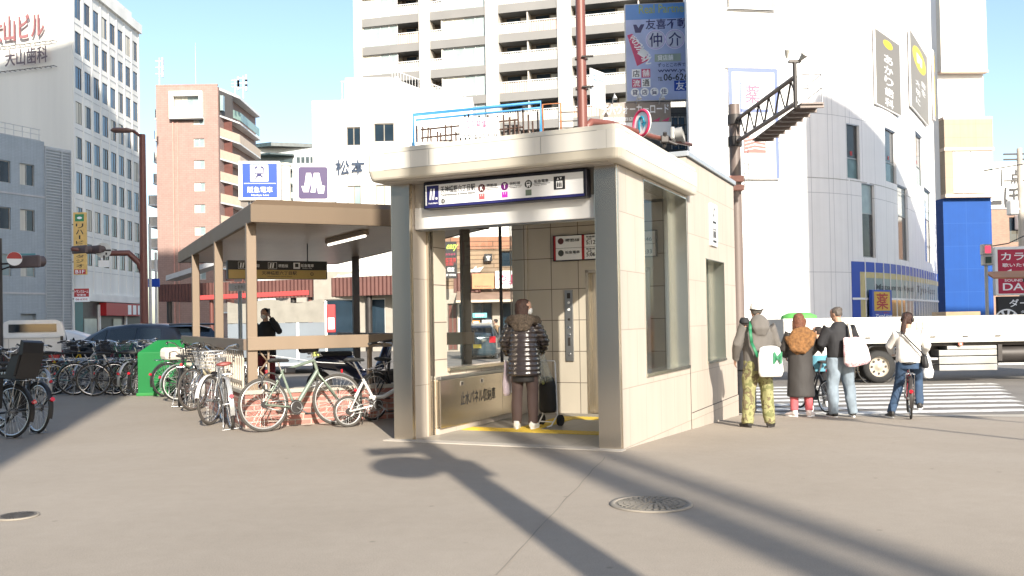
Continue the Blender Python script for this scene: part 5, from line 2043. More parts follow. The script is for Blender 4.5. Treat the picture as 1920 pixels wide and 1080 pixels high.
# ---- K shopping arcade with red-brown corrugated fascia
K = thing('arcade_canopy', 'shopping arcade roof with red-brown corrugated fascia and pale translucent panels', 'arcade', (D(297, 550, 54).x, 54, 0))
p0, p1 = Vector((0, 0, 0)), rel(K, (D(900, 545, 46).x, 46.5, 0))
XK = frame_x((0, 0, 0), p1)
LK = Vector((p1.x, p1.y)).length
COR = M('red_brown_corrugated', (.115, .045, .036), .5, 0, .12, 2)
zk0, zk1 = 2.85, 3.85
mb = MB(XK).mat(COR)
nn = int(LK / .12)
pts = []
for i in range(nn + 1):
    x = LK * i / nn
    pts.append((x, -.05 if i % 2 else 0))
mb.add([(x, y, zk0) for x, y in pts] + [(x, y, zk1) for x, y in pts], [(i, i + 1, nn + 2 + i, nn + 1 + i) for i in range(nn)])
mb.bx(0, .02, zk0, LK, .1, zk1)
mb.bx(0, .02, zk0, .1, 3.5, zk1)
mb.obj('fascia', K)
PAN = M('translucent_panel', (.66, .64, .58), .5, 0, .08, 1)
mb = MB(XK).mat(PAN)
i0 = 10.2
mb.add([(i0, .0, zk1 + .02), (LK, .0, zk1 + .02), (LK, 4.5, zk1 + 2.6), (i0, 4.5, zk1 + 2.6)], [(0, 1, 2, 3)])
mb.mat(LGREY)
for i in range(14):
    x = i0 + i * 1.0
    if x < LK:
        mb.prism([(0, zk1 + .03), (4.5, zk1 + 2.6), (4.5, zk1 + 2.7), (0, zk1 + .13)], (x, 0, 0), (0, 1, 0), (0, 0, 1), .08)
mb.obj('roof_panel', K)
mb = MB(XK).mat(LGREY)
mb.prism([(.2, zk1 + .25), (9.0, zk1 + 2.2), (9.0, zk1 + 2.45), (.2, zk1 + .55)], (0, .4, 0), (1, 0, 0), (0, 0, 1), -1.0)
mb.mat(REDBROWN)
for x in (2.2, 2.5, 5.6, 5.9):
    mb.bx(x, .5, zk1, x + .06, .56, zk1 + .25 + x * .23)
mb.obj('roof_beam', K)
for x, c in ((.55, DARK), (3.6, REDBROWN), (9.2, DARK), (10.3, REDBROWN), (14, DARK)):
    MB(XK).mat(c).cyl((x, .3, -.3), (x, .3, zk0 + .2), .16 if c is DARK else .12, n=10).obj('post', K)
# shop fronts beneath the arcade
Sf = thing('arcade_shops', 'row of shop fronts in the shade of the red-brown arcade', 'shop', (K.location.x + 6, 57.5, GZ))
XS = frame_x((0, 0, 0), (1, -.3))
ops = [(.5, .1, 2.4, 2.6), (3.2, .1, 4.8, 2.6), (8.0, .1, 9.6, 2.6), (10.2, .8, 12.4, 2.5), (13.0, .1, 15, 2.6)]
mb = MB(XS).mat(M('shop_stucco', (.40, .36, .31), .7, 0, .2)).facade(16, 4.6, ops, .25)
mb.bx(0, .4, 0, 16, 6, 4.5)
mb.obj('wall', Sf)
for o in ops:
    window(Sf, XS, *o, d=.2, frame=WHITE if o[0] > 9 else ALU, glass=WINGL)
mb = MB(XS).mat(WHITES)
mb.text('天神橋筋商店街', 10.5, 2.7, 12.8, 3.1, th=.03)
mb.text('処方薬局', 10.6, 1.7, 11.9, 2.0, (0, .17, 0), th=.02)
mb.obj('lettering', Sf)

# ---- buildings behind the photographer that throw the big shadows; the second is a thin slab shaped to fit its shadow edge
for nm, lab, x0_, y0_, x1_, y1_, hh in (('corner_office', 'tall grey office block behind the viewpoint throwing the left shadow', -60., -20., 1.95, -15.5, 80.), ('shadow_slab', 'thin beige slab block out of view across the road, shaped to shade the drug store', 25.0, 1.5, 52., 4.5, 30.8)):
    o = thing(nm, lab, 'building', ((x0_ + x1_) / 2, y1_, 0))
    mb = MB(Matrix.Translation((-(x0_ + x1_) / 2, -y1_, 0))).mat(M('block_grey', (.72, .70, .66), .7, 0, .1)).bx(x0_, y0_, -.3, x1_, y1_, hh)
    mb.mat(M('block_window', (.06, .08, .1), .1, 0, .3))
    k = 0
    while 4 + 3.5 * k < hh - 2:
        mb.bx(x0_ + 1.5, y1_ - .1, 4 + 3.5 * k, x1_ - 1.5, y1_ + .03, 5.8 + 3.5 * k)
        k += 1
    mb.obj('wall', o)
# ================================================================ street furniture
# ---- red-brown signal mast behind the elevator house, with its arm
MP = Vector((1.95, 24.2, -.25))
T = thing('signal_mast', 'tall red-brown mast rising behind the elevator house roof', 'mast', MP)
MB().mat(REDBROWN).cyl((0, 0, 0), (0, 0, 13), .15, .12, 16).cyl((0, 0, 0), (0, 0, .4), .24, .22, 16).obj('pole', T)
q = D(1296, 272, 28.4) - MP
z0 = D(1112, 215, 24.2).z - MP.z
mb = MB().mat(REDBROWN)
st = Vector((.1, .05, z0 - .2))
en = Vector((q.x, q.y, z0 - .05))
mb.tube([Vector((0, 0, z0 - .45)), st + Vector((.15, .15, .05)), st.lerp(en, .2) + Vector((0, 0, .12)), st.lerp(en, .6), en], [.10, .10, .09, .075, .06], 10)
mb.obj('arm', T)
mb = MB().mat(DARK)
for z in (z0 + 1.5, z0 + .7):
    mb.cyl((-.17, 0, z), (.17, 0, z), .05).cyl((0, -.17, z), (.3, -.2, z), .03)
mb.obj('clamp', T)
# address plate on the mast
p = D(1100, 160, 24.1)
S_ = thing('address_plate', 'tilted white plate with faint blue lettering on the red-brown mast', 'sign', p + Vector((.02, -.12, 0)), R(52))
MB().mat(WHITES).rb(.1, -.02, -.55, .82, .0, .45, .004).obj('plate', S_)
mb = MB().mat(M('faded_blue_print', (.20, .30, .60), .5))
o_ = (.1, -.021, -.55)
mb.text('天', .08, .55, .35, .85, o_).text('六', .38, .55, .64, .85, o_).text('大阪市北区', .08, .34, .62, .46, o_).text('Tenroku', .08, .14, .62, .24, o_)
mb.obj('lettering', S_)
# no-turn sign: red ring, blue arrow
p = D(1203, 231, 26.0)
S_ = thing('road_sign', 'round red-ringed white sign with a blue curved arrow on the mast arm', 'road sign', p, R(-60))
MB().mat(WHITES).cyl((0, 0, 0), (0, .03, 0), .40, n=32).obj('disc', S_)
mb = MB().mat(M('sign_rose', (.50, .03, .09), .4)).torus((0, -.005, 0), (0, 1, 0), .36, .045, 40, 6)
mb.obj('ring', S_)
mb = MB().mat(M('sign_cyan', (.02, .22, .32), .4))
mb.tube([(-.10, -.01, -.25), (-.10, -.01, .05), (-.06, -.01, .15), (.02, -.01, .18), (.10, -.01, .12), (.12, -.01, 0)], .035, 6)
mb.prism([(0, 0), (.22, 0), (.11, -.16)], (.01, -.012, 0), (1, 0, 0), (0, 0, 1), .01)
mb.obj('arrow', S_)


def signal_head(name, label, loc, rz, col_='grey', n_l=3, horiz=True, lit=None, sc_=1.):
    o = thing(name, label, 'traffic light', loc, rz)
    body = {'grey': M('signal_grey', (.30, .30, .29), .5, .2, .1), 'dark': M('signal_dark', (.12, .085, .08), .5, .1, .15)}[col_]
    o.scale = (sc_, sc_, sc_)
    L = .36 * n_l
    mb = MB().mat(body)
    if horiz:
        mb.rb(-L / 2, 0, -.19, L / 2, .14, .19, .05)
    else:
        mb.rb(-.19, 0, -L / 2, .19, .16, L / 2, .03)
    mb.obj('housing', o)
    for k in range(n_l):
        t_ = (k - (n_l - 1) / 2) * .35
        c = Vector((t_, 0, 0)) if horiz else Vector((0, 0, -t_))
        MB().mat(body).cyl(c, c + Vector((0, -.22, .02)), .165, .175, 18, cap=False).obj('visor', o)
        on = lit == k
        m_ = M('lens_red_lit', (.5, .02, .02), .3, emit=(1, .06, .08, 1.6)) if on else M('lens_' + str(k), ((.02, .10, .08), (.13, .09, .02), (.12, .02, .02))[k % 3], .2)
        MB().mat(m_).cyl(c + Vector((0, -.005, 0)), c + Vector((0, -.03, 0)), .15, n=18).obj('lens', o)
    return o


p = D(1268, 255, 27.6)
signal_head('traffic_light', 'grey three-lens traffic light hanging on the mast arm behind the elevator house', p, R(75))
p = D(1246, 262, 27.0)
mb = MB().mat(DARK).cyl((-.25, 0, .1), (.35, 0, -.15), .05).cyl((0, -.1, .2), (0, .1, -.2), .06).rb(-.12, -.1, -.1, .12, .1, .12, .03)
tag(mb.obj('arm_bracket'), 'rusty bracket on the mast arm between round sign and traffic light', 'bracket')
bpy.data.objects['arm_bracket'].location = p

# ---- gantry pole with lattice arm beside the right wall
GPz = -.3
gp = Vector((D(1381, 400, 26).x, 26, GPz))
T = thing('gantry_pole', 'grey-brown gantry pole with lattice sign arm and catwalk behind the elevator house', 'gantry', gp)
zt = D(1381, 196, 26).z - GPz
MB().mat(BROWNPOLE).cyl((0, 0, 0), (0, 0, zt), .17, .15, 18).obj('pole', T)
zu, zl = D(1383, 225, 26).z - GPz, D(1385, 266, 26).z - GPz
L = 4.6
dx = .30
mb = MB().mat(BROWNPOLE)
mb.cyl((.05, 0, zu), (dx, -L, zu), .06, n=10).cyl((.05, 0, zl), (dx, -L, zl), .06, n=10)
mb.obj('chord', T)
for k in range(6):
    t0, t1 = k / 6, (k + 1) / 6
    a, b = Vector((.05 + dx * t0, -L * t0, zl)), Vector((.05 + dx * (t0 + t1) / 2, -L * (t0 + t1) / 2, zu))
    c = Vector((.05 + dx * t1, -L * t1, zl))
    mb = MB().mat(DARK).cyl(a, b, .028, n=6).cyl(b, c, .022, n=6)
    mb.obj('brace', T)
mb = MB().mat(BROWNPOLE)
mb.bx(dx + .06, -L - .25, zl - .08, dx + .58, -.5, zl - .04)
for k in range(9):
    y = -L - .2 + k * .5
    mb.bx(dx + .05, y, zl - .15, dx + .6, y + .06, zl - .08)
mb.obj('catwalk', T)
mb = MB().mat(STEELD)
for (x, y) in ((dx + .1, -L - .2), (dx + .56, -L - .2), (dx + .56, -L + .8)):
    mb.cyl((x, y, zl - .04), (x, y, zl + .62), .014, n=6)
for z in (.3, .62):
    mb.tube([(dx + .1, -L - .2, zl + z), (dx + .56, -L - .2, zl + z), (dx + .56, -L + .8, zl + z)], .012, 6)
mb.obj('handrail', T)
for z in (zu, zl):
    MB().mat(DARK).cyl((.0, 0, z - .14), (.0, 0, z + .14), .2, n=14).obj('clamp', T)
mb = MB().mat(DARK)
mb.cyl((dx, -L, zl - .1), (dx, -L, zu + .35), .05, n=8).bx(dx - .14, -L - .05, zu + .33, dx + .14, -L + .05, zu + .39)
mb.obj('end_post', T)
MB().mat(M('speaker_cream', (.6, .58, .52), .5)).cyl((dx + .12, -L, zu + .38), (dx + .2, -L - .2, zu + .5), .03, .10, 12).obj('speaker', T)
mb = MB().mat(MATS['speaker_cream']).cyl((dx - .18, -L, zu + .45), (dx - .2, -L - .12, zu + .62), .03, .07, 12)
mb.obj('speaker', T)
mb = MB().mat(STEELD)
for x in (.22, .34):
    mb.cyl((x, -.1, 2.2), (x, -.1, zl - .1), .012, n=6)
for k in range(14):
    mb.cyl((.22, -.1, 2.4 + k * .3), (.34, -.1, 2.4 + k * .3), .009, n=5)
mb.obj('ladder', T)
z_ = D(1383, 335, 26).z - GPz
MB().mat(M('coral_box', (.52, .25, .2), .5)).rb(-.22, -.22, z_ - .12, .18, .15, z_ + .06, .02).rb(-.2, -.22, z_ - .36, .18, .15, z_ - .2, .02).obj('cable_box', T)

# ---- left signal pole with street lamp
lp = Vector((D(270, 560, 25.5).x, 25.5, -.15))
T = thing('lamp_post', 'red-brown lamp post with long arm of sign backs beside the white office building', 'lamp post', lp)
ztop = D(268, 252, 25.5).z + .15
mb = MB().mat(REDBROWN).cyl((0, 0, 0), (0, 0, ztop), .125, .085, 16).cyl((0, 0, 0), (0, 0, .5), .2, .19, 16)
mb.obj('pole', T)
a = D(225, 246, 25.5) - lp
MB().mat(REDBROWN).tube([(0, 0, ztop - .1), (-.15, 0, ztop + .03), (a.x + .35, 0, a.z)], .04, 8).obj('lamp_arm', T)
mb = MB().mat(M('lamp_head_brown', (.20, .12, .10), .5)).limb([(Vector((a.x + .42, 0, a.z)), .06, .03), (Vector((a.x + .2, 0, a.z + .02)), .13, .07), (Vector((a.x - .15, 0, a.z + .03)), .14, .075), (Vector((a.x - .24, 0, a.z + .02)), .08, .03)], 12, (0, 1, 0))
mb.obj('lamp_head', T)
b = D(135, 467, 24.0) - lp
zj = D(268, 500, 25.5).z - lp.z
mb = MB().mat(REDBROWN).tube([(0, 0, zj - .25), (-.12, 0, zj + .1), (-.38, -.1, zj + .38), (-.8, -.3, b.z - .03), (b.x, b.y, b.z)], [.09, .09, .085, .08, .05], 10)
mb.obj('signal_arm', T)
p = D(196, 470, 24.55)
S_ = thing('road_sign', 'round white back of a road sign on the left signal arm', 'road sign', p, R(8))
MB().mat(M('sign_back', (.62, .62, .60), .4, .2)).cyl((0, -.12, 0), (0, -.10, 0), .205 * 1.0, n=28).obj('disc', S_)
MB().mat(DARK).bx(-.2, -.13, -.02, .2, -.121, .02).bx(-.12, -.135, .06, -.06, -.12, .1).bx(.06, -.135, -.12, .1, -.12, -.06).obj('bracket', S_)
p = D(197, 495, 24.5)
S_ = thing('plate_sign', 'small square white plate below the round sign back on the left signal arm', 'road sign', p, R(8))
MB().mat(WHITES).rb(-.14, -.12, -.09, .14, -.10, .09, .004).obj('plate', S_)
MB().mat(DARK).bx(-.02, -.1, .05, .02, -.08, .22).obj('bracket', S_)
for (px, lab, c) in ((152, 'dark end-on traffic light at the tip of the left signal arm', 'dark'), (178, 'brown traffic light seen from behind next to the round sign back', 'dark')):
    p = D(px, 468, 24.2 + (px - 150) * .01)
    signal_head('traffic_light', lab, p, R(150), c, sc_=.55)
# white conduit pole beside it and small blue street plates
T = thing('conduit_pole', 'thin white pole standing just right of the red-brown lamp post', 'pole', (D(282, 560, 26).x, 26, -.15))
MB().mat(LGREY).cyl((0, 0, 0), (0, 0, D(282, 420, 26).z + .15), .045, .04, 10).cyl((0, 0, 0), (0, 0, .3), .07, n=10).obj('shaft', T)
T = thing('street_name_post', 'pale post with blue street name plate near the arcade end', 'sign post', (D(293, 560, 33).x, 33, -.15))
MB().mat(LGREY).cyl((0, 0, 0), (0, 0, 4.2), .05, n=10).obj('shaft', T)
MB().mat(BLUEP).rb(-.45, -.06, 2.95, .15, -.03, 3.25, .01).obj('plate', T)

# ---- leftmost pole with a bunch of signals seen from the side
lp = Vector((D(1, 560, 20).x - .02, 20, -.1))
T = thing('signal_pole', 'dark signal pole at the very left edge of the view', 'pole', lp)
MB().mat(DARK).cyl((0, 0, 0), (0, 0, D(1, 447, 20).z + .1), .07, .055, 12).obj('pole', T)
MB().mat(DARK).tube([(0, 0, D(1, 495, 20).z + .1), (.30, 0, D(20, 494, 20).z + .1)], .02, 6).tube([(0, 0, D(1, 507, 20).z + .1), (.3, 0, D(20, 498, 20).z + .1)], .018, 6).obj('arm', T)
p = D(50, 491, 20)
signal_head('traffic_light', 'dark horizontal traffic light seen from behind at the left edge', p, R(165), 'dark', sc_=.72)
p = D(27, 485, 19.8)
S_ = thing('road_sign', 'small red and white round sign over the left edge traffic light', 'road sign', p, R(25))
MB().mat(WHITES).cyl((0, 0, 0), (0, .02, 0), .15, n=24).obj('disc', S_)
mb = MB().mat(REDP)
mb.poly([(.145 * math.cos(R(k)), .145 * math.sin(R(k))) for k in range(0, 181, 15)], (0, -.002, 0))
mb.obj('half_disc', S_)
p = D(52, 479, 20.1)
S_ = thing('teal_plate', 'teal street plate mounted above the left edge traffic light', 'sign', p, R(5))
MB().mat(M('teal_sign', (.12, .30, .33), .5)).rb(-.16, 0, -.045, .16, .02, .045, .004).obj('plate', S_)
MB().mat(DARK).bx(-.02, .02, -.12, .02, .04, 0).obj('bracket', S_)

# ---- sign post seen inside the canopy
p = GP(449, 740)
bp = Vector((D(450, 560, 17.8).x, 17.8, 0))
T = thing('notice_post', 'grey post with white rectangular notice plate behind the canopy post', 'sign post', bp)
MB().mat(M('post_blue_grey', (.33, .38, .42), .4, .3)).cyl((0, 0, 0), (0, 0, D(450, 540, 17.8).z), .04, n=12).obj('shaft', T)
z_ = D(450, 538, 17.8).z
MB().mat(WHITES).rb(-.20, -.06, z_ - .08, .20, -.03, z_ + .07, .004).obj('plate', T)
MB().mat(GREYP).text('とまれ', -.08, z_ - .035, .09, z_ + .03, (0, -.061, 0)).obj('lettering', T)

# ---- pedestrian signal and utility pole at the right
p = D(1852, 560, 34)
T = thing('pedestrian_signal', 'pedestrian signal with lit red man above a dark lens near the red sign board', 'pedestrian light', (p.x, 34, -.3))
z1, z2 = D(1855, 468, 34).z + .3, D(1857, 487, 34).z + .3
mb = MB().mat(M('signal_grey', (.30, .30, .29))).rb(-.19, -.1, z1 - .2, .19, .12, z1 + .2, .03).rb(-.17, -.1, z2 - .21, .21, .12, z2 + .17, .03)
mb.obj('housing', T)
MB().mat(M('ped_red', (.3, .02, .02), .3, emit=(1, .05, .10, 1.2))).rb(-.10, -.13, z1 - .13, .10, -.101, z1 + .13, .01).obj('lens', T)
MB().mat(M('ped_dark', (.04, .06, .05), .2)).rb(-.10, -.13, z2 - .13, .12, -.101, z2 + .11, .01).obj('lens', T)
MB().mat(M('signal_grey', (.30, .30, .29))).cyl((.02, .1, 0), (.02, .1, z1 + .2), .06, n=12).obj('pole', T)
p = D(1915, 420, 52)
T = thing('utility_pole', 'concrete utility pole with grey transformer box and wires at the right edge', 'utility pole', (p.x, 52, -.3))
MB().mat(CONC).cyl((0, 0, 0), (0, 0, D(1915, 278, 52).z + .3), .2, .14, 14).obj('pole', T)
zz = D(1900, 384, 52).z
MB().mat(LGREY).rb(-.75, -.3, zz - .3, -.25, .2, zz + .55, .08).bx(-.3, -.1, zz, 0, .1, zz + .1).obj('transformer', T)
mb = MB().mat(DARK)
for k, zq in enumerate((290, 300, 340)):
    z_ = D(1915, zq, 52).z + .3
    mb.bx(-.9, -.05, z_, .9, .05, z_ + .08)
mb.obj('cross_arm', T)
mb = MB().mat(BLACK)
for (xa, ya, xb, yb2) in ((1845, 320, 1990, 285), (1852, 467, 1990, 462), (1862, 497, 1990, 494), (1856, 462, 1925, 440)):
    a, b = D(xa, ya, 49), D(xb, yb2, 49)
    mb.tube([a, a.lerp(b, .5) - Vector((0, 0, .15)), b], .03, 5)
tag(mb.obj('overhead_wires'), 'black overhead wires crossing in front of the brick building', 'wires')
# brown awning light by the signal
p = D(1885, 517, 40)
T = thing('shop_awning', 'small brown awning in front of the red sign board', 'awning', p, R(-10))
MB().mat(M('awning_rust', (.33, .15, .07), .6, 0, .15)).prism([(0, 0), (-1.0, -.30), (-1.0, -.36), (0, -.1)], (-.8, 0, .2), (0, 1, 0), (0, 0, 1), 1.6).obj('canvas', T)
MB().mat(DARK).bx(-.75, -.02, -.3, -.7, .02, .1).bx(.7, -.02, -.3, .75, .02, .1).obj('bracket', T)

# ---- masts behind the viewpoint: their shadows cross the pavement
TH = Vector((-TOSUN.x, -TOSUN.y, 0)).normalized()


def back(p, d):
    return Vector((p[0], p[1], 0)) - TH * d


hit = Vector((-.80, 9.42, 0))
bp = back(hit, 13.2)
T = thing('signal_mast', 'signal mast behind the viewpoint throwing the main shadow on the pavement', 'mast', bp)
MB().mat(REDBROWN).cyl((0, 0, 0), (0, 0, 12.5), .17, .12, 16).obj('pole', T)
mb = MB().mat(STEELD)
zb = 13.2 * math.tan(SUN_EL)
mb.X = Matrix.Rotation(math.atan2(TH.y, TH.x) - R(90), 4, 'Z')
mb.cyl((-.42, -.1, 6.15), (-.42, -.08, 6.15), .33, n=28)
mb.bx(-.66, -.1, 6.55, -.15, -.07, 6.80)
mb.obj('sign_back', T)
mb = MB(mb.X).mat(REDBROWN).cyl((-.6, -.05, 6.1), (0, 0, 6.1), .05).cyl((-.6, -.05, 6.68), (0, 0, 6.68), .04).rb(.02, -.15, 5.75, .25, .15, 6.15, .05)
mb.obj('arm', T)
for (a, d, r_, h, lab) in (((.30, 9.6), 29, .23, 20, 'thick lamp mast behind the viewpoint, second of the shadow throwers'), ((1.05, 8.8), 48, .22, 29, 'tallest lamp mast behind the viewpoint, farthest from the elevator')):
    o = thing('lamp_mast', lab, 'mast', back(a, d))
    MB().mat(LGREY).cyl((0, 0, 0), (0, 0, h), r_, r_ * .8, 16).obj('pole', o)
    MB().mat(LGREY).rb(-1.0, -.3, h, 1.0, .3, h + .3, .05).obj('lamp_head', o)
for (a, d, lab) in (((5.05, 13.6), 16, 'slim sign pole behind the viewpoint, nearest the crossing shadow'), ((7.2, 13.9), 19, 'slim sign pole behind the viewpoint, right of the other slim one')):
    o = thing('sign_pole', lab, 'pole', back(a, d))
    MB().mat(LGREY).cyl((0, 0, 0), (0, 0, d * math.tan(SUN_EL) + .4), .05, .05, 10).obj('pole', o)
    MB().mat(WHITES).cyl((0, 0, d * math.tan(SUN_EL) + .1), (0, .03, d * math.tan(SUN_EL) + .1), .3, n=20).obj('disc', o)

# ---- green utility box
gb = G(318, 741)
gb = Vector((D(318, 700, 18.2).x, 18.2, 0))
T = thing('green_box', 'bright green steel utility box with sloped top behind the bicycles', 'utility box', gb, R(8))
GRN = M('box_green', (.010, .15, .038), .6, 0, .10, 1.5, spec=.25)
mb = MB().mat(GRN)
wd, zs_ = .60, 1.0
mb.loft([[Vector((x, y, z)) for x, y in ((-a, b), (a, b), (a, .7 - b), (-a, .7 - b))] for a, b, z in ((wd, 0, 0), (wd, 0, .84), (wd - .01, .005, .86), (.30, .22, 1.08), (.27, .25, 1.09))], smooth=False)
mb.obj('body', T)
mb = MB().mat(M('box_green_dark', (.02, .2, .04), .45)).bx(-.005, -.006, .05, .005, 0, 1.0).rb(-wd - .03, -.03, 0, wd + .03, .73, .06, .01).cyl((.08, -.02, .55), (.08, 0, .55), .03)
mb.obj('door_seam', T)
# ================================================================ vehicles
TYRE = M('tyre_rubber', (.02, .02, .02), .8, 0, .3, 12)
CARGL = M('car_glass', (.012, .018, .024), .06, 0, .2, .8, spec=.6)


def wheel(parent, c, r, w_, rimc=None, ax=(0, 1, 0)):
    """tyre as a part, rim as its sub-part"""
    c, ax = Vector(c), Vector(ax).normalized()
    mb = MB().mat(TYRE)
    q = ax.to_track_quat('Z', 'Y')
    prof = [(r * .62, -w_ / 2), (r * .92, -w_ / 2), (r, -w_ * .36), (r, w_ * .36), (r * .92, w_ / 2), (r * .62, w_ / 2)]
    n_ = 32
    mb.loft([[c + q @ Vector((a * math.cos(2 * math.pi * i / n_), a * math.sin(2 * math.pi * i / n_), b)) for i in range(n_)] for a, b in prof], cap=False)
    t = mb.obj('tyre', parent)
    mb = MB().mat(rimc or STEELD)
    prof = [(r * .62, -w_ / 2 + .01), (r * .58, -w_ * .3), (r * .22, -w_ * .34), (r * .15, -w_ * .48), (.002, -w_ * .48)]
    for sgn in (1, -1):
        mb.loft([[c + q @ Vector((a * math.cos(2 * math.pi * i / n_), a * math.sin(2 * math.pi * i / n_), b * sgn)) for i in range(n_)] for a, b in prof], cap=False)
    mb.mat(DARK)
    for i in range(8):
        a0 = 2 * math.pi * i / 8
        for sgn in (1, -1):
            p = c + q @ Vector((r * .42 * math.cos(a0), r * .42 * math.sin(a0), -w_ * .335 * sgn))
            mb.cyl(p, p + ax * (-.012 * sgn), r * .075, n=8)
    mb.obj('rim', t)


def car(name, label, loc, rz, paint, prof, wid=1.7, group=None, plate=False):
    """prof: (x, z_bottom, z_belt, z_top) stations from front (-x) to rear (+x)"""
    o = thing(name, label, 'car', loc, rz, group)
    hw = wid / 2
    rings = []

    def half(x, zb, bl, zt):
        tp = max(0, min(1, (zt - bl - .08) / .4))
        wt = hw * (.97 - .22 * tp)
        e = min(1, min(x - X0, X1 - x) / .35)
        k = .86 + .14 * max(0, e) ** .5
        return [(hw * .90 * k, zb), (hw * k, zb + .14), (hw * k, (zb + bl) / 2), (hw * .97 * k, bl), (wt * k + .01, zt - .07), (wt * .9 * k, zt - .01), (wt * .5 * k, zt)]
    X0, X1 = prof[0][0], prof[-1][0]
    for st in prof:
        x = st[0]
        h = half(*st)
        rings.append([Vector((x, y, z)) for y, z in h] + [Vector((x, -y, z)) for y, z in reversed(h)])
    mb = MB().mat(paint).loft(rings)
    mb.obj('body', o)

    def surf(x, z):
        for a, b in zip(prof, prof[1:]):
            if a[0] <= x <= b[0]:
                t = (x - a[0]) / (b[0] - a[0])
                st = [x] + [a[i] + (b[i] - a[i]) * t for i in (1, 2, 3)]
                h = half(*st)
                for (y0, z0_), (y1, z1_) in zip(h, h[1:]):
                    if z0_ <= z <= z1_ + 1e-6:
                        return y0 + (y1 - y0) * (z - z0_) / max(1e-6, z1_ - z0_)
        return hw * .8

    def topz(x):
        for a, b in zip(prof, prof[1:]):
            if a[0] <= x <= b[0]:
                t = (x - a[0]) / (b[0] - a[0])
                return a[2] + (b[2] - a[2]) * t, a[3] + (b[3] - a[3]) * t
        return prof[-1][2:4]

    def side_window(x0, x1, s0=.0, s1=.0):
        for sg in (1, -1):
            mb = MB().mat(CARGL)
            lo, hi = [], []
            for i in range(7):
                t = i / 6
                xa = x0 + (x1 - x0) * t
                xb = (x0 + s0) + (x1 + s1 - x0 - s0) * t
                bl, zt = topz(xa)
                _, zt2 = topz(xb)
                za, zb_ = bl + .03, min(zt2 - .10, topz(xb)[1] - .10)
                lo.append(Vector((xa, sg * (surf(xa, za) + .006), za)))
                hi.append(Vector((xb, sg * (surf(xb, zb_) + .006), zb_)))
            mb.add(lo + hi, [(i, i + 1, 8 + i, 7 + i) if sg < 0 else (i + 1, i, 7 + i, 8 + i) for i in range(6)], True)
            mb.obj('side_window', o)
    return o, surf, topz, side_window


VANP = M('van_black', (.010, .012, .018), .3, .1, .1, 1, coat=.35)
# dark people carrier turning away on the road at the left (front at -x)
prof = [(-2.3, .35, .62, .72), (-2.15, .28, .72, .86), (-1.75, .22, .80, .95), (-1.25, .22, .88, 1.06), (-.75, .22, .92, 1.36), (-.2, .22, .95, 1.55), (.6, .22, .97, 1.60), (1.5, .22, .98, 1.57), (1.95, .22, .98, 1.48), (2.25, .3, .96, 1.15), (2.33, .38, .9, 1.0)]
vp = Vector((D(250, 640, 23).x, 23.0, -.15))
V, surf, topz, sw = car('people_carrier', 'black people carrier with tinted windows on the road behind the kerb row bicycles', vp, R(-24), VANP, prof, 1.75)
sw(-.95, -.10, .42, -.03)
sw(-.02, .85, 0, 0)
sw(.93, 1.75, 0, -.15)
mb = MB().mat(CARGL)
ys_ = [-.62, -.3, 0, .3, .62]
mb.add([Vector((2.275 + .012, y, 1.13)) for y in ys_] + [Vector((1.985 + .02, y * .9, 1.46)) for y in ys_], [(i, i + 1, 6 + i, 5 + i) for i in range(4)], True)
mb.obj('rear_window', V)
mb = MB().mat(CARGL).add([Vector((-1.22, y, 1.08)) for y in ys_] + [Vector((-.42, y * .9, 1.50)) for y in ys_], [(i + 1, i, 5 + i, 6 + i) for i in range(4)], True)
mb.obj('windscreen', V)
for sg in (1, -1):
    MB().mat(M('tail_lamp', (.42, .02, .03), .2, coat=1)).rb(2.02, sg * .72 - .12, .92, 2.31, sg * .72 + .12, 1.08, .03).obj('tail_lamp', V)
    MB().mat(VANP).rb(-1.0, sg * .95 - .1, .95, -.8, sg * .95 + .1, 1.1, .04).obj('mirror', V)
    MB().mat(CHROME).rb(-2.22, sg * .62 - .15, .62, -2.02, sg * .62 + .15, .76, .04).obj('headlamp', V)
    for x in (-1.45, 1.4):
        wheel(V, (x, sg * .74, .31), .31, .2)
MB().mat(WHITES).bx(2.335, -.17, .62, 2.345, .17, .78).obj('number_plate', V)
MB().mat(VANP).rb(1.75, -.6, 1.53, 2.12, .6, 1.58, .02).obj('spoiler', V)

# white kei truck seen from behind at the far left
WP = M('truck_white', (.70, .70, .68), .35, 0, .06, 1.5, coat=.3)
kp = Vector((D(50, 690, 20.5).x, 20.5, .03))
T = thing('small_truck', 'white small pickup truck with dropside bed seen from behind at the left', 'truck', kp, R(24))
mb = MB().mat(WP)
mb.bx(-.70, 0, .80, .70, .03, 1.12).bx(-.70, .03, .80, -.67, 2.0, 1.12).bx(.67, .03, .80, .70, 2.0, 1.12).bx(-.70, 1.97, .80, .70, 2.0, 1.12)
mb.bx(-.67, .03, .78, .67, 1.97, .81)
mb.mat(LGREY)
for x in (-.35, .0, .35):
    mb.bx(x - .01, -.01, .81, x + .01, 0, 1.11)
mb.bx(-.72, -.02, 1.12, .72, .04, 1.14)
mb.obj('bed', T)
mb = MB().mat(WP)
mb.loft([[Vector((x * k, y, z)) for x, z in ((-.70, .5), (.70, .5), (.70, 1.2), (.62, 1.50), (.5, 1.55), (-.5, 1.55), (-.62, 1.50), (-.70, 1.2))] for y, k in ((2.03, 1), (2.9, 1), (3.3, .96))], smooth=False)
mb.obj('cab', T)
MB().mat(CARGL).bx(-.52, 2.015, 1.25, .52, 2.029, 1.45).obj('rear_window', T)
mb = MB().mat(DARK).bx(-.55, .1, .45, .55, 3.0, .78).bx(-.72, -.04, .42, .72, .04, .5)
mb.obj('chassis', T)
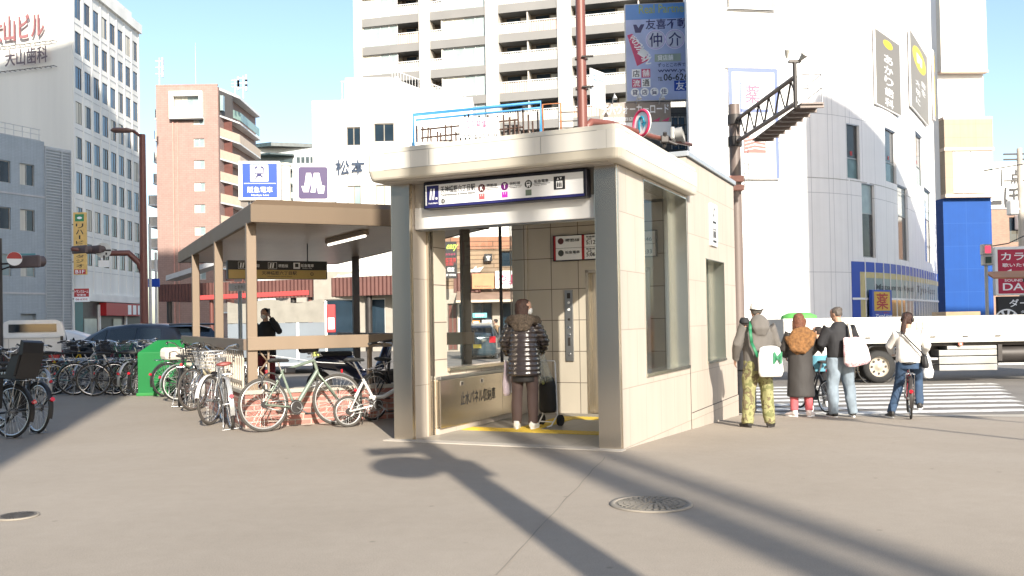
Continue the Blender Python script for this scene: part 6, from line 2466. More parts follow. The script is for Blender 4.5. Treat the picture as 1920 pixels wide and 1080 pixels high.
for sg in (1, -1):
    mb = MB().mat(REDP).rb(sg * .55 - .11, -.05, .62, sg * .55 + .11, .01, .74, .01)
    mb.obj('tail_lamp', T)
    for y in (.65, 2.6):
        wheel(T, (sg * .6, y, .14), .32, .16, ax=(1, 0, 0))
MB().mat(M('plate_yellow', (.55, .45, .06), .5)).bx(-.16, -.052, .52, .16, -.04, .68).obj('number_plate', T)
mb = MB().mat(DARK).rb(-.74, -.03, 1.06, -.68, .03, 1.16, .01).rb(.68, -.03, 1.06, .74, .03, 1.16, .01)
mb.obj('latch', T)
# white estate car beyond it
prof = [(-2.1, .35, .6, .7), (-1.9, .25, .72, .86), (-1.2, .22, .85, 1.0), (-.6, .22, .92, 1.38), (-.1, .22, .95, 1.48), (1.2, .22, .96, 1.47), (1.7, .22, .96, 1.3), (2.05, .3, .92, 1.05), (2.12, .4, .88, .98)]
cp = Vector((D(30, 640, 26).x, 26.5, -.15))
V2, s2, t2, sw2 = car('estate_car', 'white estate car beyond the small pickup truck at the left', cp, R(12), WP, prof, 1.66)
sw2(-.85, -.05, .35, 0)
sw2(.05, .9, 0, 0)
sw2(1.0, 1.6, 0, -.15)
for sg in (1, -1):
    for x in (-1.3, 1.25):
        wheel(V2, (x, sg * .72, .3), .3, .19)
MB().mat(CARGL).add([Vector((-1.15, y, 1.02)) for y in ys_] + [Vector((-.62, y * .88, 1.36)) for y in ys_], [(i + 1, i, 5 + i, 6 + i) for i in range(4)], True).obj('windscreen', V2)

# long white flatbed lorry across the crossing
tp = Vector((D(1470, 650, 22.3).x, 22.3, -.32))
T = thing('flatbed_truck', 'long white flatbed lorry with dropsides passing behind the crossing', 'truck', tp, R(-1.0))
TW = M('lorry_white', (.60, .585, .535), .4, 0, .05, .8, coat=.3)
Lb = 7.4
z0b, z1b = 1.0, 1.60
mb = MB().mat(TW)
mb.bx(0, -.02, z0b + .02, Lb, .03, z1b).bx(0, 2.1, z0b + .02, Lb, 2.15, z1b).bx(0, .03, z0b, .04, 2.1, z1b)
mb.bx(0, .03, z0b - .02, Lb, 2.1, z0b + .06)
mb.rb(-.02, -.05, z1b - .06, Lb, .05, z1b + .01, .01)
mb.rb(-.02, -.045, z0b - .03, Lb, .04, z0b + .05, .01)
mb.mat(M('lorry_cream_line', (.58, .56, .45), .5)).bx(.02, -.024, z1b - .14, Lb, -.02, z1b - .09)
mb.mat(LGREY)
for x in (1.85, 3.7, 5.55):
    mb.bx(x - .03, -.035, z0b, x + .03, -.021, z1b - .06)
mb.mat(DARK)
for i in range(9):
    mb.bx(.4 + i * .78, -.05, z0b + .10, .52 + i * .78, -.021, z0b + .125)
mb.obj('bed', T)
mb = MB().mat(GREYP)
for k in range(2):
    mb.rect(3.20 + k * .14, z0b + .16, 3.22 + k * .14, z1b - .12, (0, -.037, 0))
mb.text('最大積載量', 3.12, z0b + .3, 3.4, z0b + .36, (0, -.037, 0)).text('4000kg', 3.12, z0b + .2, 3.4, z0b + .27, (0, -.037, 0))
mb.obj('lettering', T)
mb = MB().mat(DARK).bx(.2, .5, .62, Lb + .4, .68, .95).bx(.2, 1.45, .62, Lb + .4, 1.63, .95).bx(.2, .15, .88, Lb, 2.0, .97)
for x in (1.2, 3.1, 5.2):
    mb.bx(x, .1, .5, x + .1, 2.0, .9)
mb.cyl((5.3, .35, .66), (6.3, .35, .66), .22, n=16)
mb.obj('chassis', T)
TAN = M('hub_cream', (.45, .40, .33), .5, .1)
for y in (.32, 1.85):
    wheel(T, (2.35, y, .40), .40, .36, TAN)
mb = MB().mat(M('mudguard', (.03, .03, .03), .6)).torus((2.35, .30, .42), (0, 1, 0), .50, .02, 20, 5, 180, 360)
mb.tube([(2.35 + .5 * math.cos(R(a)), .12, .44 + .5 * math.sin(R(a))) for a in range(20, 165, 12)], .03, 6)
mb.bx(1.72, .1, .15, 1.74, .6, .7)
mb.obj('mudguard', T)
mb = MB().mat(M('dull_aluminium', (.30, .30, .29), .45, .6, .15)).rb(3.75, .05, .28, 5.15, .55, .42, .01).rb(3.75, .05, .44, 5.15, .55, .62, .01).rb(3.75, .05, .64, 5.15, .55, .78, .01).rb(3.95, .05, .79, 5.15, .55, .88, .01)
mb.obj('side_guard', T)
mb = MB().mat(TW).bx(5.95, .06, .70, 6.55, .3, .80)
mb.mat(DARK).bx(5.9, .08, .45, 6.6, .4, .69)
mb.mat(LGREY).bx(5.2, .1, .40, 6.9, .13, .45).bx(3.4, .1, .55, 3.75, .13, .6)
mb.obj('battery_box', T)
for i, x in enumerate((1.72, 4.25, 6.2)):
    mb = MB().mat(M('marker_coral', (.48, .12, .08), .3)).cyl((x, .02, .93), (x, -.02, .93), .055, n=14)
    mb.mat(WHITES).disc(x, .93, .022, None, (0, -.021, 0))
    mb.obj('marker_lamp', T)
mb = MB().mat(TW)
mb.loft([[Vector((x, y, z)) for y, z in ((.0, .45), (2.1, .45), (2.1, 1.6), (1.95, 2.45), (.15, 2.45), (.0, 1.6))] for x in (Lb + .15, Lb + 1.3, Lb + 1.8)], smooth=False)
mb.obj('cab', T)
mb = MB().mat(CARGL).bx(Lb + .5, -.012, 1.5, Lb + 1.5, .0, 2.2)
mb.obj('side_window', T)
for y in (.3, 1.85):
    wheel(T, (Lb + 1.0, y, .40), .40, .28, TAN)
mb = MB().mat(M('tarp_green', (.10, .36, .08), .7, 0, .12, 4))
mb.loft([[Vector((.55 + a * math.cos(2 * math.pi * i / 16) * .45, .6 + a * math.sin(2 * math.pi * i / 16) * .4, z)) for i in range(16)] for a, z in ((1, z0b + .06), (1, z1b - .02), (.95, z1b + .08), (.6, z1b + .15), (.1, z1b + .16))])
o = mb.obj('tarpaulin_bundle')
tag(o, 'green tarpaulin bundle riding at the rear end of the flatbed lorry', 'bundle')
o.matrix_world = Matrix.Translation(tp) @ Matrix.Rotation(R(-1), 4, 'Z')
mb = MB().mat(M('timber_tan', (.33, .23, .14), .7, 0, .2)).rb(3.98 + .12, .4, z0b + .06, 4.95, 1.2, z1b + .11, .01)
o = mb.obj('timber_crate')
tag(o, 'tan crate on the flatbed lorry bed right of the cyclist', 'crate')
o.matrix_world = Matrix.Translation(tp) @ Matrix.Rotation(R(-1), 4, 'Z')

# canvas topped van under the arcade (seen from its rear corner)
cp = Vector((D(505, 690, 27.5).x, 27.5, -.15))
T = thing('canvas_van', 'grey box lorry with pale canvas top parked beyond the canopy', 'truck', cp, R(14))
GB = M('van_grey_panel', (.17, .20, .23), .4, .1, .08, 1)
CAN = M('pale_canvas', (.26, .245, .21), .9, 0, .12, 2.5, .6, 6)
sc_ = 27.5 / F
wl, wr = -1.18, 1.72
zt_, zm_, zb_ = D(500, 566, 27.5).z + .15, D(500, 606, 27.5).z + .15, .35
mb = MB().mat(GB).bx(wl + .0, 0, zb_, .08, .05, zm_).bx(.10, 0, zb_, .85, .05, zm_).bx(.87, 0, zb_, wr, .05, zm_).bx(wl, .06, zb_, wr, 3.6, zm_)
mb.mat(WHITE).bx(.02, -.03, zb_, .12, .06, zm_ + .06).bx(.80, -.03, zb_ + .1, .88, .0, zm_).bx(wr - .07, -.03, zb_, wr, .05, zt_)
mb.mat(LGREY).bx(wl, -.06, zb_ - .08, wr, .04, zb_)
mb.obj('box', T)
mb = MB().mat(CAN)
nq = 22
g = []
for k in range(7):
    z = zm_ + .01 + (zt_ - zm_) * k / 6
    g.append([Vector((wl + (wr - .1 - wl) * i / nq, -.02 - .05 * math.sin(i * 1.9 + k * .7) * (.3 + .1 * (i % 3)), z - .06 * math.sin(i * .5) * (k == 6))) for i in range(nq + 1)])
for a, b in zip(g, g[1:]):
    mb.add(a + b, [(i, i + 1, nq + 2 + i, nq + 1 + i) for i in range(nq)], True)
mb.add([(wl, 0, zm_), (wl, 3.6, zm_), (wl, 3.6, zt_), (wl, 0, zt_)], [(0, 3, 2, 1)])
mb.add([(wl, 0, zt_ - .03), (wr, 0, zt_ - .03), (wr, 3.6, zt_), (wl, 3.6, zt_)], [(0, 1, 2, 3)])
mb.obj('canvas_top', T)
MB().mat(M('grey_lettering', (.16, .18, .2), .5)).text('サービス', -.75, .62, -.1, .78, (0, -.002, 0)).obj('lettering', T)
for x in (wl + .25, wr - .25):
    for y in (.7, 3.0):
        wheel(T, (x, y, .33), .33, .2, ax=(1, 0, 0))
mb = MB().mat(REDP).rb(wr - .02, -.06, 1.25, wr + .25, .0, 2.1, .02)
mb.mat(WHITES).rect(wr + .02, 1.35, wr + .21, 1.7, (0, -.061, 0))
o = mb.obj('vending_sign')
tag(o, 'red and white sign panel at the right of the grey box lorry', 'sign')
o.matrix_world = T.matrix_basis
mb = MB().mat(M('awning_red', (.42, .02, .02), .6)).prism([(0, 0), (3.2, .12), (3.2, .26), (0, .13)], (-2.0, .6, zt_ + .1), (1, 0, 0), (0, 0, 1), -.6)
o = mb.obj('red_awning')
tag(o, 'red shop awning edge above the pale canvas top', 'awning')
o.matrix_world = T.matrix_basis

# navy motor scooter behind the brick wall
sp = Vector((D(655, 740, 17.0).x, 17.4, 0))
T = thing('motor_scooter', 'navy motor scooter parked beyond the brick wall of the canopy', 'scooter', sp, R(12))
NV = M('scooter_navy', (.012, .018, .05), .2, .2, .1, coat=1)
mb = MB().mat(NV).limb([(Vector((-.75, 0, .62)), .10, .05), (Vector((-.55, 0, .66)), .17, .16), (Vector((-.1, 0, .62)), .17, .2), (Vector((.15, 0, .40)), .15, .12), (Vector((.38, 0, .36)), .14, .05), (Vector((.55, 0, .60)), .16, .10), (Vector((.68, 0, .95)), .13, .09), (Vector((.70, 0, 1.02)), .05, .03)], 16, (0, 1, 0))
mb.obj('body', T)
MB().mat(RUBBER).rb(-.72, -.14, .74, .0, .14, .84, .05).obj('seat', T)
MB().mat(DARK).tube([(.62, -.32, 1.05), (.68, 0, 1.02), (.62, .32, 1.05)], .02, 8).cyl((.66, 0, .3), (.72, 0, 1.0), .03).obj('handlebar', T)
MB().mat(M('top_box', (.02, .02, .025), .4)).rb(-1.0, -.2, .82, -.62, .2, 1.12, .06).obj('top_box', T)
wheel(T, (-.62, 0, .24), .24, .11)
wheel(T, (.78, 0, .24), .24, .11)
# small car with red lamps seen through the lobby pane
prof = [(-1.6, .35, .7, .85), (-1.3, .25, .85, 1.0), (-.7, .22, .9, 1.45), (.0, .22, .92, 1.55), (1.0, .22, .92, 1.52), (1.45, .22, .92, 1.3), (1.65, .3, .9, 1.0)]
cp = Vector((D(905, 690, 38).x, 38, -.25))
V3, s3, t3, sw3 = car('hatchback', 'blue-grey hatchback with red tail lamps seen through the lobby pane', cp, R(-95), M('car_blue_grey', (.05, .08, .10), .2, .3, coat=1), prof, 1.5)
sw3(-.9, -.05, .3, 0)
sw3(.05, 1.2, 0, -.1)
MB().mat(CARGL).add([Vector((1.615, y, 1.02)) for y in ys_] + [Vector((1.44, y * .9, 1.36)) for y in ys_], [(i, i + 1, 6 + i, 5 + i) for i in range(4)], True).obj('rear_window', V3)
for sg in (1, -1):
    MB().mat(M('tail_lamp', (.42, .02, .03))).rb(1.45, sg * .6 - .13, .75, 1.66, sg * .6 + .13, 1.02, .03).obj('tail_lamp', V3)
    for x in (-1.05, 1.05):
        wheel(V3, (x, sg * .64, .28), .28, .17)
MB().mat(M('plate_yellow', (.55, .45, .06))).bx(1.66, -.16, .55, 1.67, .16, .7).obj('number_plate', V3)
# ================================================================ bicycles
SPOKE = M('spoke_steel', (.55, .55, .54), .35, .7, .1)
BLKP = M('bike_black', (.018, .018, .02), .35, .1, .1)
BC = {}


def bike_wheel(parent, c, r, tyre=TYRE, rim=CHROME, tr=.017, spin=0., q=None):
    """wheel part (tyre) with rim and spokes as sub-part; q: steering matrix"""
    X = (q or Matrix()) @ Matrix.Translation(c) @ Matrix.Rotation(spin, 4, 'Y')
    key = (round(r, 3), tyre.name, rim.name, tr)
    if key not in BC:
        mb = MB().mat(tyre).torus((0, 0, 0), (0, 1, 0), r - tr, tr, 44, 8)
        me1 = mb.mesh('wheel')
        mb = MB().mat(rim).torus((0, 0, 0), (0, 1, 0), r - tr * 2.3, tr * .62, 44, 6)
        mb.mat(SPOKE)
        for i in range(28):
            a = 2 * math.pi * i / 28
            b = a + (.28 if i % 2 else -.28)
            s_ = .025 if i % 4 < 2 else -.025
            mb.cyl((.022 * math.cos(b), s_, .022 * math.sin(b)), ((r - tr * 2.4) * math.cos(a), 0, (r - tr * 2.4) * math.sin(a)), .0016, n=4, cap=False)
        mb.mat(STEELD).cyl((0, -.045, 0), (0, .045, 0), .02, n=12).cyl((0, -.07, 0), (0, .07, 0), .006, n=8)
        BC[key] = (me1, mb.mesh('rim'))
    o = bpy.data.objects.new('wheel', BC[key][0])
    col.objects.link(o)
    o.parent = parent
    o.matrix_basis = X
    k = bpy.data.objects.new('rim', BC[key][1])
    col.objects.link(k)
    k.parent = o
    return o


def bicycle(label, rear, direc, style='city', frame=None, r=.33, wb=1.06, basket=None, saddle=None, fender=None, lean=4, steer=0, rack=True, bars='swept', tyre=TYRE, rim=CHROME, child=False, group=None, stand=True, extra=None, lock=False):
    frame = frame or BLKP
    saddle = saddle or RUBBER
    d = Vector((direc[0], direc[1]))
    t = thing('bicycle', label, 'bicycle', rear, 0, group)
    t.rotation_euler = (R(lean), 0, math.atan2(d.y, d.x))
    t.rotation_mode = 'XYZ'
    tr = .017 if style != 'cross' else .019
    small = r < .25
    bb = Vector((.43 if not small else .40, 0, .28 if not small else .27))
    ax_r, ax_f = Vector((0, 0, r)), Vector((wb, 0, r))
    if style == 'cross':
        st, ht, hb = Vector((.27, 0, .76)), Vector((wb - .30, 0, .88)), Vector((wb - .26, 0, .74))
    elif style == 'folding':
        st, ht, hb = Vector((.22, 0, .62)), Vector((wb - .20, 0, .66)), Vector((wb - .17, 0, .52))
    else:
        st, ht, hb = Vector((.25, 0, .68)), Vector((wb - .27, 0, .86)), Vector((wb - .22, 0, .68))
    # frame
    mb = MB().mat(frame)
    if style == 'cross':
        mb.cyl(bb, st, .017).cyl(st, ht, .017, .02).cyl(bb + Vector((.02, 0, .02)), hb, .030, .026).cyl(hb, ht, .021)
    elif style == 'folding':
        mb.tube([bb + Vector((-.1, 0, .1)), bb + Vector((.1, 0, .10)), hb + Vector((0, 0, -.02))], [.022, .03, .026], 10).cyl(bb, st, .018).cyl(hb - Vector((0, 0, .03)), ht, .02)
    else:
        mb.cyl(bb, st, .016)
        mb.tube([hb + Vector((0, 0, -.0)), hb.lerp(bb, .35) + Vector((-.03, 0, -.07)), hb.lerp(bb, .75) + Vector((-.02, 0, -.05)), bb + Vector((0, 0, .03))], .022, 8)
        mb.tube([ht + Vector((0, 0, -.06)), ht.lerp(bb, .4) + Vector((-.05, 0, -.11)), bb + Vector((-.03, 0, .14))], .013, 8)
        mb.cyl(hb, ht, .02)
    for sg in (1, -1):
        mb.cyl(bb + Vector((0, sg * .03, 0)), ax_r + Vector((0, sg * .06, 0)), .010, n=8)
        mb.cyl(st + Vector((0, sg * .015, -.04)), ax_r + Vector((0, sg * .06, 0)), .009, n=8)
    mb.cyl(bb + Vector((0, -.04, 0)), bb + Vector((0, .04, 0)), .024)
    mb.obj('frame', t)
    sh = {'cross': .12, 'folding': .26}.get(style, .16)
    sdir = (st - bb).normalized()
    sp = st + sdir * sh
    MB().mat(CHROME).cyl(st - sdir * .04, sp, .012).obj('seat_post', t)
    mb = MB().mat(saddle)
    wS = .105 if style == 'city' else .075
    mb.limb([(sp + Vector((-.125, 0, .02)), wS * .55, .02), (sp + Vector((-.09, 0, .03)), wS, .028), (sp + Vector((-.03, 0, .028)), wS * .8, .028), (sp + Vector((.05, 0, .025)), wS * .36, .024), (sp + Vector((.13, 0, .02)), wS * .26, .02), (sp + Vector((.15, 0, .012)), wS * .12, .01)], 14, (0, 1, 0))
    mb.obj('saddle', t)
    # steering assembly
    hdir = (ht - hb).normalized()
    Q = Matrix.Translation(ht) @ Matrix.Rotation(R(steer), 4, hdir) @ Matrix.Translation(-ht)
    mb = MB(Q).mat(frame if style != 'city' else CHROME)
    cr = hb - hdir * .02
    for sg in (1, -1):
        mb.tube([cr + Vector((0, sg * .02, 0)), cr + Vector((.01, sg * .045, -.04)), cr.lerp(ax_f, .6) + Vector((.0, sg * .05, 0)), ax_f + Vector((0, sg * .05, 0))], [.014, .013, .012, .009], 8)
    mb.mat(CHROME)
    top = ht + hdir * (.10 if style != 'folding' else .34)
    mb.cyl(cr, top, .012)
    mb.obj('fork', t)
    mb = MB(Q).mat(CHROME if bars != 'flat' else BLKP)
    if bars == 'flat':
        pts = [top + Vector((.03, -.29, .0)), top + Vector((.05, -.1, .0)), top + Vector((.05, .1, 0)), top + Vector((.03, .29, 0))]
        mb.tube(pts, .012, 8)
        gr = [(pts[0], pts[0].lerp(pts[1], .6)), (pts[3], pts[3].lerp(pts[2], .6))]
    else:
        pts = [top + Vector((-.26, -.27, .10)), top + Vector((-.10, -.26, .12)), top + Vector((.04, -.16, .10)), top + Vector((.04, -.05, .01)), top + Vector((.04, .05, .01)), top + Vector((.04, .16, .10)), top + Vector((-.10, .26, .12)), top + Vector((-.26, .27, .10))]
        mb.tube(pts, .0105, 8)
        gr = [(pts[0], pts[1]), (pts[7], pts[6])]
    for sg in (1, -1):
        g0 = gr[0][1] if sg < 0 else gr[1][1]
        mb.mat(STEELD).tube([g0 + Vector((.02, 0, -.01)), g0 + Vector((.06, 0, -.04)), g0 + Vector((-.06, 0, -.05))], .006, 6)
    hbo = mb.obj('handlebar', t)
    for a, b in gr:
        MB(Q).mat(RUBBER).cyl(a, a.lerp(b, .8), .017, n=10).obj('grip', hbo)
    bike_wheel(t, ax_r, r, tyre, rim, tr)
    bike_wheel(t, ax_f, r, tyre, rim, tr, q=Q)
    # drive
    rc = .095 if style != 'folding' else .075
    mb = MB().mat(DARK).cyl(bb + Vector((0, -.048, 0)), bb + Vector((0, -.044, 0)), rc, n=30)
    mb.mat(STEELD).torus(bb + Vector((0, -.05, 0)), (0, 1, 0), rc * .8, .006, 24, 5)
    mb.tube([bb + Vector((0, -.05, rc)), ax_r + Vector((0, -.05, .035))], .005, 5).tube([bb + Vector((0, -.05, -rc)), ax_r + Vector((0, -.05, -.035))], .005, 5)
    mb.mat(DARK).cyl(ax_r + Vector((0, -.055, 0)), ax_r + Vector((0, -.03, 0)), .045, n=18)
    mb.obj('chainset', t)
    ca = R(-35)
    for sg in (-1, 1):
        e = bb + Vector((.165 * math.cos(ca) * -sg, sg * .075, .165 * math.sin(ca) * -sg))
        mb = MB().mat(STEELD).cyl(bb + Vector((0, sg * .06, 0)), e, .010, n=8)
        mb.mat(RUBBER).rb(e.x - .045, e.y + sg * .05 - .04, e.z - .012, e.x + .045, e.y + sg * .05 + .04, e.z + .012, .004)
        mb.obj('pedal', t)
    if fender:
        for c, q_, a0, a1 in ((ax_r, None, 20, 200), (ax_f, Q, 10, 150)):
            mb = MB(q_).mat(fender)
            rr = r + .022
            A = [R(a0 + (a1 - a0) * i / 20) for i in range(21)]
            L_ = [[c + Vector((rr * math.cos(a), y, rr * math.sin(a) + (-.008 if abs(y) > .02 else 0))) for a in A] for y in (-.028, -.012, .012, .028)]
            for p_, q2 in zip(L_, L_[1:]):
                mb.add(p_ + q2, [(i, i + 1, 22 + i, 21 + i) for i in range(20)], True)
            for sg in (1, -1):
                am = R((a0 + a1) / 2 + 40)
                mb.cyl(c + Vector((0, sg * .05, 0)), c + Vector((rr * math.cos(am), sg * .03, rr * math.sin(am))), .003, n=5)
            mb.obj('mudguard', t)
        MB().mat(M('reflector_red', (.45, .01, .02), .2, coat=1)).cyl(ax_r + Vector((-r - .02, 0, .12)), ax_r + Vector((-r - .045, 0, .13)), .028, n=12).obj('reflector', t)
    else:
        MB().mat(M('reflector_red', (.45, .01, .02), .2, coat=1)).rb(sp.x - .05 - .13, -.02, sp.z - .14, sp.x - .16, .02, sp.z - .09, .004).obj('reflector', t)
    if rack:
        zr = r * 2 + .06
        mb = MB().mat(CHROME)
        for sg in (1, -1):
            mb.tube([(.22, sg * .05, zr), (-.26, sg * .065, zr), (-.28, sg * .03, zr)], .006, 6).cyl((-.1, sg * .06, zr), ax_r + Vector((0, sg * .06, 0)), .005, n=6)
        for k in range(4):
            mb.cyl((.1 - k * .1, -.06, zr), (.1 - k * .1, .06, zr), .004, n=5)
        mb.obj('rack', t)
    if stand:
        mb = MB().mat(STEELD)
        if style == 'city':
            for sg in (1, -1):
                mb.tube([ax_r + Vector((.02, sg * .07, -.01)), (-.02, sg * .10, .06), (-.05, sg * .11, .006)], .008, 6)
            mb.cyl((-.05, -.12, .01), (-.05, .12, .01), .008, n=6)
        else:
            mb.tube([bb + Vector((-.12, .04, -.02)), (bb.x - .16, .16, .01)], .008, 6)
        mb.obj('kickstand', t)
    if basket:
        mb = MB(Q).mat(basket)
        bx0, bz0 = ht.x + .10, ht.z - .08
        for k in range(6):
            z = bz0 + k * .046
            f = .75 + .05 * k
            w2, l2 = .18 * f, .13 * f
            mb.tube([(bx0 + .14 - l2, -w2, z), (bx0 + .14 + l2, -w2, z), (bx0 + .14 + l2, w2, z), (bx0 + .14 - l2, w2, z)], .0035 if k < 5 else .007, 5, closed=True)
        for i in range(9):
            y = -1 + i / 4
            for e in (-1, 1):
                mb.cyl((bx0 + .14 + e * .0975, y * .135, bz0), (bx0 + .14 + e * .13, y * .18, bz0 + .23), .0028, n=4)
        for i in range(1, 6):
            x = -1 + i / 3
            for e in (-1, 1):
                mb.cyl((bx0 + .14 + x * .0975, e * .135, bz0), (bx0 + .14 + x * .13, e * .18, bz0 + .23), .0028, n=4)
            mb.cyl((bx0 + .14 + x * .0975, -.135, bz0), (bx0 + .14 + x * .0975, .135, bz0), .0028, n=4)
        mb.obj('basket', t)
        if style == 'city':
            MB(Q).mat(BLKP).cyl(ht + Vector((.10, 0, -.16)), ht + Vector((.16, 0, -.17)), .03, .038, 12).obj('headlight', t)
    if child:
        mb = MB().mat(BLKP)
        z = .72
        prof = [(-.20, .02), (-.30, .34), (-.31, .47), (-.26, .50), (-.23, .36), (-.15, .08), (.10, .07), (.12, .02)]
        mb.prism(prof, (0, .15, z), (1, 0, 0), (0, 0, 1), .30)
        mb.prism([(-.28, .32), (-.14, .28), (-.06, .08), (-.20, .05)], (0, .18, z), (1, 0, 0), (0, 0, 1), .03)
        mb.prism([(-.28, .32), (-.14, .28), (-.06, .08), (-.20, .05)], (0, -.15, z), (1, 0, 0), (0, 0, 1), .03)
        mb.rb(.02, -.2, z - .35, .14, -.12, z + .03, .01).rb(.02, .12, z - .35, .14, .2, z + .03, .01)
        mb.obj('child_seat', t, bevel=.015)
    if extra:
        extra(t, sp, Q, ht)
    return t


def dirn(a, b):
    return ((b - a).x, (b - a).y)


KB = 'bicycles parked along the kerb'
CB = 'bicycles parked at the stair canopy'
SAGE = M('bike_sage', (.22, .27, .215), .35, .3, .08, 2, coat=.4)
BWHITE = M('bike_white', (.66, .65, .62), .3, 0, .05, 2, coat=.5)
BSILV = M('bike_silver', (.48, .48, .47), .3, .5, .08)
OLDT = M('worn_tyre', (.06, .054, .047), .85, 0, .2, 15)
SADR = M('saddle_rust_red', (.22, .055, .045), .45, 0, .1)
MINT = M('bike_mint', (.16, .34, .27), .3, .1, .05)
BYEL = M('bike_yellow', (.50, .33, .02), .35)
BRED = M('bike_maroon', (.20, .02, .03), .35, .1)
BTEAL = M('bike_teal', (.05, .16, .17), .35, .1)
BGRN = M('bike_green', (.02, .20, .07), .35, .1)
WB = BWHITE
# the sage hybrid leaning on the brick wall
a, b = G(497, 810), G(622, 798)


def lock_(t, sp, Q, ht):
    MB().mat(M('cable_lock', (.03, .03, .03), .5)).torus((.10, -.03, .62), (0, 1, 0), .12, .012, 24, 6).obj('cable_lock', t)
    MB().mat(BLKP).rb(.30, -.035, .72, .46, .035, .80, .02).obj('frame_bag', t)
    MB(Q).mat(M('lamp_lime', (.45, .5, .12), .4)).rb(ht.x + .0, -.03, ht.z + .04, ht.x + .07, .03, ht.z + .11, .01).obj('lamp', t)


bicycle('sage green flat-bar hybrid bicycle leaning on the brick canopy wall', a, dirn(a, b), 'cross', SAGE, .343, 1.04, lean=-6, steer=-14, rack=False, bars='flat', tyre=OLDT, rim=BSILV, group=CB, extra=lock_)
# white folding bike, small wheels
a = G(654, 801)
bicycle('small-wheeled white folding bicycle between the sage bicycle and steel post', a, (.86, .50), 'folding', BWHITE, .205, .95, lean=-4, rack=False, bars='swept', tyre=OLDT, rim=BSILV, group=CB)
a = G(700, 789)
bicycle('black bicycle half hidden behind the left steel post', a, (.55, .83), 'city', BLKP, .33, 1.05, lean=3, rack=True, fender=BLKP, group=CB, basket=DARK)
# pair at the canopy corner
f_ = G(394, 797)
dd = Vector((-.30, -.954))
bicycle('white city bicycle with wire basket facing the viewer at the canopy corner', Vector((f_.x - dd.x * 1.06, f_.y - dd.y * 1.06, 0)), dd, 'city', BWHITE, .335, 1.06, basket=M('silver_wire', (.5, .5, .5), .4, .6), fender=BWHITE, lean=3, steer=8, group=CB, tyre=OLDT)
a = G(434, 805)
bicycle('silver bicycle with rust-red saddle parked nose to the canopy', a, (-.40, .917), 'city', BSILV, .335, 1.06, saddle=SADR, fender=BSILV, lean=-5, group=CB, tyre=OLDT, basket=None)
f_ = G(360, 770)
dd = Vector((-.52, -.854))
bicycle('black-basket bicycle with fat worn tyre facing the viewer beside the white one', Vector((f_.x - dd.x * 1.06, f_.y - dd.y * 1.06, 0)), dd, 'city', M('bike_khaki', (.25, .22, .14), .4), .34, 1.06, basket=BLKP, fender=None, lean=4, steer=12, group=CB, tyre=OLDT, bars='flat')
a = G(336, 763)


def bag_(t, sp, Q, ht):
    mb = MB().mat(M('bag_cream', (.62, .57, .50), .8, 0, .1, 5, .3, 20)).rb(-.32, -.16, .76, .10, .16, .98, .07)
    o = mb.obj('rack_bag', t)


bicycle('dark bicycle with bright spoked wheels left of the black-basket one', a, (-.30, .95), 'city', BLKP, .31, 1.0, fender=None, lean=3, group=CB)
a = G(335, 752)
bicycle('bicycle with a cream bag tied on its rear rack beside the green box', a, (.70, .71), 'city', BTEAL, .33, 1.05, fender=BSILV, lean=4, group=CB, extra=bag_, rim=BWHITE)
# by the green box and along the kerb
a, b = G(262, 731), G(297, 741)
bicycle('mint green bicycle with pale tyres turned towards the viewer by the green box', a, dirn(a, b), 'city', MINT, .33, 1.05, fender=None, lean=4, steer=-20, group=KB, tyre=TYRE, rim=BWHITE, rack=False)
row = [
    ((98, 741), (.93, .37), dict(frame=BTEAL, basket=DARK, rim=BWHITE), 'teal bicycle with white rims at the left end of the kerb row'),
    ((140, 741), (.86, .51), dict(frame=BLKP, fender=BLKP), 'black bicycle with mudguards, second from the left in the kerb row'),
    ((176, 743), (.95, .31), dict(frame=BLKP, fender=DARK, tyre=OLDT), 'dark bicycle with grey tyres under the grey rail in the kerb row'),
    ((214, 741), (.90, .44), dict(frame=M('bike_pale_green', (.30, .42, .36), .35), basket=None, fender=BSILV), 'pale green bicycle with silver mudguards in the middle of the kerb row'),
    ((238, 742), (.12, .99), dict(frame=BSILV, fender=BSILV, basket=BSILV), 'silver bicycle seen end-on with shiny rear mudguard in the kerb row'),
    ((256, 741), (.10, .99), dict(frame=BLKP, fender=BLKP, basket=BLKP), 'black bicycle seen end-on right of the silver one'),
    ((205, 735), (-.2, .98), dict(frame=BGRN, basket=M('basket_green_cover', (.03, .22, .12), .5), fender=BSILV), 'bicycle with green covered basket in the kerb row'),
    ((78, 736), (.62, .78), dict(frame=BYEL, fender=None), 'yellow framed bicycle behind the teal one'),
    ((52, 733), (.5, .86), dict(frame=BRED, fender=BSILV, basket=DARK), 'maroon bicycle in front of the small white truck'),
]
for (px, py), d_, kw, lab in row:
    bicycle(lab, G(px, py), d_, 'city', lean=random.uniform(2, 5), group=KB, **kw)
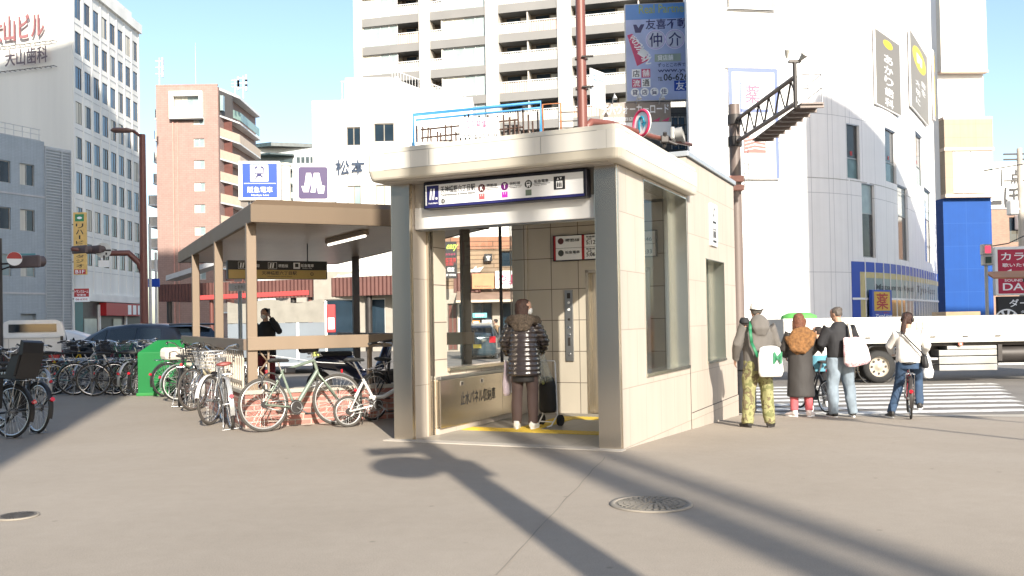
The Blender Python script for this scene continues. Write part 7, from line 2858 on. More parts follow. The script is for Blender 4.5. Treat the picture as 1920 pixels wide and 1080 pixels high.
# left foreground cluster in the shade
LG = 'bicycles in the shade at the left edge'
bicycle('black bicycle carrying a tall dark child seat on its rear rack', G(20, 822), (-.93, .36), 'city', BLKP, .33, 1.08, fender=BLKP, lean=4, child=True, group=LG)
bicycle('black bicycle just behind the one with a child seat', G(68, 813), (-.80, .60), 'city', DARK, .33, 1.06, fender=BLKP, lean=4, group=LG, basket=None)
bicycle('grey bicycle with silver mudguards behind the left edge pair', G(78, 762), (-.72, .69), 'city', BSILV, .32, 1.04, fender=BSILV, lean=4, group=LG, basket=DARK)
bicycle('old brown bicycle with dark basket farther left in the shade', G(28, 768), (-.6, .8), 'city', M('bike_brown', (.12, .07, .05), .4), .33, 1.06, fender=DARK, lean=3, group=LG, basket=DARK)
for (px, py), d_, kw, lab, g_ in (
    ((312, 744), (.55, .83), dict(frame=BGRN, fender=DARK, basket=DARK), 'dark green bicycle with black basket right behind the green box', CB),
    ((375, 764), (-.42, .91), dict(frame=BSILV, fender=BSILV, basket=BLKP, tyre=OLDT), 'silver bicycle with black basket wedged behind the white city bicycle', CB),
    ((412, 781), (-.36, .93), dict(frame=BLKP, fender=BLKP, tyre=OLDT), 'black bicycle squeezed between the white and the rust-red saddle bicycles', CB),
    ((160, 735), (.3, .95), dict(frame=BRED, fender=BSILV, basket=BSILV), 'maroon bicycle with silver basket beside the grey hoop', KB),
    ((118, 735), (.4, .92), dict(frame=BSILV, fender=DARK, basket=DARK), 'silver bicycle with black mudguards in the second rank of the kerb row', KB),
    ((226, 736), (.45, .89), dict(frame=BLKP, fender=BSILV, basket=BLKP), 'black bicycle with silver mudguards in the second rank of the kerb row', KB),
    ((10, 792), (-.85, .53), dict(frame=BTEAL, fender=DARK, basket=DARK), 'teal bicycle pressed against the child seat bicycle', LG),
):
    bicycle(lab, G(px, py), d_, 'city', lean=random.uniform(2, 5), group=g_, **kw)
# grey hoop rail in the kerb row
hp = G(172, 741)
mb = MB().mat(M('hoop_grey', (.38, .38, .38), .5, .2)).tube([(0, 0, 0), (0, 0, .78), (.05, 0, .83), (.22, 0, .83), (.27, 0, .78), (.27, 0, 0)], .025, 10)
o = mb.obj('bicycle_hoop')
o.location = hp
tag(o, 'grey steel parking hoop among the kerb row bicycles', 'bicycle hoop')
# bicycles at the crossing
a = GP(1708, 786)
CYC = bicycle('maroon bicycle ridden by the woman in the white top', a, (.36, .933), 'city', BRED, .32, 1.0, fender=DARK, lean=0, steer=-6, stand=False, rack=True, basket=DARK)
a = GP(1549, 774)
CHB = bicycle('small black children bicycle waiting beside the man in jeans', a, (-.20, .98), 'city', BLKP, .28, .9, fender=None, lean=3, stand=False, rack=False)
# ================================================================ people
SKIN = M('skin', (.46, .27, .19), .5, 0, .08, 6)
HAIRD = M('hair_dark', (.022, .015, .013), .65, 0, .4, 40, .7, 120)
HAIRB = M('hair_brown', (.042, .018, .012), .65, 0, .45, 40, .7, 120)
HAIRA = M('hair_auburn', (.13, .046, .022), .65, 0, .45, 40, .8, 120)


def cloth(name, parent, mb, voxel=.014, smooth=4, fold=.006, fscale=9., fn=None, label=None):
    """join the shapes of a garment or body into one continuous skin, then crease it"""
    me = mb.mesh(name)
    o = bpy.data.objects.new('tmp', me)
    col.objects.link(o)
    r_ = o.modifiers.new('r', 'REMESH')
    r_.mode = 'VOXEL'
    r_.voxel_size = voxel
    s_ = o.modifiers.new('s', 'SMOOTH')
    s_.iterations = smooth
    s_.factor = .5
    n_ = bpy.data.meshes.new_from_object(o.evaluated_get(bpy.context.evaluated_depsgraph_get()))
    mats = list(me.materials)
    bpy.data.objects.remove(o)
    bpy.data.meshes.remove(me)
    n_.name = name
    seed = hash(name) % 7 + len(bpy.data.objects) * .37
    if fold or fn:
        cos = []
        for v in n_.vertices:
            p = v.co
            q = Vector((p.x * fscale, p.y * fscale, p.z * fscale * .55 + seed))
            d = fold * (noise.noise(q) + .5 * noise.noise(q * 2.1))
            if fn:
                d += fn(p)
            cos.append(p + v.normal * d)
        for v, c in zip(n_.vertices, cos):
            v.co = c
    n_.materials.clear()
    for m_ in mats:
        n_.materials.append(m_)
    for p in n_.polygons:
        p.use_smooth = True
        p.material_index = 0
    ob = bpy.data.objects.new(name, n_)
    col.objects.link(ob)
    ob.parent = parent
    if label:
        ob['label'] = label
    return ob


def hand(mb, w, d, side, curl=.5):
    """palm, four unequal bent fingers and a thumb leaving the side of the palm; w wrist, d direction"""
    w, d = Vector(w), Vector(d).normalized()
    s = Vector((side, 0, 0))
    s = (s - d * s.dot(d)).normalized()        # outward (back of the hand)
    f = d.cross(s)                             # across the palm
    if f.y < 0:
        f = -f
    mb.limb([(w, .026, .018), (w + d * .04, .036, .016), (w + d * .085, .038, .014)], 10, tuple(f))
    for k, (o_, L) in enumerate(((.028, .066), (.010, .076), (-.009, .070), (-.027, .054))):
        a = w + d * .082 + f * o_
        b = a + (d * (1 - curl * .3) - s * curl * .4).normalized() * L * .5
        c = b + (d * (1 - curl * .9) - s * curl * .9).normalized() * L * .5
        mb.tube([a, b, c], [.0095, .009, .007], 6)
    a = w + d * .035 + f * .03
    b = a + (d * .6 + f * .8).normalized() * .035
    c = b + (d * .95 + f * .2 - s * .2).normalized() * .032
    mb.tube([a, b, c], [.011, .0095, .008], 6)


def person(label, loc, rz, H=1.66, arms=None, legs=None, yaw=0., nod=0., hair=None, hairstyle='short', build=1., bend=0., seated=None):
    """figure looking along local +y; arms: {side: (elbow, wrist)}, legs: {side: (hip, knee, ankle, toe)} at 1.7 m scale"""
    t = thing('person', label, 'person', loc, rz)
    t.scale = (H / 1.7,) * 3
    b = build
    arms = arms or {}
    legs = legs or {}
    A, Lg = {}, {}
    for s in (-1, 1):
        A[s] = arms.get(s, (Vector((s * .245 * b, .0, 1.14)), Vector((s * .25 * b, .05, .90))))
        Lg[s] = legs.get(s, (Vector((s * .09, 0, .90)), Vector((s * .105, .015, .49)), Vector((s * .11, -.02, .085)), Vector((s * .135, .14, .03))))
        A[s] = tuple(Vector(q) for q in A[s])
        Lg[s] = tuple(Vector(q) for q in Lg[s])
    t['_'] = 0
    del t['_']
    hy = .03 + bend
    mb = MB().mat(SKIN)
    mb.limb([((0, 0, .84), .14 * b, .10), ((0, 0, .95), .155 * b, .11), ((0, .0, 1.08), .125 * b, .095), ((0, bend * .4, 1.25), .15 * b, .105), ((0, bend * .7, 1.36), .145 * b, .08), ((0, bend * .8, 1.42), .075, .06), ((0, hy * .9, 1.47), .055, .057), ((0, hy, 1.54), .052, .056)], 16)
    hd = MB(Matrix.Translation((0, hy, 1.52)) @ Matrix.Rotation(R(yaw), 4, 'Z') @ Matrix.Rotation(R(nod), 4, 'X'))
    hd.mat(SKIN)
    hd.limb([((0, .02, -.0), .04, .05), ((0, .035, .02), .052, .065), ((0, .02, .06), .068, .082), ((0, .01, .11), .074, .095), ((0, .0, .145), .072, .092), ((0, -.005, .175), .052, .068), ((0, -.008, .188), .02, .03)], 16)
    hd.ball((0, .105, .075), (.012, .018, .020)).ball((0, .095, .105), (.01, .012, .02))
    hd.ball((0, .088, .035), (.024, .012, .008))
    for s in (-1, 1):
        hd.ball((s * .076, -.005, .085), (.010, .018, .030), 8, 6)
    mb.v += hd.v
    off = len(mb.v) - len(hd.v)
    mb.f += [tuple(i + off for i in f) for f in hd.f]
    mb.m += [0] * len(hd.f)
    mb.s += hd.s
    for s in (-1, 1):
        e, w_ = A[s]
        sh = Vector((s * .16 * b, bend * .7, 1.36))
        mb.limb([(sh - Vector((s * .05, 0, 0)), .04, .04), (sh, .038, .038), (sh.lerp(e, .5), .037, .037), (e, .033, .033), (e.lerp(w_, .35), .037, .035), (w_, .025, .021)], 12)
        hand(mb, w_, (w_ - e), s, .6)
        h, k, an, toe = Lg[s]
        mb.limb([(h + Vector((0, 0, .02)), .08, .085), (h.lerp(k, .4), .07, .075), (k, .052, .055), (k.lerp(an, .3), .052, .056), (an, .033, .036)], 12)
        mb.limb([(an + Vector((0, -.045, -.03)), .03, .03), (an + Vector((0, 0, -.035)), .036, .04), (toe, .04, .02), (toe + (toe - an) * .2, .03, .014)], 10)
    cloth('body', t, mb, .011, 3, 0)
    # eyes
    Xh = hd.X
    for s in (-1, 1):
        MB(Xh).mat(BLACK).ball((s * .03, .093, .095), (.010, .006, .006), 8, 6).obj('eye', t)
    if hair:
        mb = MB(Xh).mat(hair)
        cap = [((0, -.045, .02), .062, .05), ((0, -.03, .06), .080, .075), ((0, -.02, .11), .086, .098), ((0, -.012, .15), .083, .1), ((0, -.012, .185), .062, .078), ((0, -.012, .205), .025, .035)]
        if hairstyle == 'short':
            cap = [((0, -.06, .05), .055, .035), ((0, -.03, .08), .079, .072), ((0, -.018, .12), .082, .092), ((0, -.012, .15), .080, .098), ((0, -.012, .18), .058, .075), ((0, -.012, .197), .025, .035)]
        mb.limb(cap, 16)
        if hairstyle == 'bob':
            mb.limb([((0, -.06, -.10), .085, .05), ((0, -.055, -.03), .098, .062), ((0, -.045, .05), .098, .075), ((0, -.03, .12), .09, .085)], 16)
            for s in (-1, 1):
                mb.limb([((s * .085, .0, -.08), .02, .035), ((s * .088, .01, .02), .02, .045), ((s * .078, .02, .11), .022, .05)], 10)
        if hairstyle == 'pony':
            mb.limb([((0, -.09, .10), .03, .03), ((0, -.13, .09), .032, .03), ((-.015, -.15, .02), .042, .032), ((-.03, -.145, -.08), .048, .035), ((-.035, -.13, -.17), .03, .025), ((-.03, -.12, -.22), .008, .008)], 12)
        cloth('hair', t, mb, .010, 2, .008, 34)
    return t, A, Lg, Xh


def sleeves(mb, A, b, r=1., end=.97, bend=0., sh_r=.068):
    for s in (-1, 1):
        e, w_ = A[s]
        sh = Vector((s * .165 * b, bend * .7, 1.385))
        mb.limb([(sh - Vector((s * .07, 0, .02)), .07 * r, .08 * r), (sh + Vector((s * .01, 0, -.005)), sh_r * r, sh_r * 1.1 * r), (sh.lerp(e, .5), .062 * r, .066 * r), (e, .056 * r, .058 * r), (e.lerp(w_, .5), .052 * r, .052 * r), (e.lerp(w_, end), .044 * r, .044 * r)], 14)


def trousers(t, Lg, mat, r=1., top=1.0, end=.0, fold=.009, hipw=1., flare=1., name='trousers'):
    mb = MB().mat(mat)
    mb.limb([((0, -.005, .80), .15 * hipw, .115), ((0, -.005, .90), .165 * hipw, .125), ((0, 0, top), .15 * hipw, .11)], 18)
    for s in (-1, 1):
        h, k, an, toe = Lg[s]
        an2 = an + (k - an).normalized() * end
        mb.limb([(h + Vector((0, 0, .02)), .092 * r, .10 * r), (h.lerp(k, .45), .085 * r, .09 * r), (k, .070 * r, .074 * r), (k.lerp(an2, .5), .066 * r * flare, .07 * r * flare), (an2, .058 * r * flare, .064 * r * flare), (an2 - (k - an).normalized() * .035, .056 * r * flare, .062 * r * flare)], 14)
    return cloth(name, t, mb, .013, 3, fold, 10)


def shoes(t, Lg, mat, sole=None):
    for s in (-1, 1):
        h, k, an, toe = Lg[s]
        d = (toe - an)
        d.z = 0
        d.normalize()
        X = Matrix.Translation((an.x, an.y, an.z - .085)) @ Matrix.Rotation(math.atan2(d.y, d.x) - R(90), 4, 'Z')
        mb = MB(X).mat(mat)
        mb.limb([((0, -.065, .05), .036, .035), ((0, -.03, .058), .045, .05), ((0, .03, .055), .046, .045), ((0, .10, .042), .050, .032), ((0, .16, .034), .045, .024), ((0, .19, .03), .025, .016)], 14)
        mb.cyl((0, -.02, .05), (0, -.02, .115), .045, .048, 12)
        o = cloth('shoe', t, mb, .009, 2, 0)
        mb = MB(X).mat(sole or mat)
        out = [(.036 * math.cos(R(a)) * (1 + .3 * (math.sin(R(a)) > 0)), .055 + .14 * math.sin(R(a))) for a in range(0, 360, 18)]
        mb.prism(out, (0, 0, .0), (1, 0, 0), (0, 1, 0), .024)
        mb.obj('sole', o)


def mask(t, Xh):
    mb = MB(Xh).mat(M('mask_white', (.70, .70, .68), .8, 0, .03))
    mb.limb([((0, .055, .000), .040, .040), ((0, .062, .03), .056, .056), ((0, .062, .06), .056, .058), ((0, .064, .085), .034, .05)], 14)
    cloth('face_mask', t, mb, .009, 2, 0)
    MB(Xh).mat(MATS['mask_white']).tube([(.05, .08, .065), (.08, .0, .08)], .002, 4).tube([(-.05, .08, .065), (-.08, .0, .08)], .002, 4).obj('mask_loop', t)


def strap_pts(mb, pts, w_=.018, th=.004, up=(0, 0, 1)):
    mb.tube(pts, w_, 6)


FURM = M('fur_grey', (.10, .075, .055), .9, 0, .6, 60, .9, 160)
FURG = M('fur_golden', (.21, .10, .035), .9, 0, .4, 22, 1., 180)


def furry(name, t, mat, mb, depth=.02, fs=28.):
    return cloth(name, t, mb, .012, 2, depth, fs)


# ---- woman in the quilted coat in the lobby
loc = G(985, 806)
loc.z = .014
arms = {1: ((.26, .08, 1.16), (.20, .26, 1.02)), -1: ((-.27, .02, 1.16), (-.24, .16, .98))}
t, A, Lg, Xh = person('woman in a shiny black quilted coat with fur hood facing the back of the lobby', loc, R(-12), 1.585, arms, yaw=-72, hair=HAIRB, hairstyle='bob', build=.95)
mask(t, Xh)
trousers(t, Lg, M('trousers_taupe', (.085, .055, .05), .8, 0, .1), 1.08, .98, .02)
shoes(t, Lg, M('shoe_white', (.72, .72, .70), .5), WHITES)
QUILT = M('quilted_black', (.040, .031, .032), .24, .0, .15, 4, coat=.35, spec=.8)


def quilt(p):
    return .016 * abs(math.sin(math.pi * (p.z - .02) / .062)) ** .6 - .008


mb = MB().mat(QUILT)
mb.limb([((0, 0, .70), .215, .18), ((0, 0, .74), .225, .19), ((0, 0, .95), .21, .175), ((0, 0, 1.15), .19, .16), ((0, .0, 1.32), .195, .145), ((0, 0, 1.41), .13, .11), ((0, 0, 1.45), .09, .09)], 24)
sleeves(mb, A, .95, 1.30, .95)
cloth('coat', t, mb, .012, 2, .004, 12, quilt)
mb = MB().mat(M('coat_lining', (.02, .018, .018), .7)).limb([((0, 0, .62), .17, .13), ((0, 0, .75), .18, .14)], 18)
cloth('skirt_hem', t, mb, .014, 2, .004)
mb = MB().mat(FURM)
ang = [R(a) for a in range(-70, 251, 20)]
mb.tube([(.185 * math.cos(a + R(180)) * 1.0, .125 * math.sin(a + R(180)) + .0, 1.425 + .035 * math.sin(a)) for a in ang], .062, 10)
mb.limb([((0, -.16, 1.30), .10, .03), ((0, -.15, 1.40), .16, .05), ((0, -.11, 1.44), .16, .06)], 16)
furry('fur_hood', t, FURM, mb, .014, 40)
wl = t.matrix_basis.copy()
TW_ = Matrix.Translation(loc) @ Matrix.Rotation(R(-12), 4, 'Z') @ Matrix.Scale(.93, 4)
mb = MB().mat(M('bag_pale_pink', (.62, .52, .58), .6, 0, .08, 6))
mb.limb([((0, 0, -.02), .01, .03), ((0, 0, -.10), .03, .07), ((0, 0, -.30), .05, .11), ((0, 0, -.46), .05, .12), ((0, 0, -.50), .03, .10)], 14)
o = cloth('shopping_bag', None, mb, .014, 2, .012, 12)
o.parent = None
o.matrix_world = TW_ @ Matrix.Translation((-.27, .12, .93))
tag(o, 'pale pink shopping bag hanging at the left side of the quilted coat', 'bag')
# shopping trolley in front of her
tl = thing('shopping_trolley', 'black shopping trolley with white tube frame and two wheels beside the quilted coat woman', 'shopping trolley', TW_ @ Vector((.25, .34, 0)), R(-35))
tl.scale = (.84, .84, .84)
mb = MB().mat(M('trolley_black', (.015, .015, .016), .7, 0, .2, 8)).limb([((0, 0, .20), .12, .09), ((0, 0, .25), .14, .11), ((0, .0, .62), .135, .11), ((0, 0, .72), .11, .09), ((0, 0, .75), .06, .05)], 16)
o = cloth('bag', tl, mb, .014, 2, .008)
mb = MB().mat(M('badge_lime', (.42, .45, .12), .5)).disc(0, 0, .028, None, (-.0, -.115, .66))
mb.obj('badge', tl)
mb = MB().mat(WHITES)
for s in (-1, 1):
    mb.tube([(s * .13, .02, .95), (s * .13, .06, .16), (s * .12, -.10, .02), (s * .11, -.2, .01)], .011, 8)
mb.tube([(-.13, .02, .95), (-.12, .02, .98), (.12, .02, .98), (.13, .02, .95)], .011, 8).cyl((-.13, .05, .2), (.13, .05, .2), .009).cyl((-.12, -.05, .07), (.12, -.05, .07), .009)
mb.obj('frame', tl)
for s in (-1, 1):
    MB().mat(RUBBER).cyl((s * .15, .08, .085), (s * .19, .08, .085), .085, n=24).cyl((s * .149, .08, .085), (s * .192, .08, .085), .03, n=12).obj('wheel', tl)
# transparent umbrella over her arm
u_ = M('clear_film', (.55, .58, .52), .25, 0, .05, alpha=.35)
mb = MB().mat(u_).limb([((0, 0, .62), .015, .015), ((0, 0, .50), .055, .02), ((0, 0, .05), .10, .03), ((0, 0, -.02), .10, .03)], 14)
mb.mat(STEELD).cyl((0, 0, .62), (0, 0, .0), .006)
o = mb.obj('folded_umbrella')
o.matrix_world = TW_ @ Matrix.Translation((.24, .24, .62)) @ Matrix.Rotation(R(-12), 4, 'Y')
tag(o, 'folded clear umbrella hanging from the right arm of the quilted coat woman', 'umbrella')

# ---- man with white cap and grey hooded jacket
loc = GP(1424, 801)
legs = {-1: ((-.09, 0, .90), (-.13, .03, .49), (-.165, -.01, .085), (-.20, .14, .03)), 1: ((.09, 0, .90), (.12, .02, .49), (.135, -.03, .085), (.22, .10, .03))}
arms = {-1: ((-.29, .0, 1.15), (-.27, .15, .93)), 1: ((.28, .02, 1.14), (.22, .20, .98))}
t, A, Lg, Xh = person('man in white cap and grey hooded jacket with camouflage trousers', loc, R(4), 1.67, arms, legs, hair=M('hair_grey', (.10, .09, .08), .6, 0, .3, 30), yaw=0, build=1.08)
CAMO = M('camouflage_yellow', (.30, .29, .13), .85, 0, .1)


def camo(m, c2, c3):
    n, l = m.node_tree.nodes, m.node_tree.links
    p = n['Principled BSDF']
    tc = n.new('ShaderNodeTexCoord')
    nz = n.new('ShaderNodeTexNoise')
    nz.inputs['Scale'].default_value = 8
    nz.inputs['Detail'].default_value = 4
    l.new(tc.outputs['Object'], nz.inputs['Vector'])
    rp = n.new('ShaderNodeValToRGB')
    rp.color_ramp.interpolation = 'CONSTANT'
    e = rp.color_ramp.elements
    e[0].color = (*c2, 1)
    e[1].position = .44
    e[1].color = (.26, .25, .115, 1)
    x = e.new(.56)
    x.color = (*c3, 1)
    x = e.new(.63)
    x.color = (.22, .22, .10, 1)
    l.new(nz.outputs[0], rp.inputs[0])
    l.new(rp.outputs[0], p.inputs['Base Color'])


camo(CAMO, (.15, .155, .06), (.13, .10, .055))
trousers(t, Lg, CAMO, 1.28, .98, .0, .016, 1.05, 1.05)
shoes(t, Lg, M('shoe_dark', (.03, .028, .026), .6), DARK)
JK = M('jacket_grey', (.125, .115, .105), .9, 0, .1, 8, .2, 80)
mb = MB().mat(JK)
mb.limb([((0, 0, .78), .20, .15), ((0, 0, .90), .205, .155), ((0, .0, 1.1), .205, .15), ((0, 0, 1.28), .205, .145), ((0, 0, 1.39), .15, .11), ((0, 0, 1.45), .085, .085)], 22)
sleeves(mb, A, 1.08, 1.22, .98)
mb.limb([((0, -.14, 1.27), .06, .03), ((0, -.15, 1.36), .12, .055), ((0, -.10, 1.45), .13, .075), ((0, -.03, 1.48), .11, .09)], 16)
cloth('jacket', t, mb, .013, 3, .011, 8)
mb = MB(Xh).mat(M('cap_white', (.74, .74, .72), .8)).limb([((0, -.01, .10), .088, .105), ((0, -.01, .14), .088, .105), ((0, -.012, .19), .072, .085), ((0, -.012, .215), .03, .04)], 18)
mb.limb([((0, .08, .11), .07, .01), ((0, .15, .10), .06, .008), ((0, .17, .098), .03, .006)], 12)
cloth('cap', t, mb, .01, 2, .002)
MB(Xh).mat(DARK).torus((0, -.01, .102), (0, 0, 1), .09, .012, 24, 6).obj('cap_band', t)
TWm = Matrix.Translation(loc) @ Matrix.Rotation(R(4), 4, 'Z')
BAGW = M('bag_white', (.72, .71, .68), .6, 0, .04)
sb = thing('shoulder_bag', 'white messenger bag with green letter M and green strap on the grey jacket back', 'bag', TWm @ Vector((.05, -.24, 0)), R(4))
mb = MB().mat(BAGW).limb([((.03, -.03, .70), .15, .05), ((.03, -.035, .76), .17, .075), ((.02, -.03, .95), .165, .075), ((.02, -.02, 1.08), .14, .055), ((.02, -.01, 1.10), .10, .03)], 18)
cloth('pouch', sb, mb, .013, 2, .004)
gr = M('strap_green', (.015, .16, .07), .6)
MB().mat(gr).text('M', .03, -.01, .15, .15, (0, -.108, .88), (1, 0, 0), (.05, 0, 1), .012).obj('letter', sb)
mb = MB().mat(gr)
P = [Vector((-.13, -.0, .96)), Vector((-.20, .04, 1.15)), Vector((-.21, .06, 1.33)), Vector((-.16, .18, 1.44))]
for a, b in zip(P, P[1:]):
    mb.limb([(a, .022, .006), (b, .022, .006)], 8)
mb.obj('strap', sb)

# ---- person in black cap, mostly hidden by the man in the white cap
loc = GP(1400, 775)
arms = {-1: ((-.3, .05, 1.15), (-.25, .18, .95)), 1: ((.28, .05, 1.15), (.22, .2, .95))}
t, A, Lg, Xh = person('person in black cap and black clothes standing in front of the man in white cap', loc, R(2), 1.58, arms, hair=HAIRD, build=1.1)
BK = M('coat_black', (.018, .018, .021), .8, 0, .15, 6)
trousers(t, Lg, BK, 1.15)
shoes(t, Lg, DARK)
mb = MB().mat(BK).limb([((0, 0, .78), .21, .16), ((0, 0, 1.1), .21, .16), ((0, 0, 1.3), .21, .15), ((0, 0, 1.45), .09, .09)], 20)
sleeves(mb, A, 1.1, 1.3)
cloth('jacket', t, mb, .014, 3, .008)
mb = MB(Xh).mat(M('cap_black', (.02, .02, .022), .8)).limb([((0, -.01, .10), .09, .108), ((0, -.01, .15), .09, .105), ((0, -.01, .21), .06, .07)], 16)
mb.limb([((0, .08, .11), .07, .01), ((0, .17, .10), .05, .008)], 12)
cloth('cap', t, mb, .011, 2, 0)

# ---- woman in black coat with golden fur collar
loc = GP(1503, 781)
arms = {-1: ((-.26, .04, 1.13), (-.20, .20, 1.0)), 1: ((.26, .06, 1.13), (.18, .22, 1.02))}
t, A, Lg, Xh = person('woman in long black coat with golden fur collar and coral trousers', loc, R(-6), 1.62, arms, {s: ((s * .085, 0, .90), (s * .105, .01, .49), (s * .125, -.02, .085), (s * .20, .10, .03)) for s in (-1, 1)}, hair=HAIRA, hairstyle='bob', yaw=-35, nod=-4)
trousers(t, Lg, M('trousers_coral', (.46, .095, .11), .8, 0, .08), 1.08, 1.0, .05)
shoes(t, Lg, M('shoe_pink_white', (.66, .58, .56), .6), WHITES)
CO = M('coat_charcoal', (.030, .027, .026), .7, 0, .12, 5, .15, 60)
mb = MB().mat(CO).limb([((0, 0, .33), .225, .17), ((0, 0, .36), .23, .175), ((0, 0, .6), .215, .165), ((0, 0, .9), .20, .15), ((0, 0, 1.12), .195, .145), ((0, 0, 1.32), .195, .14), ((0, 0, 1.42), .12, .10)], 24)
sleeves(mb, A, 1.0, 1.32)
cloth('coat', t, mb, .014, 3, .007, 7)
mb = MB().mat(FURG)
mb.limb([((-.02, -.12, 1.06), .07, .035), ((-.06, -.15, 1.12), .14, .05), ((-.02, -.14, 1.24), .20, .06), ((.02, -.11, 1.36), .20, .075), ((0, -.05, 1.45), .15, .09)], 18)
mb.tube([(-.20, .05, 1.36), (-.20, -.06, 1.30), (-.12, -.16, 1.12), (.02, -.18, 1.10), (.14, -.15, 1.22), (.20, -.06, 1.36), (.18, .06, 1.40)], .06, 10)
furry('fur_collar', t, FURG, mb, .006, 50)

# ---- man in black jacket and pale jeans with pink tote
loc = GP(1577, 782)
arms = {-1: ((-.28, .05, 1.15), (-.20, .22, 1.05)), 1: ((.30, .02, 1.15), (.26, .20, 1.05))}
legs = {-1: ((-.09, 0, .90), (-.12, .02, .49), (-.125, -.02, .085), (-.14, .13, .03)), 1: ((.09, 0, .90), (.15, .02, .49), (.19, -.02, .085), (.24, .12, .03))}
t, A, Lg, Xh = person('grey-haired man in black jacket and faded blue jeans seen from behind', loc, R(8), 1.72, arms, legs, hair=M('hair_pepper', (.085, .07, .06), .6, 0, .35, 30), yaw=28, nod=-14, build=1.1)
DEN = M('denim_pale', (.19, .235, .28), .85, 0, .22, 7, .2, 120)
trousers(t, Lg, DEN, 1.28, 1.0, .0, .014, 1.08, 1.0)
shoes(t, Lg, M('shoe_dark', (.03, .028, .026)), WHITES)
mb = MB().mat(BK).limb([((0, 0, .93), .195, .15), ((0, 0, 1.05), .20, .155), ((0, 0, 1.2), .205, .155), ((0, .0, 1.33), .205, .14), ((0, 0, 1.41), .14, .105), ((0, .01, 1.48), .08, .08)], 22)
sleeves(mb, A, 1.1, 1.28)
cloth('jacket', t, mb, .013, 3, .01, 8)
TWm = Matrix.Translation(loc) @ Matrix.Rotation(R(8), 4, 'Z')
tb = thing('tote_bag', 'big pink and white speckled tote bag hanging on the black jacket back', 'bag', TWm @ Vector((.10, -.26, 0)), R(2))
TOTE = M('tote_pink', (.60, .38, .40), .7)


def speck(m):
    n, l = m.node_tree.nodes, m.node_tree.links
    p = n['Principled BSDF']
    tc = n.new('ShaderNodeTexCoord')
    v = n.new('ShaderNodeTexVoronoi')
    v.inputs['Scale'].default_value = 34
    nz = n.new('ShaderNodeTexNoise')
    nz.inputs['Scale'].default_value = 5
    rp = n.new('ShaderNodeValToRGB')
    rp.color_ramp.elements[0].position = .22
    rp.color_ramp.elements[0].color = (.10, .06, .09, 1)
    rp.color_ramp.elements[1].position = .34
    rp.color_ramp.elements[1].color = (.62, .40, .43, 1)
    mx = n.new('ShaderNodeMix')
    mx.data_type = 'RGBA'
    mx.inputs[7].default_value = (.74, .62, .62, 1)
    l.new(tc.outputs['Object'], v.inputs['Vector'])
    l.new(tc.outputs['Object'], nz.inputs['Vector'])
    l.new(v.outputs['Distance'], rp.inputs[0])
    mr = n.new('ShaderNodeMapRange')
    mr.inputs[1].default_value = .48
    mr.inputs[2].default_value = .56
    l.new(nz.outputs[0], mr.inputs[0])
    l.new(mr.outputs[0], mx.inputs[0])
    l.new(rp.outputs[0], mx.inputs[6])
    l.new(mx.outputs[2], p.inputs['Base Color'])


speck(TOTE)
mb = MB().mat(TOTE).limb([((.05, -.02, .83), .17, .07), ((.04, -.03, .88), .215, .095), ((.02, -.02, 1.05), .20, .08), ((-.01, .0, 1.22), .16, .04), ((-.01, .01, 1.26), .15, .02)], 20)
cloth('pouch', tb, mb, .013, 2, .008, 9)
mb = MB().mat(M('strap_beige', (.50, .44, .38), .7))
mb.limb([((-.03, .0, 1.25), .022, .006), ((-.03, .07, 1.42), .022, .006), ((-.02, .16, 1.47), .022, .006)], 8)
mb.obj('strap', tb)
mb = MB().mat(M('bag_film_grey', (.42, .44, .46), .4, 0, .2, 9)).ball((0, 0, 0), (.07, .05, .10), 14, 10)
o = cloth('plastic_bag', None, mb, .013, 2, .014, 14)
o.parent = None
o.matrix_world = TWm @ Matrix.Translation((.36, .10, 1.08))
tag(o, 'crumpled grey plastic bag held at the right of the man in jeans', 'bag')

# ---- child on the small bicycle
loc = GP(1543, 772)
m_ = CHB.location
arms = {-1: ((-.24, .14, 1.12), (-.20, .36, 1.02)), 1: ((.24, .14, 1.12), (.20, .36, 1.02))}
t, A, Lg, Xh = person('child in white and teal jacket waiting on the small black bicycle', m_ + Vector((.02, .38, 0)), R(8), 1.44, arms, {-1: ((-.09, 0, .9), (-.17, .06, .5), (-.20, -.02, .085), (-.2, .14, .03)), 1: ((.09, 0, .9), (.16, .12, .52), (.17, .05, .16), (.18, .2, .12))}, hair=HAIRD, yaw=40, build=.9)
trousers(t, Lg, M('trousers_black', (.02, .02, .022), .8), .95)
shoes(t, Lg, M('shoe_white', (.72, .72, .70)), WHITES)
mb = MB().mat(M('jacket_white', (.70, .70, .68), .8)).limb([((0, 0, 1.12), .165, .125), ((0, 0, 1.3), .17, .125), ((0, 0, 1.45), .08, .08)], 18)
sleeves(mb, A, .9, 1.1)
cloth('jacket', t, mb, .013, 3, .006)
mb = MB().mat(M('jacket_teal', (.10, .28, .36), .8)).limb([((0, 0, .80), .16, .125), ((0, 0, .95), .17, .135), ((0, 0, 1.14), .17, .13)], 18)
cloth('jacket_skirt', t, mb, .013, 3, .006)

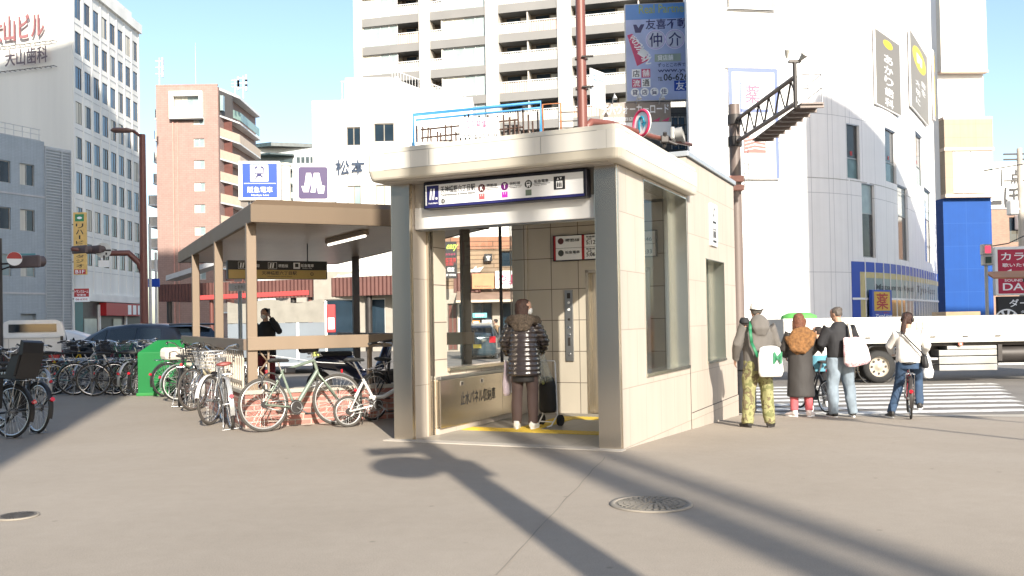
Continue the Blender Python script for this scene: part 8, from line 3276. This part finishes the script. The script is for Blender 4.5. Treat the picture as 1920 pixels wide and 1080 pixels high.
# ---- woman on the maroon bicycle
Mc = CYC.matrix_basis
th = math.atan2(.933, .36) - R(90)
base = CYC.location + Vector((.36, .933, 0)) * .20
legs = {-1: ((-.09, 0, .93), (-.16, .12, .52), (-.29, -.06, .085), (-.34, .08, .03)), 1: ((.09, 0, .93), (.14, .30, .62), (.15, .17, .21), (.17, .33, .17))}
arms = {-1: ((-.28, .12, 1.18), (-.25, .40, 1.06)), 1: ((.28, .12, 1.18), (.25, .40, 1.06))}
t, A, Lg, Xh = person('woman with brown ponytail in white top riding the maroon bicycle', base, th, 1.60, arms, legs, hair=HAIRB, hairstyle='pony', yaw=-20, build=1.0, bend=.03)
JN = M('denim_blue', (.030, .060, .115), .85, 0, .2, 7, .2, 120)
trousers(t, Lg, JN, 1.12, 1.02, .03, .010, 1.08)
shoes(t, Lg, M('shoe_dark', (.03, .028, .026)), WHITES)
WT = M('top_white', (.68, .66, .62), .85, 0, .05, 6, .2, 70)
mb = MB().mat(WT).limb([((0, .0, .90), .185, .145), ((0, 0, .97), .195, .155), ((0, .01, 1.15), .185, .14), ((0, .02, 1.32), .19, .135), ((0, .02, 1.41), .13, .10), ((0, .03, 1.46), .07, .07)], 22)
sleeves(mb, A, 1.0, 1.28, .98, .03)
cloth('sweater', t, mb, .013, 3, .010, 8)
mb = MB(Xh).mat(HAIRD)
mb.ball((.085, -.02, .09), (.02, .045, .048)).ball((-.085, -.02, .09), (.02, .045, .048))
mb.tube([(.09, -.02, .1), (.07, -.02, .19), (0, -.02, .215), (-.07, -.02, .19), (-.09, -.02, .1)], .014, 8)
cloth('earmuffs', t, mb, .011, 2, .006, 40)
TWm = Matrix.Translation(base) @ Matrix.Rotation(th, 4, 'Z') @ Matrix.Scale(1.6 / 1.7, 4)
cb = thing('crossbody_bag', 'black crossbody bag on long strap over the white sweater', 'bag', base, th)
cb.scale = (1.6 / 1.7,) * 3
mb = MB().mat(M('bag_black', (.02, .02, .022), .6)).limb([((.24, -.05, .82), .05, .10), ((.24, -.05, .88), .055, .12), ((.23, -.05, 1.0), .045, .10), ((.22, -.05, 1.04), .03, .06)], 14)
cloth('pouch', cb, mb, .013, 2, .005)
mb = MB().mat(M('bag_black', (.02, .02, .022)))
pts = [(.23, -.12, 1.02), (.14, -.17, 1.13), (.02, -.165, 1.26), (-.08, -.13, 1.38), (-.11, -.03, 1.435)]
mb.tube(pts, .013, 6)
mb.obj('strap', cb)
mb = MB().mat(M('bag_carrier_white', (.72, .72, .70), .5, 0, .05)).limb([((0, 0, .0), .012, .012), ((0, 0, -.10), .05, .04), ((0, 0, -.32), .085, .07), ((0, 0, -.42), .07, .06)], 12)
o = cloth('carrier_bag', None, mb, .013, 2, .014, 12)
o.parent = None
o.matrix_world = TWm @ Matrix.Translation((.30, .30, 1.06))
tag(o, 'white carrier bag hanging from the maroon bicycle handlebar', 'bag')

# ---- man on the phone under the canopy
loc = Vector((D(500, 690, 18.6).x, 18.6, 0))
arms = {1: ((.30, .05, 1.22), (.13, .12, 1.55)), -1: ((-.25, .02, 1.14), (-.22, .12, .92))}
t, A, Lg, Xh = person('person with white mask in black jacket holding a phone to the ear under the canopy', loc, R(172), 1.68, {-1: arms[1] and ((-.32, .06, 1.22), (-.14, .10, 1.52)), 1: ((.25, .02, 1.14), (.22, .12, .92))}, hair=HAIRD, hairstyle='short', yaw=-12, nod=-10, build=1.05)
mask(t, Xh)
trousers(t, Lg, M('trousers_maroon', (.16, .015, .02), .8), 1.15)
shoes(t, Lg, DARK)
mb = MB().mat(BK).limb([((0, 0, .75), .205, .15), ((0, 0, 1.1), .20, .15), ((0, 0, 1.3), .205, .145), ((0, 0, 1.45), .09, .09)], 20)
sleeves(mb, A, 1.05, 1.25)
cloth('jacket', t, mb, .014, 3, .009)
mb = MB().mat(BLACK).rb(-.035, -.006, -.07, .035, .006, .07, .004)
o = mb.obj('mobile_phone')
o.matrix_world = Matrix.Translation(loc) @ Matrix.Rotation(R(172), 4, 'Z') @ Matrix.Translation((-.10, .08, 1.62)) @ Matrix.Rotation(R(80), 4, 'Z')
tag(o, 'black mobile phone held to the ear under the canopy', 'phone')

# ---- far passer-by with a rucksack, seen through the lobby pane
loc = Vector((D(931, 640, 38).x, 38, -.25))
t, A, Lg, Xh = person('distant passer-by in tan coat with grey rucksack seen through the lobby pane', loc, R(60), 1.68, hair=HAIRD)
trousers(t, Lg, M('trousers_black', (.02, .02, .022)), 1.1)
shoes(t, Lg, DARK)
mb = MB().mat(M('coat_tan', (.24, .16, .09), .8)).limb([((0, 0, .62), .21, .16), ((0, 0, 1.1), .20, .15), ((0, 0, 1.3), .20, .14), ((0, 0, 1.45), .09, .09)], 18)
sleeves(mb, A, 1.0, 1.25)
cloth('coat', t, mb, .018, 3, .008)
mb = MB().mat(M('rucksack_grey', (.09, .10, .11), .8)).limb([((0, -.2, .9), .13, .08), ((0, -.23, 1.1), .15, .10), ((0, -.2, 1.38), .11, .06)], 14)
o = cloth('rucksack', None, mb, .018, 2, .006)
o.parent = None
o.matrix_world = Matrix.Translation(loc) @ Matrix.Rotation(R(60), 4, 'Z')
tag(o, 'grey rucksack on the back of the distant passer-by', 'rucksack')
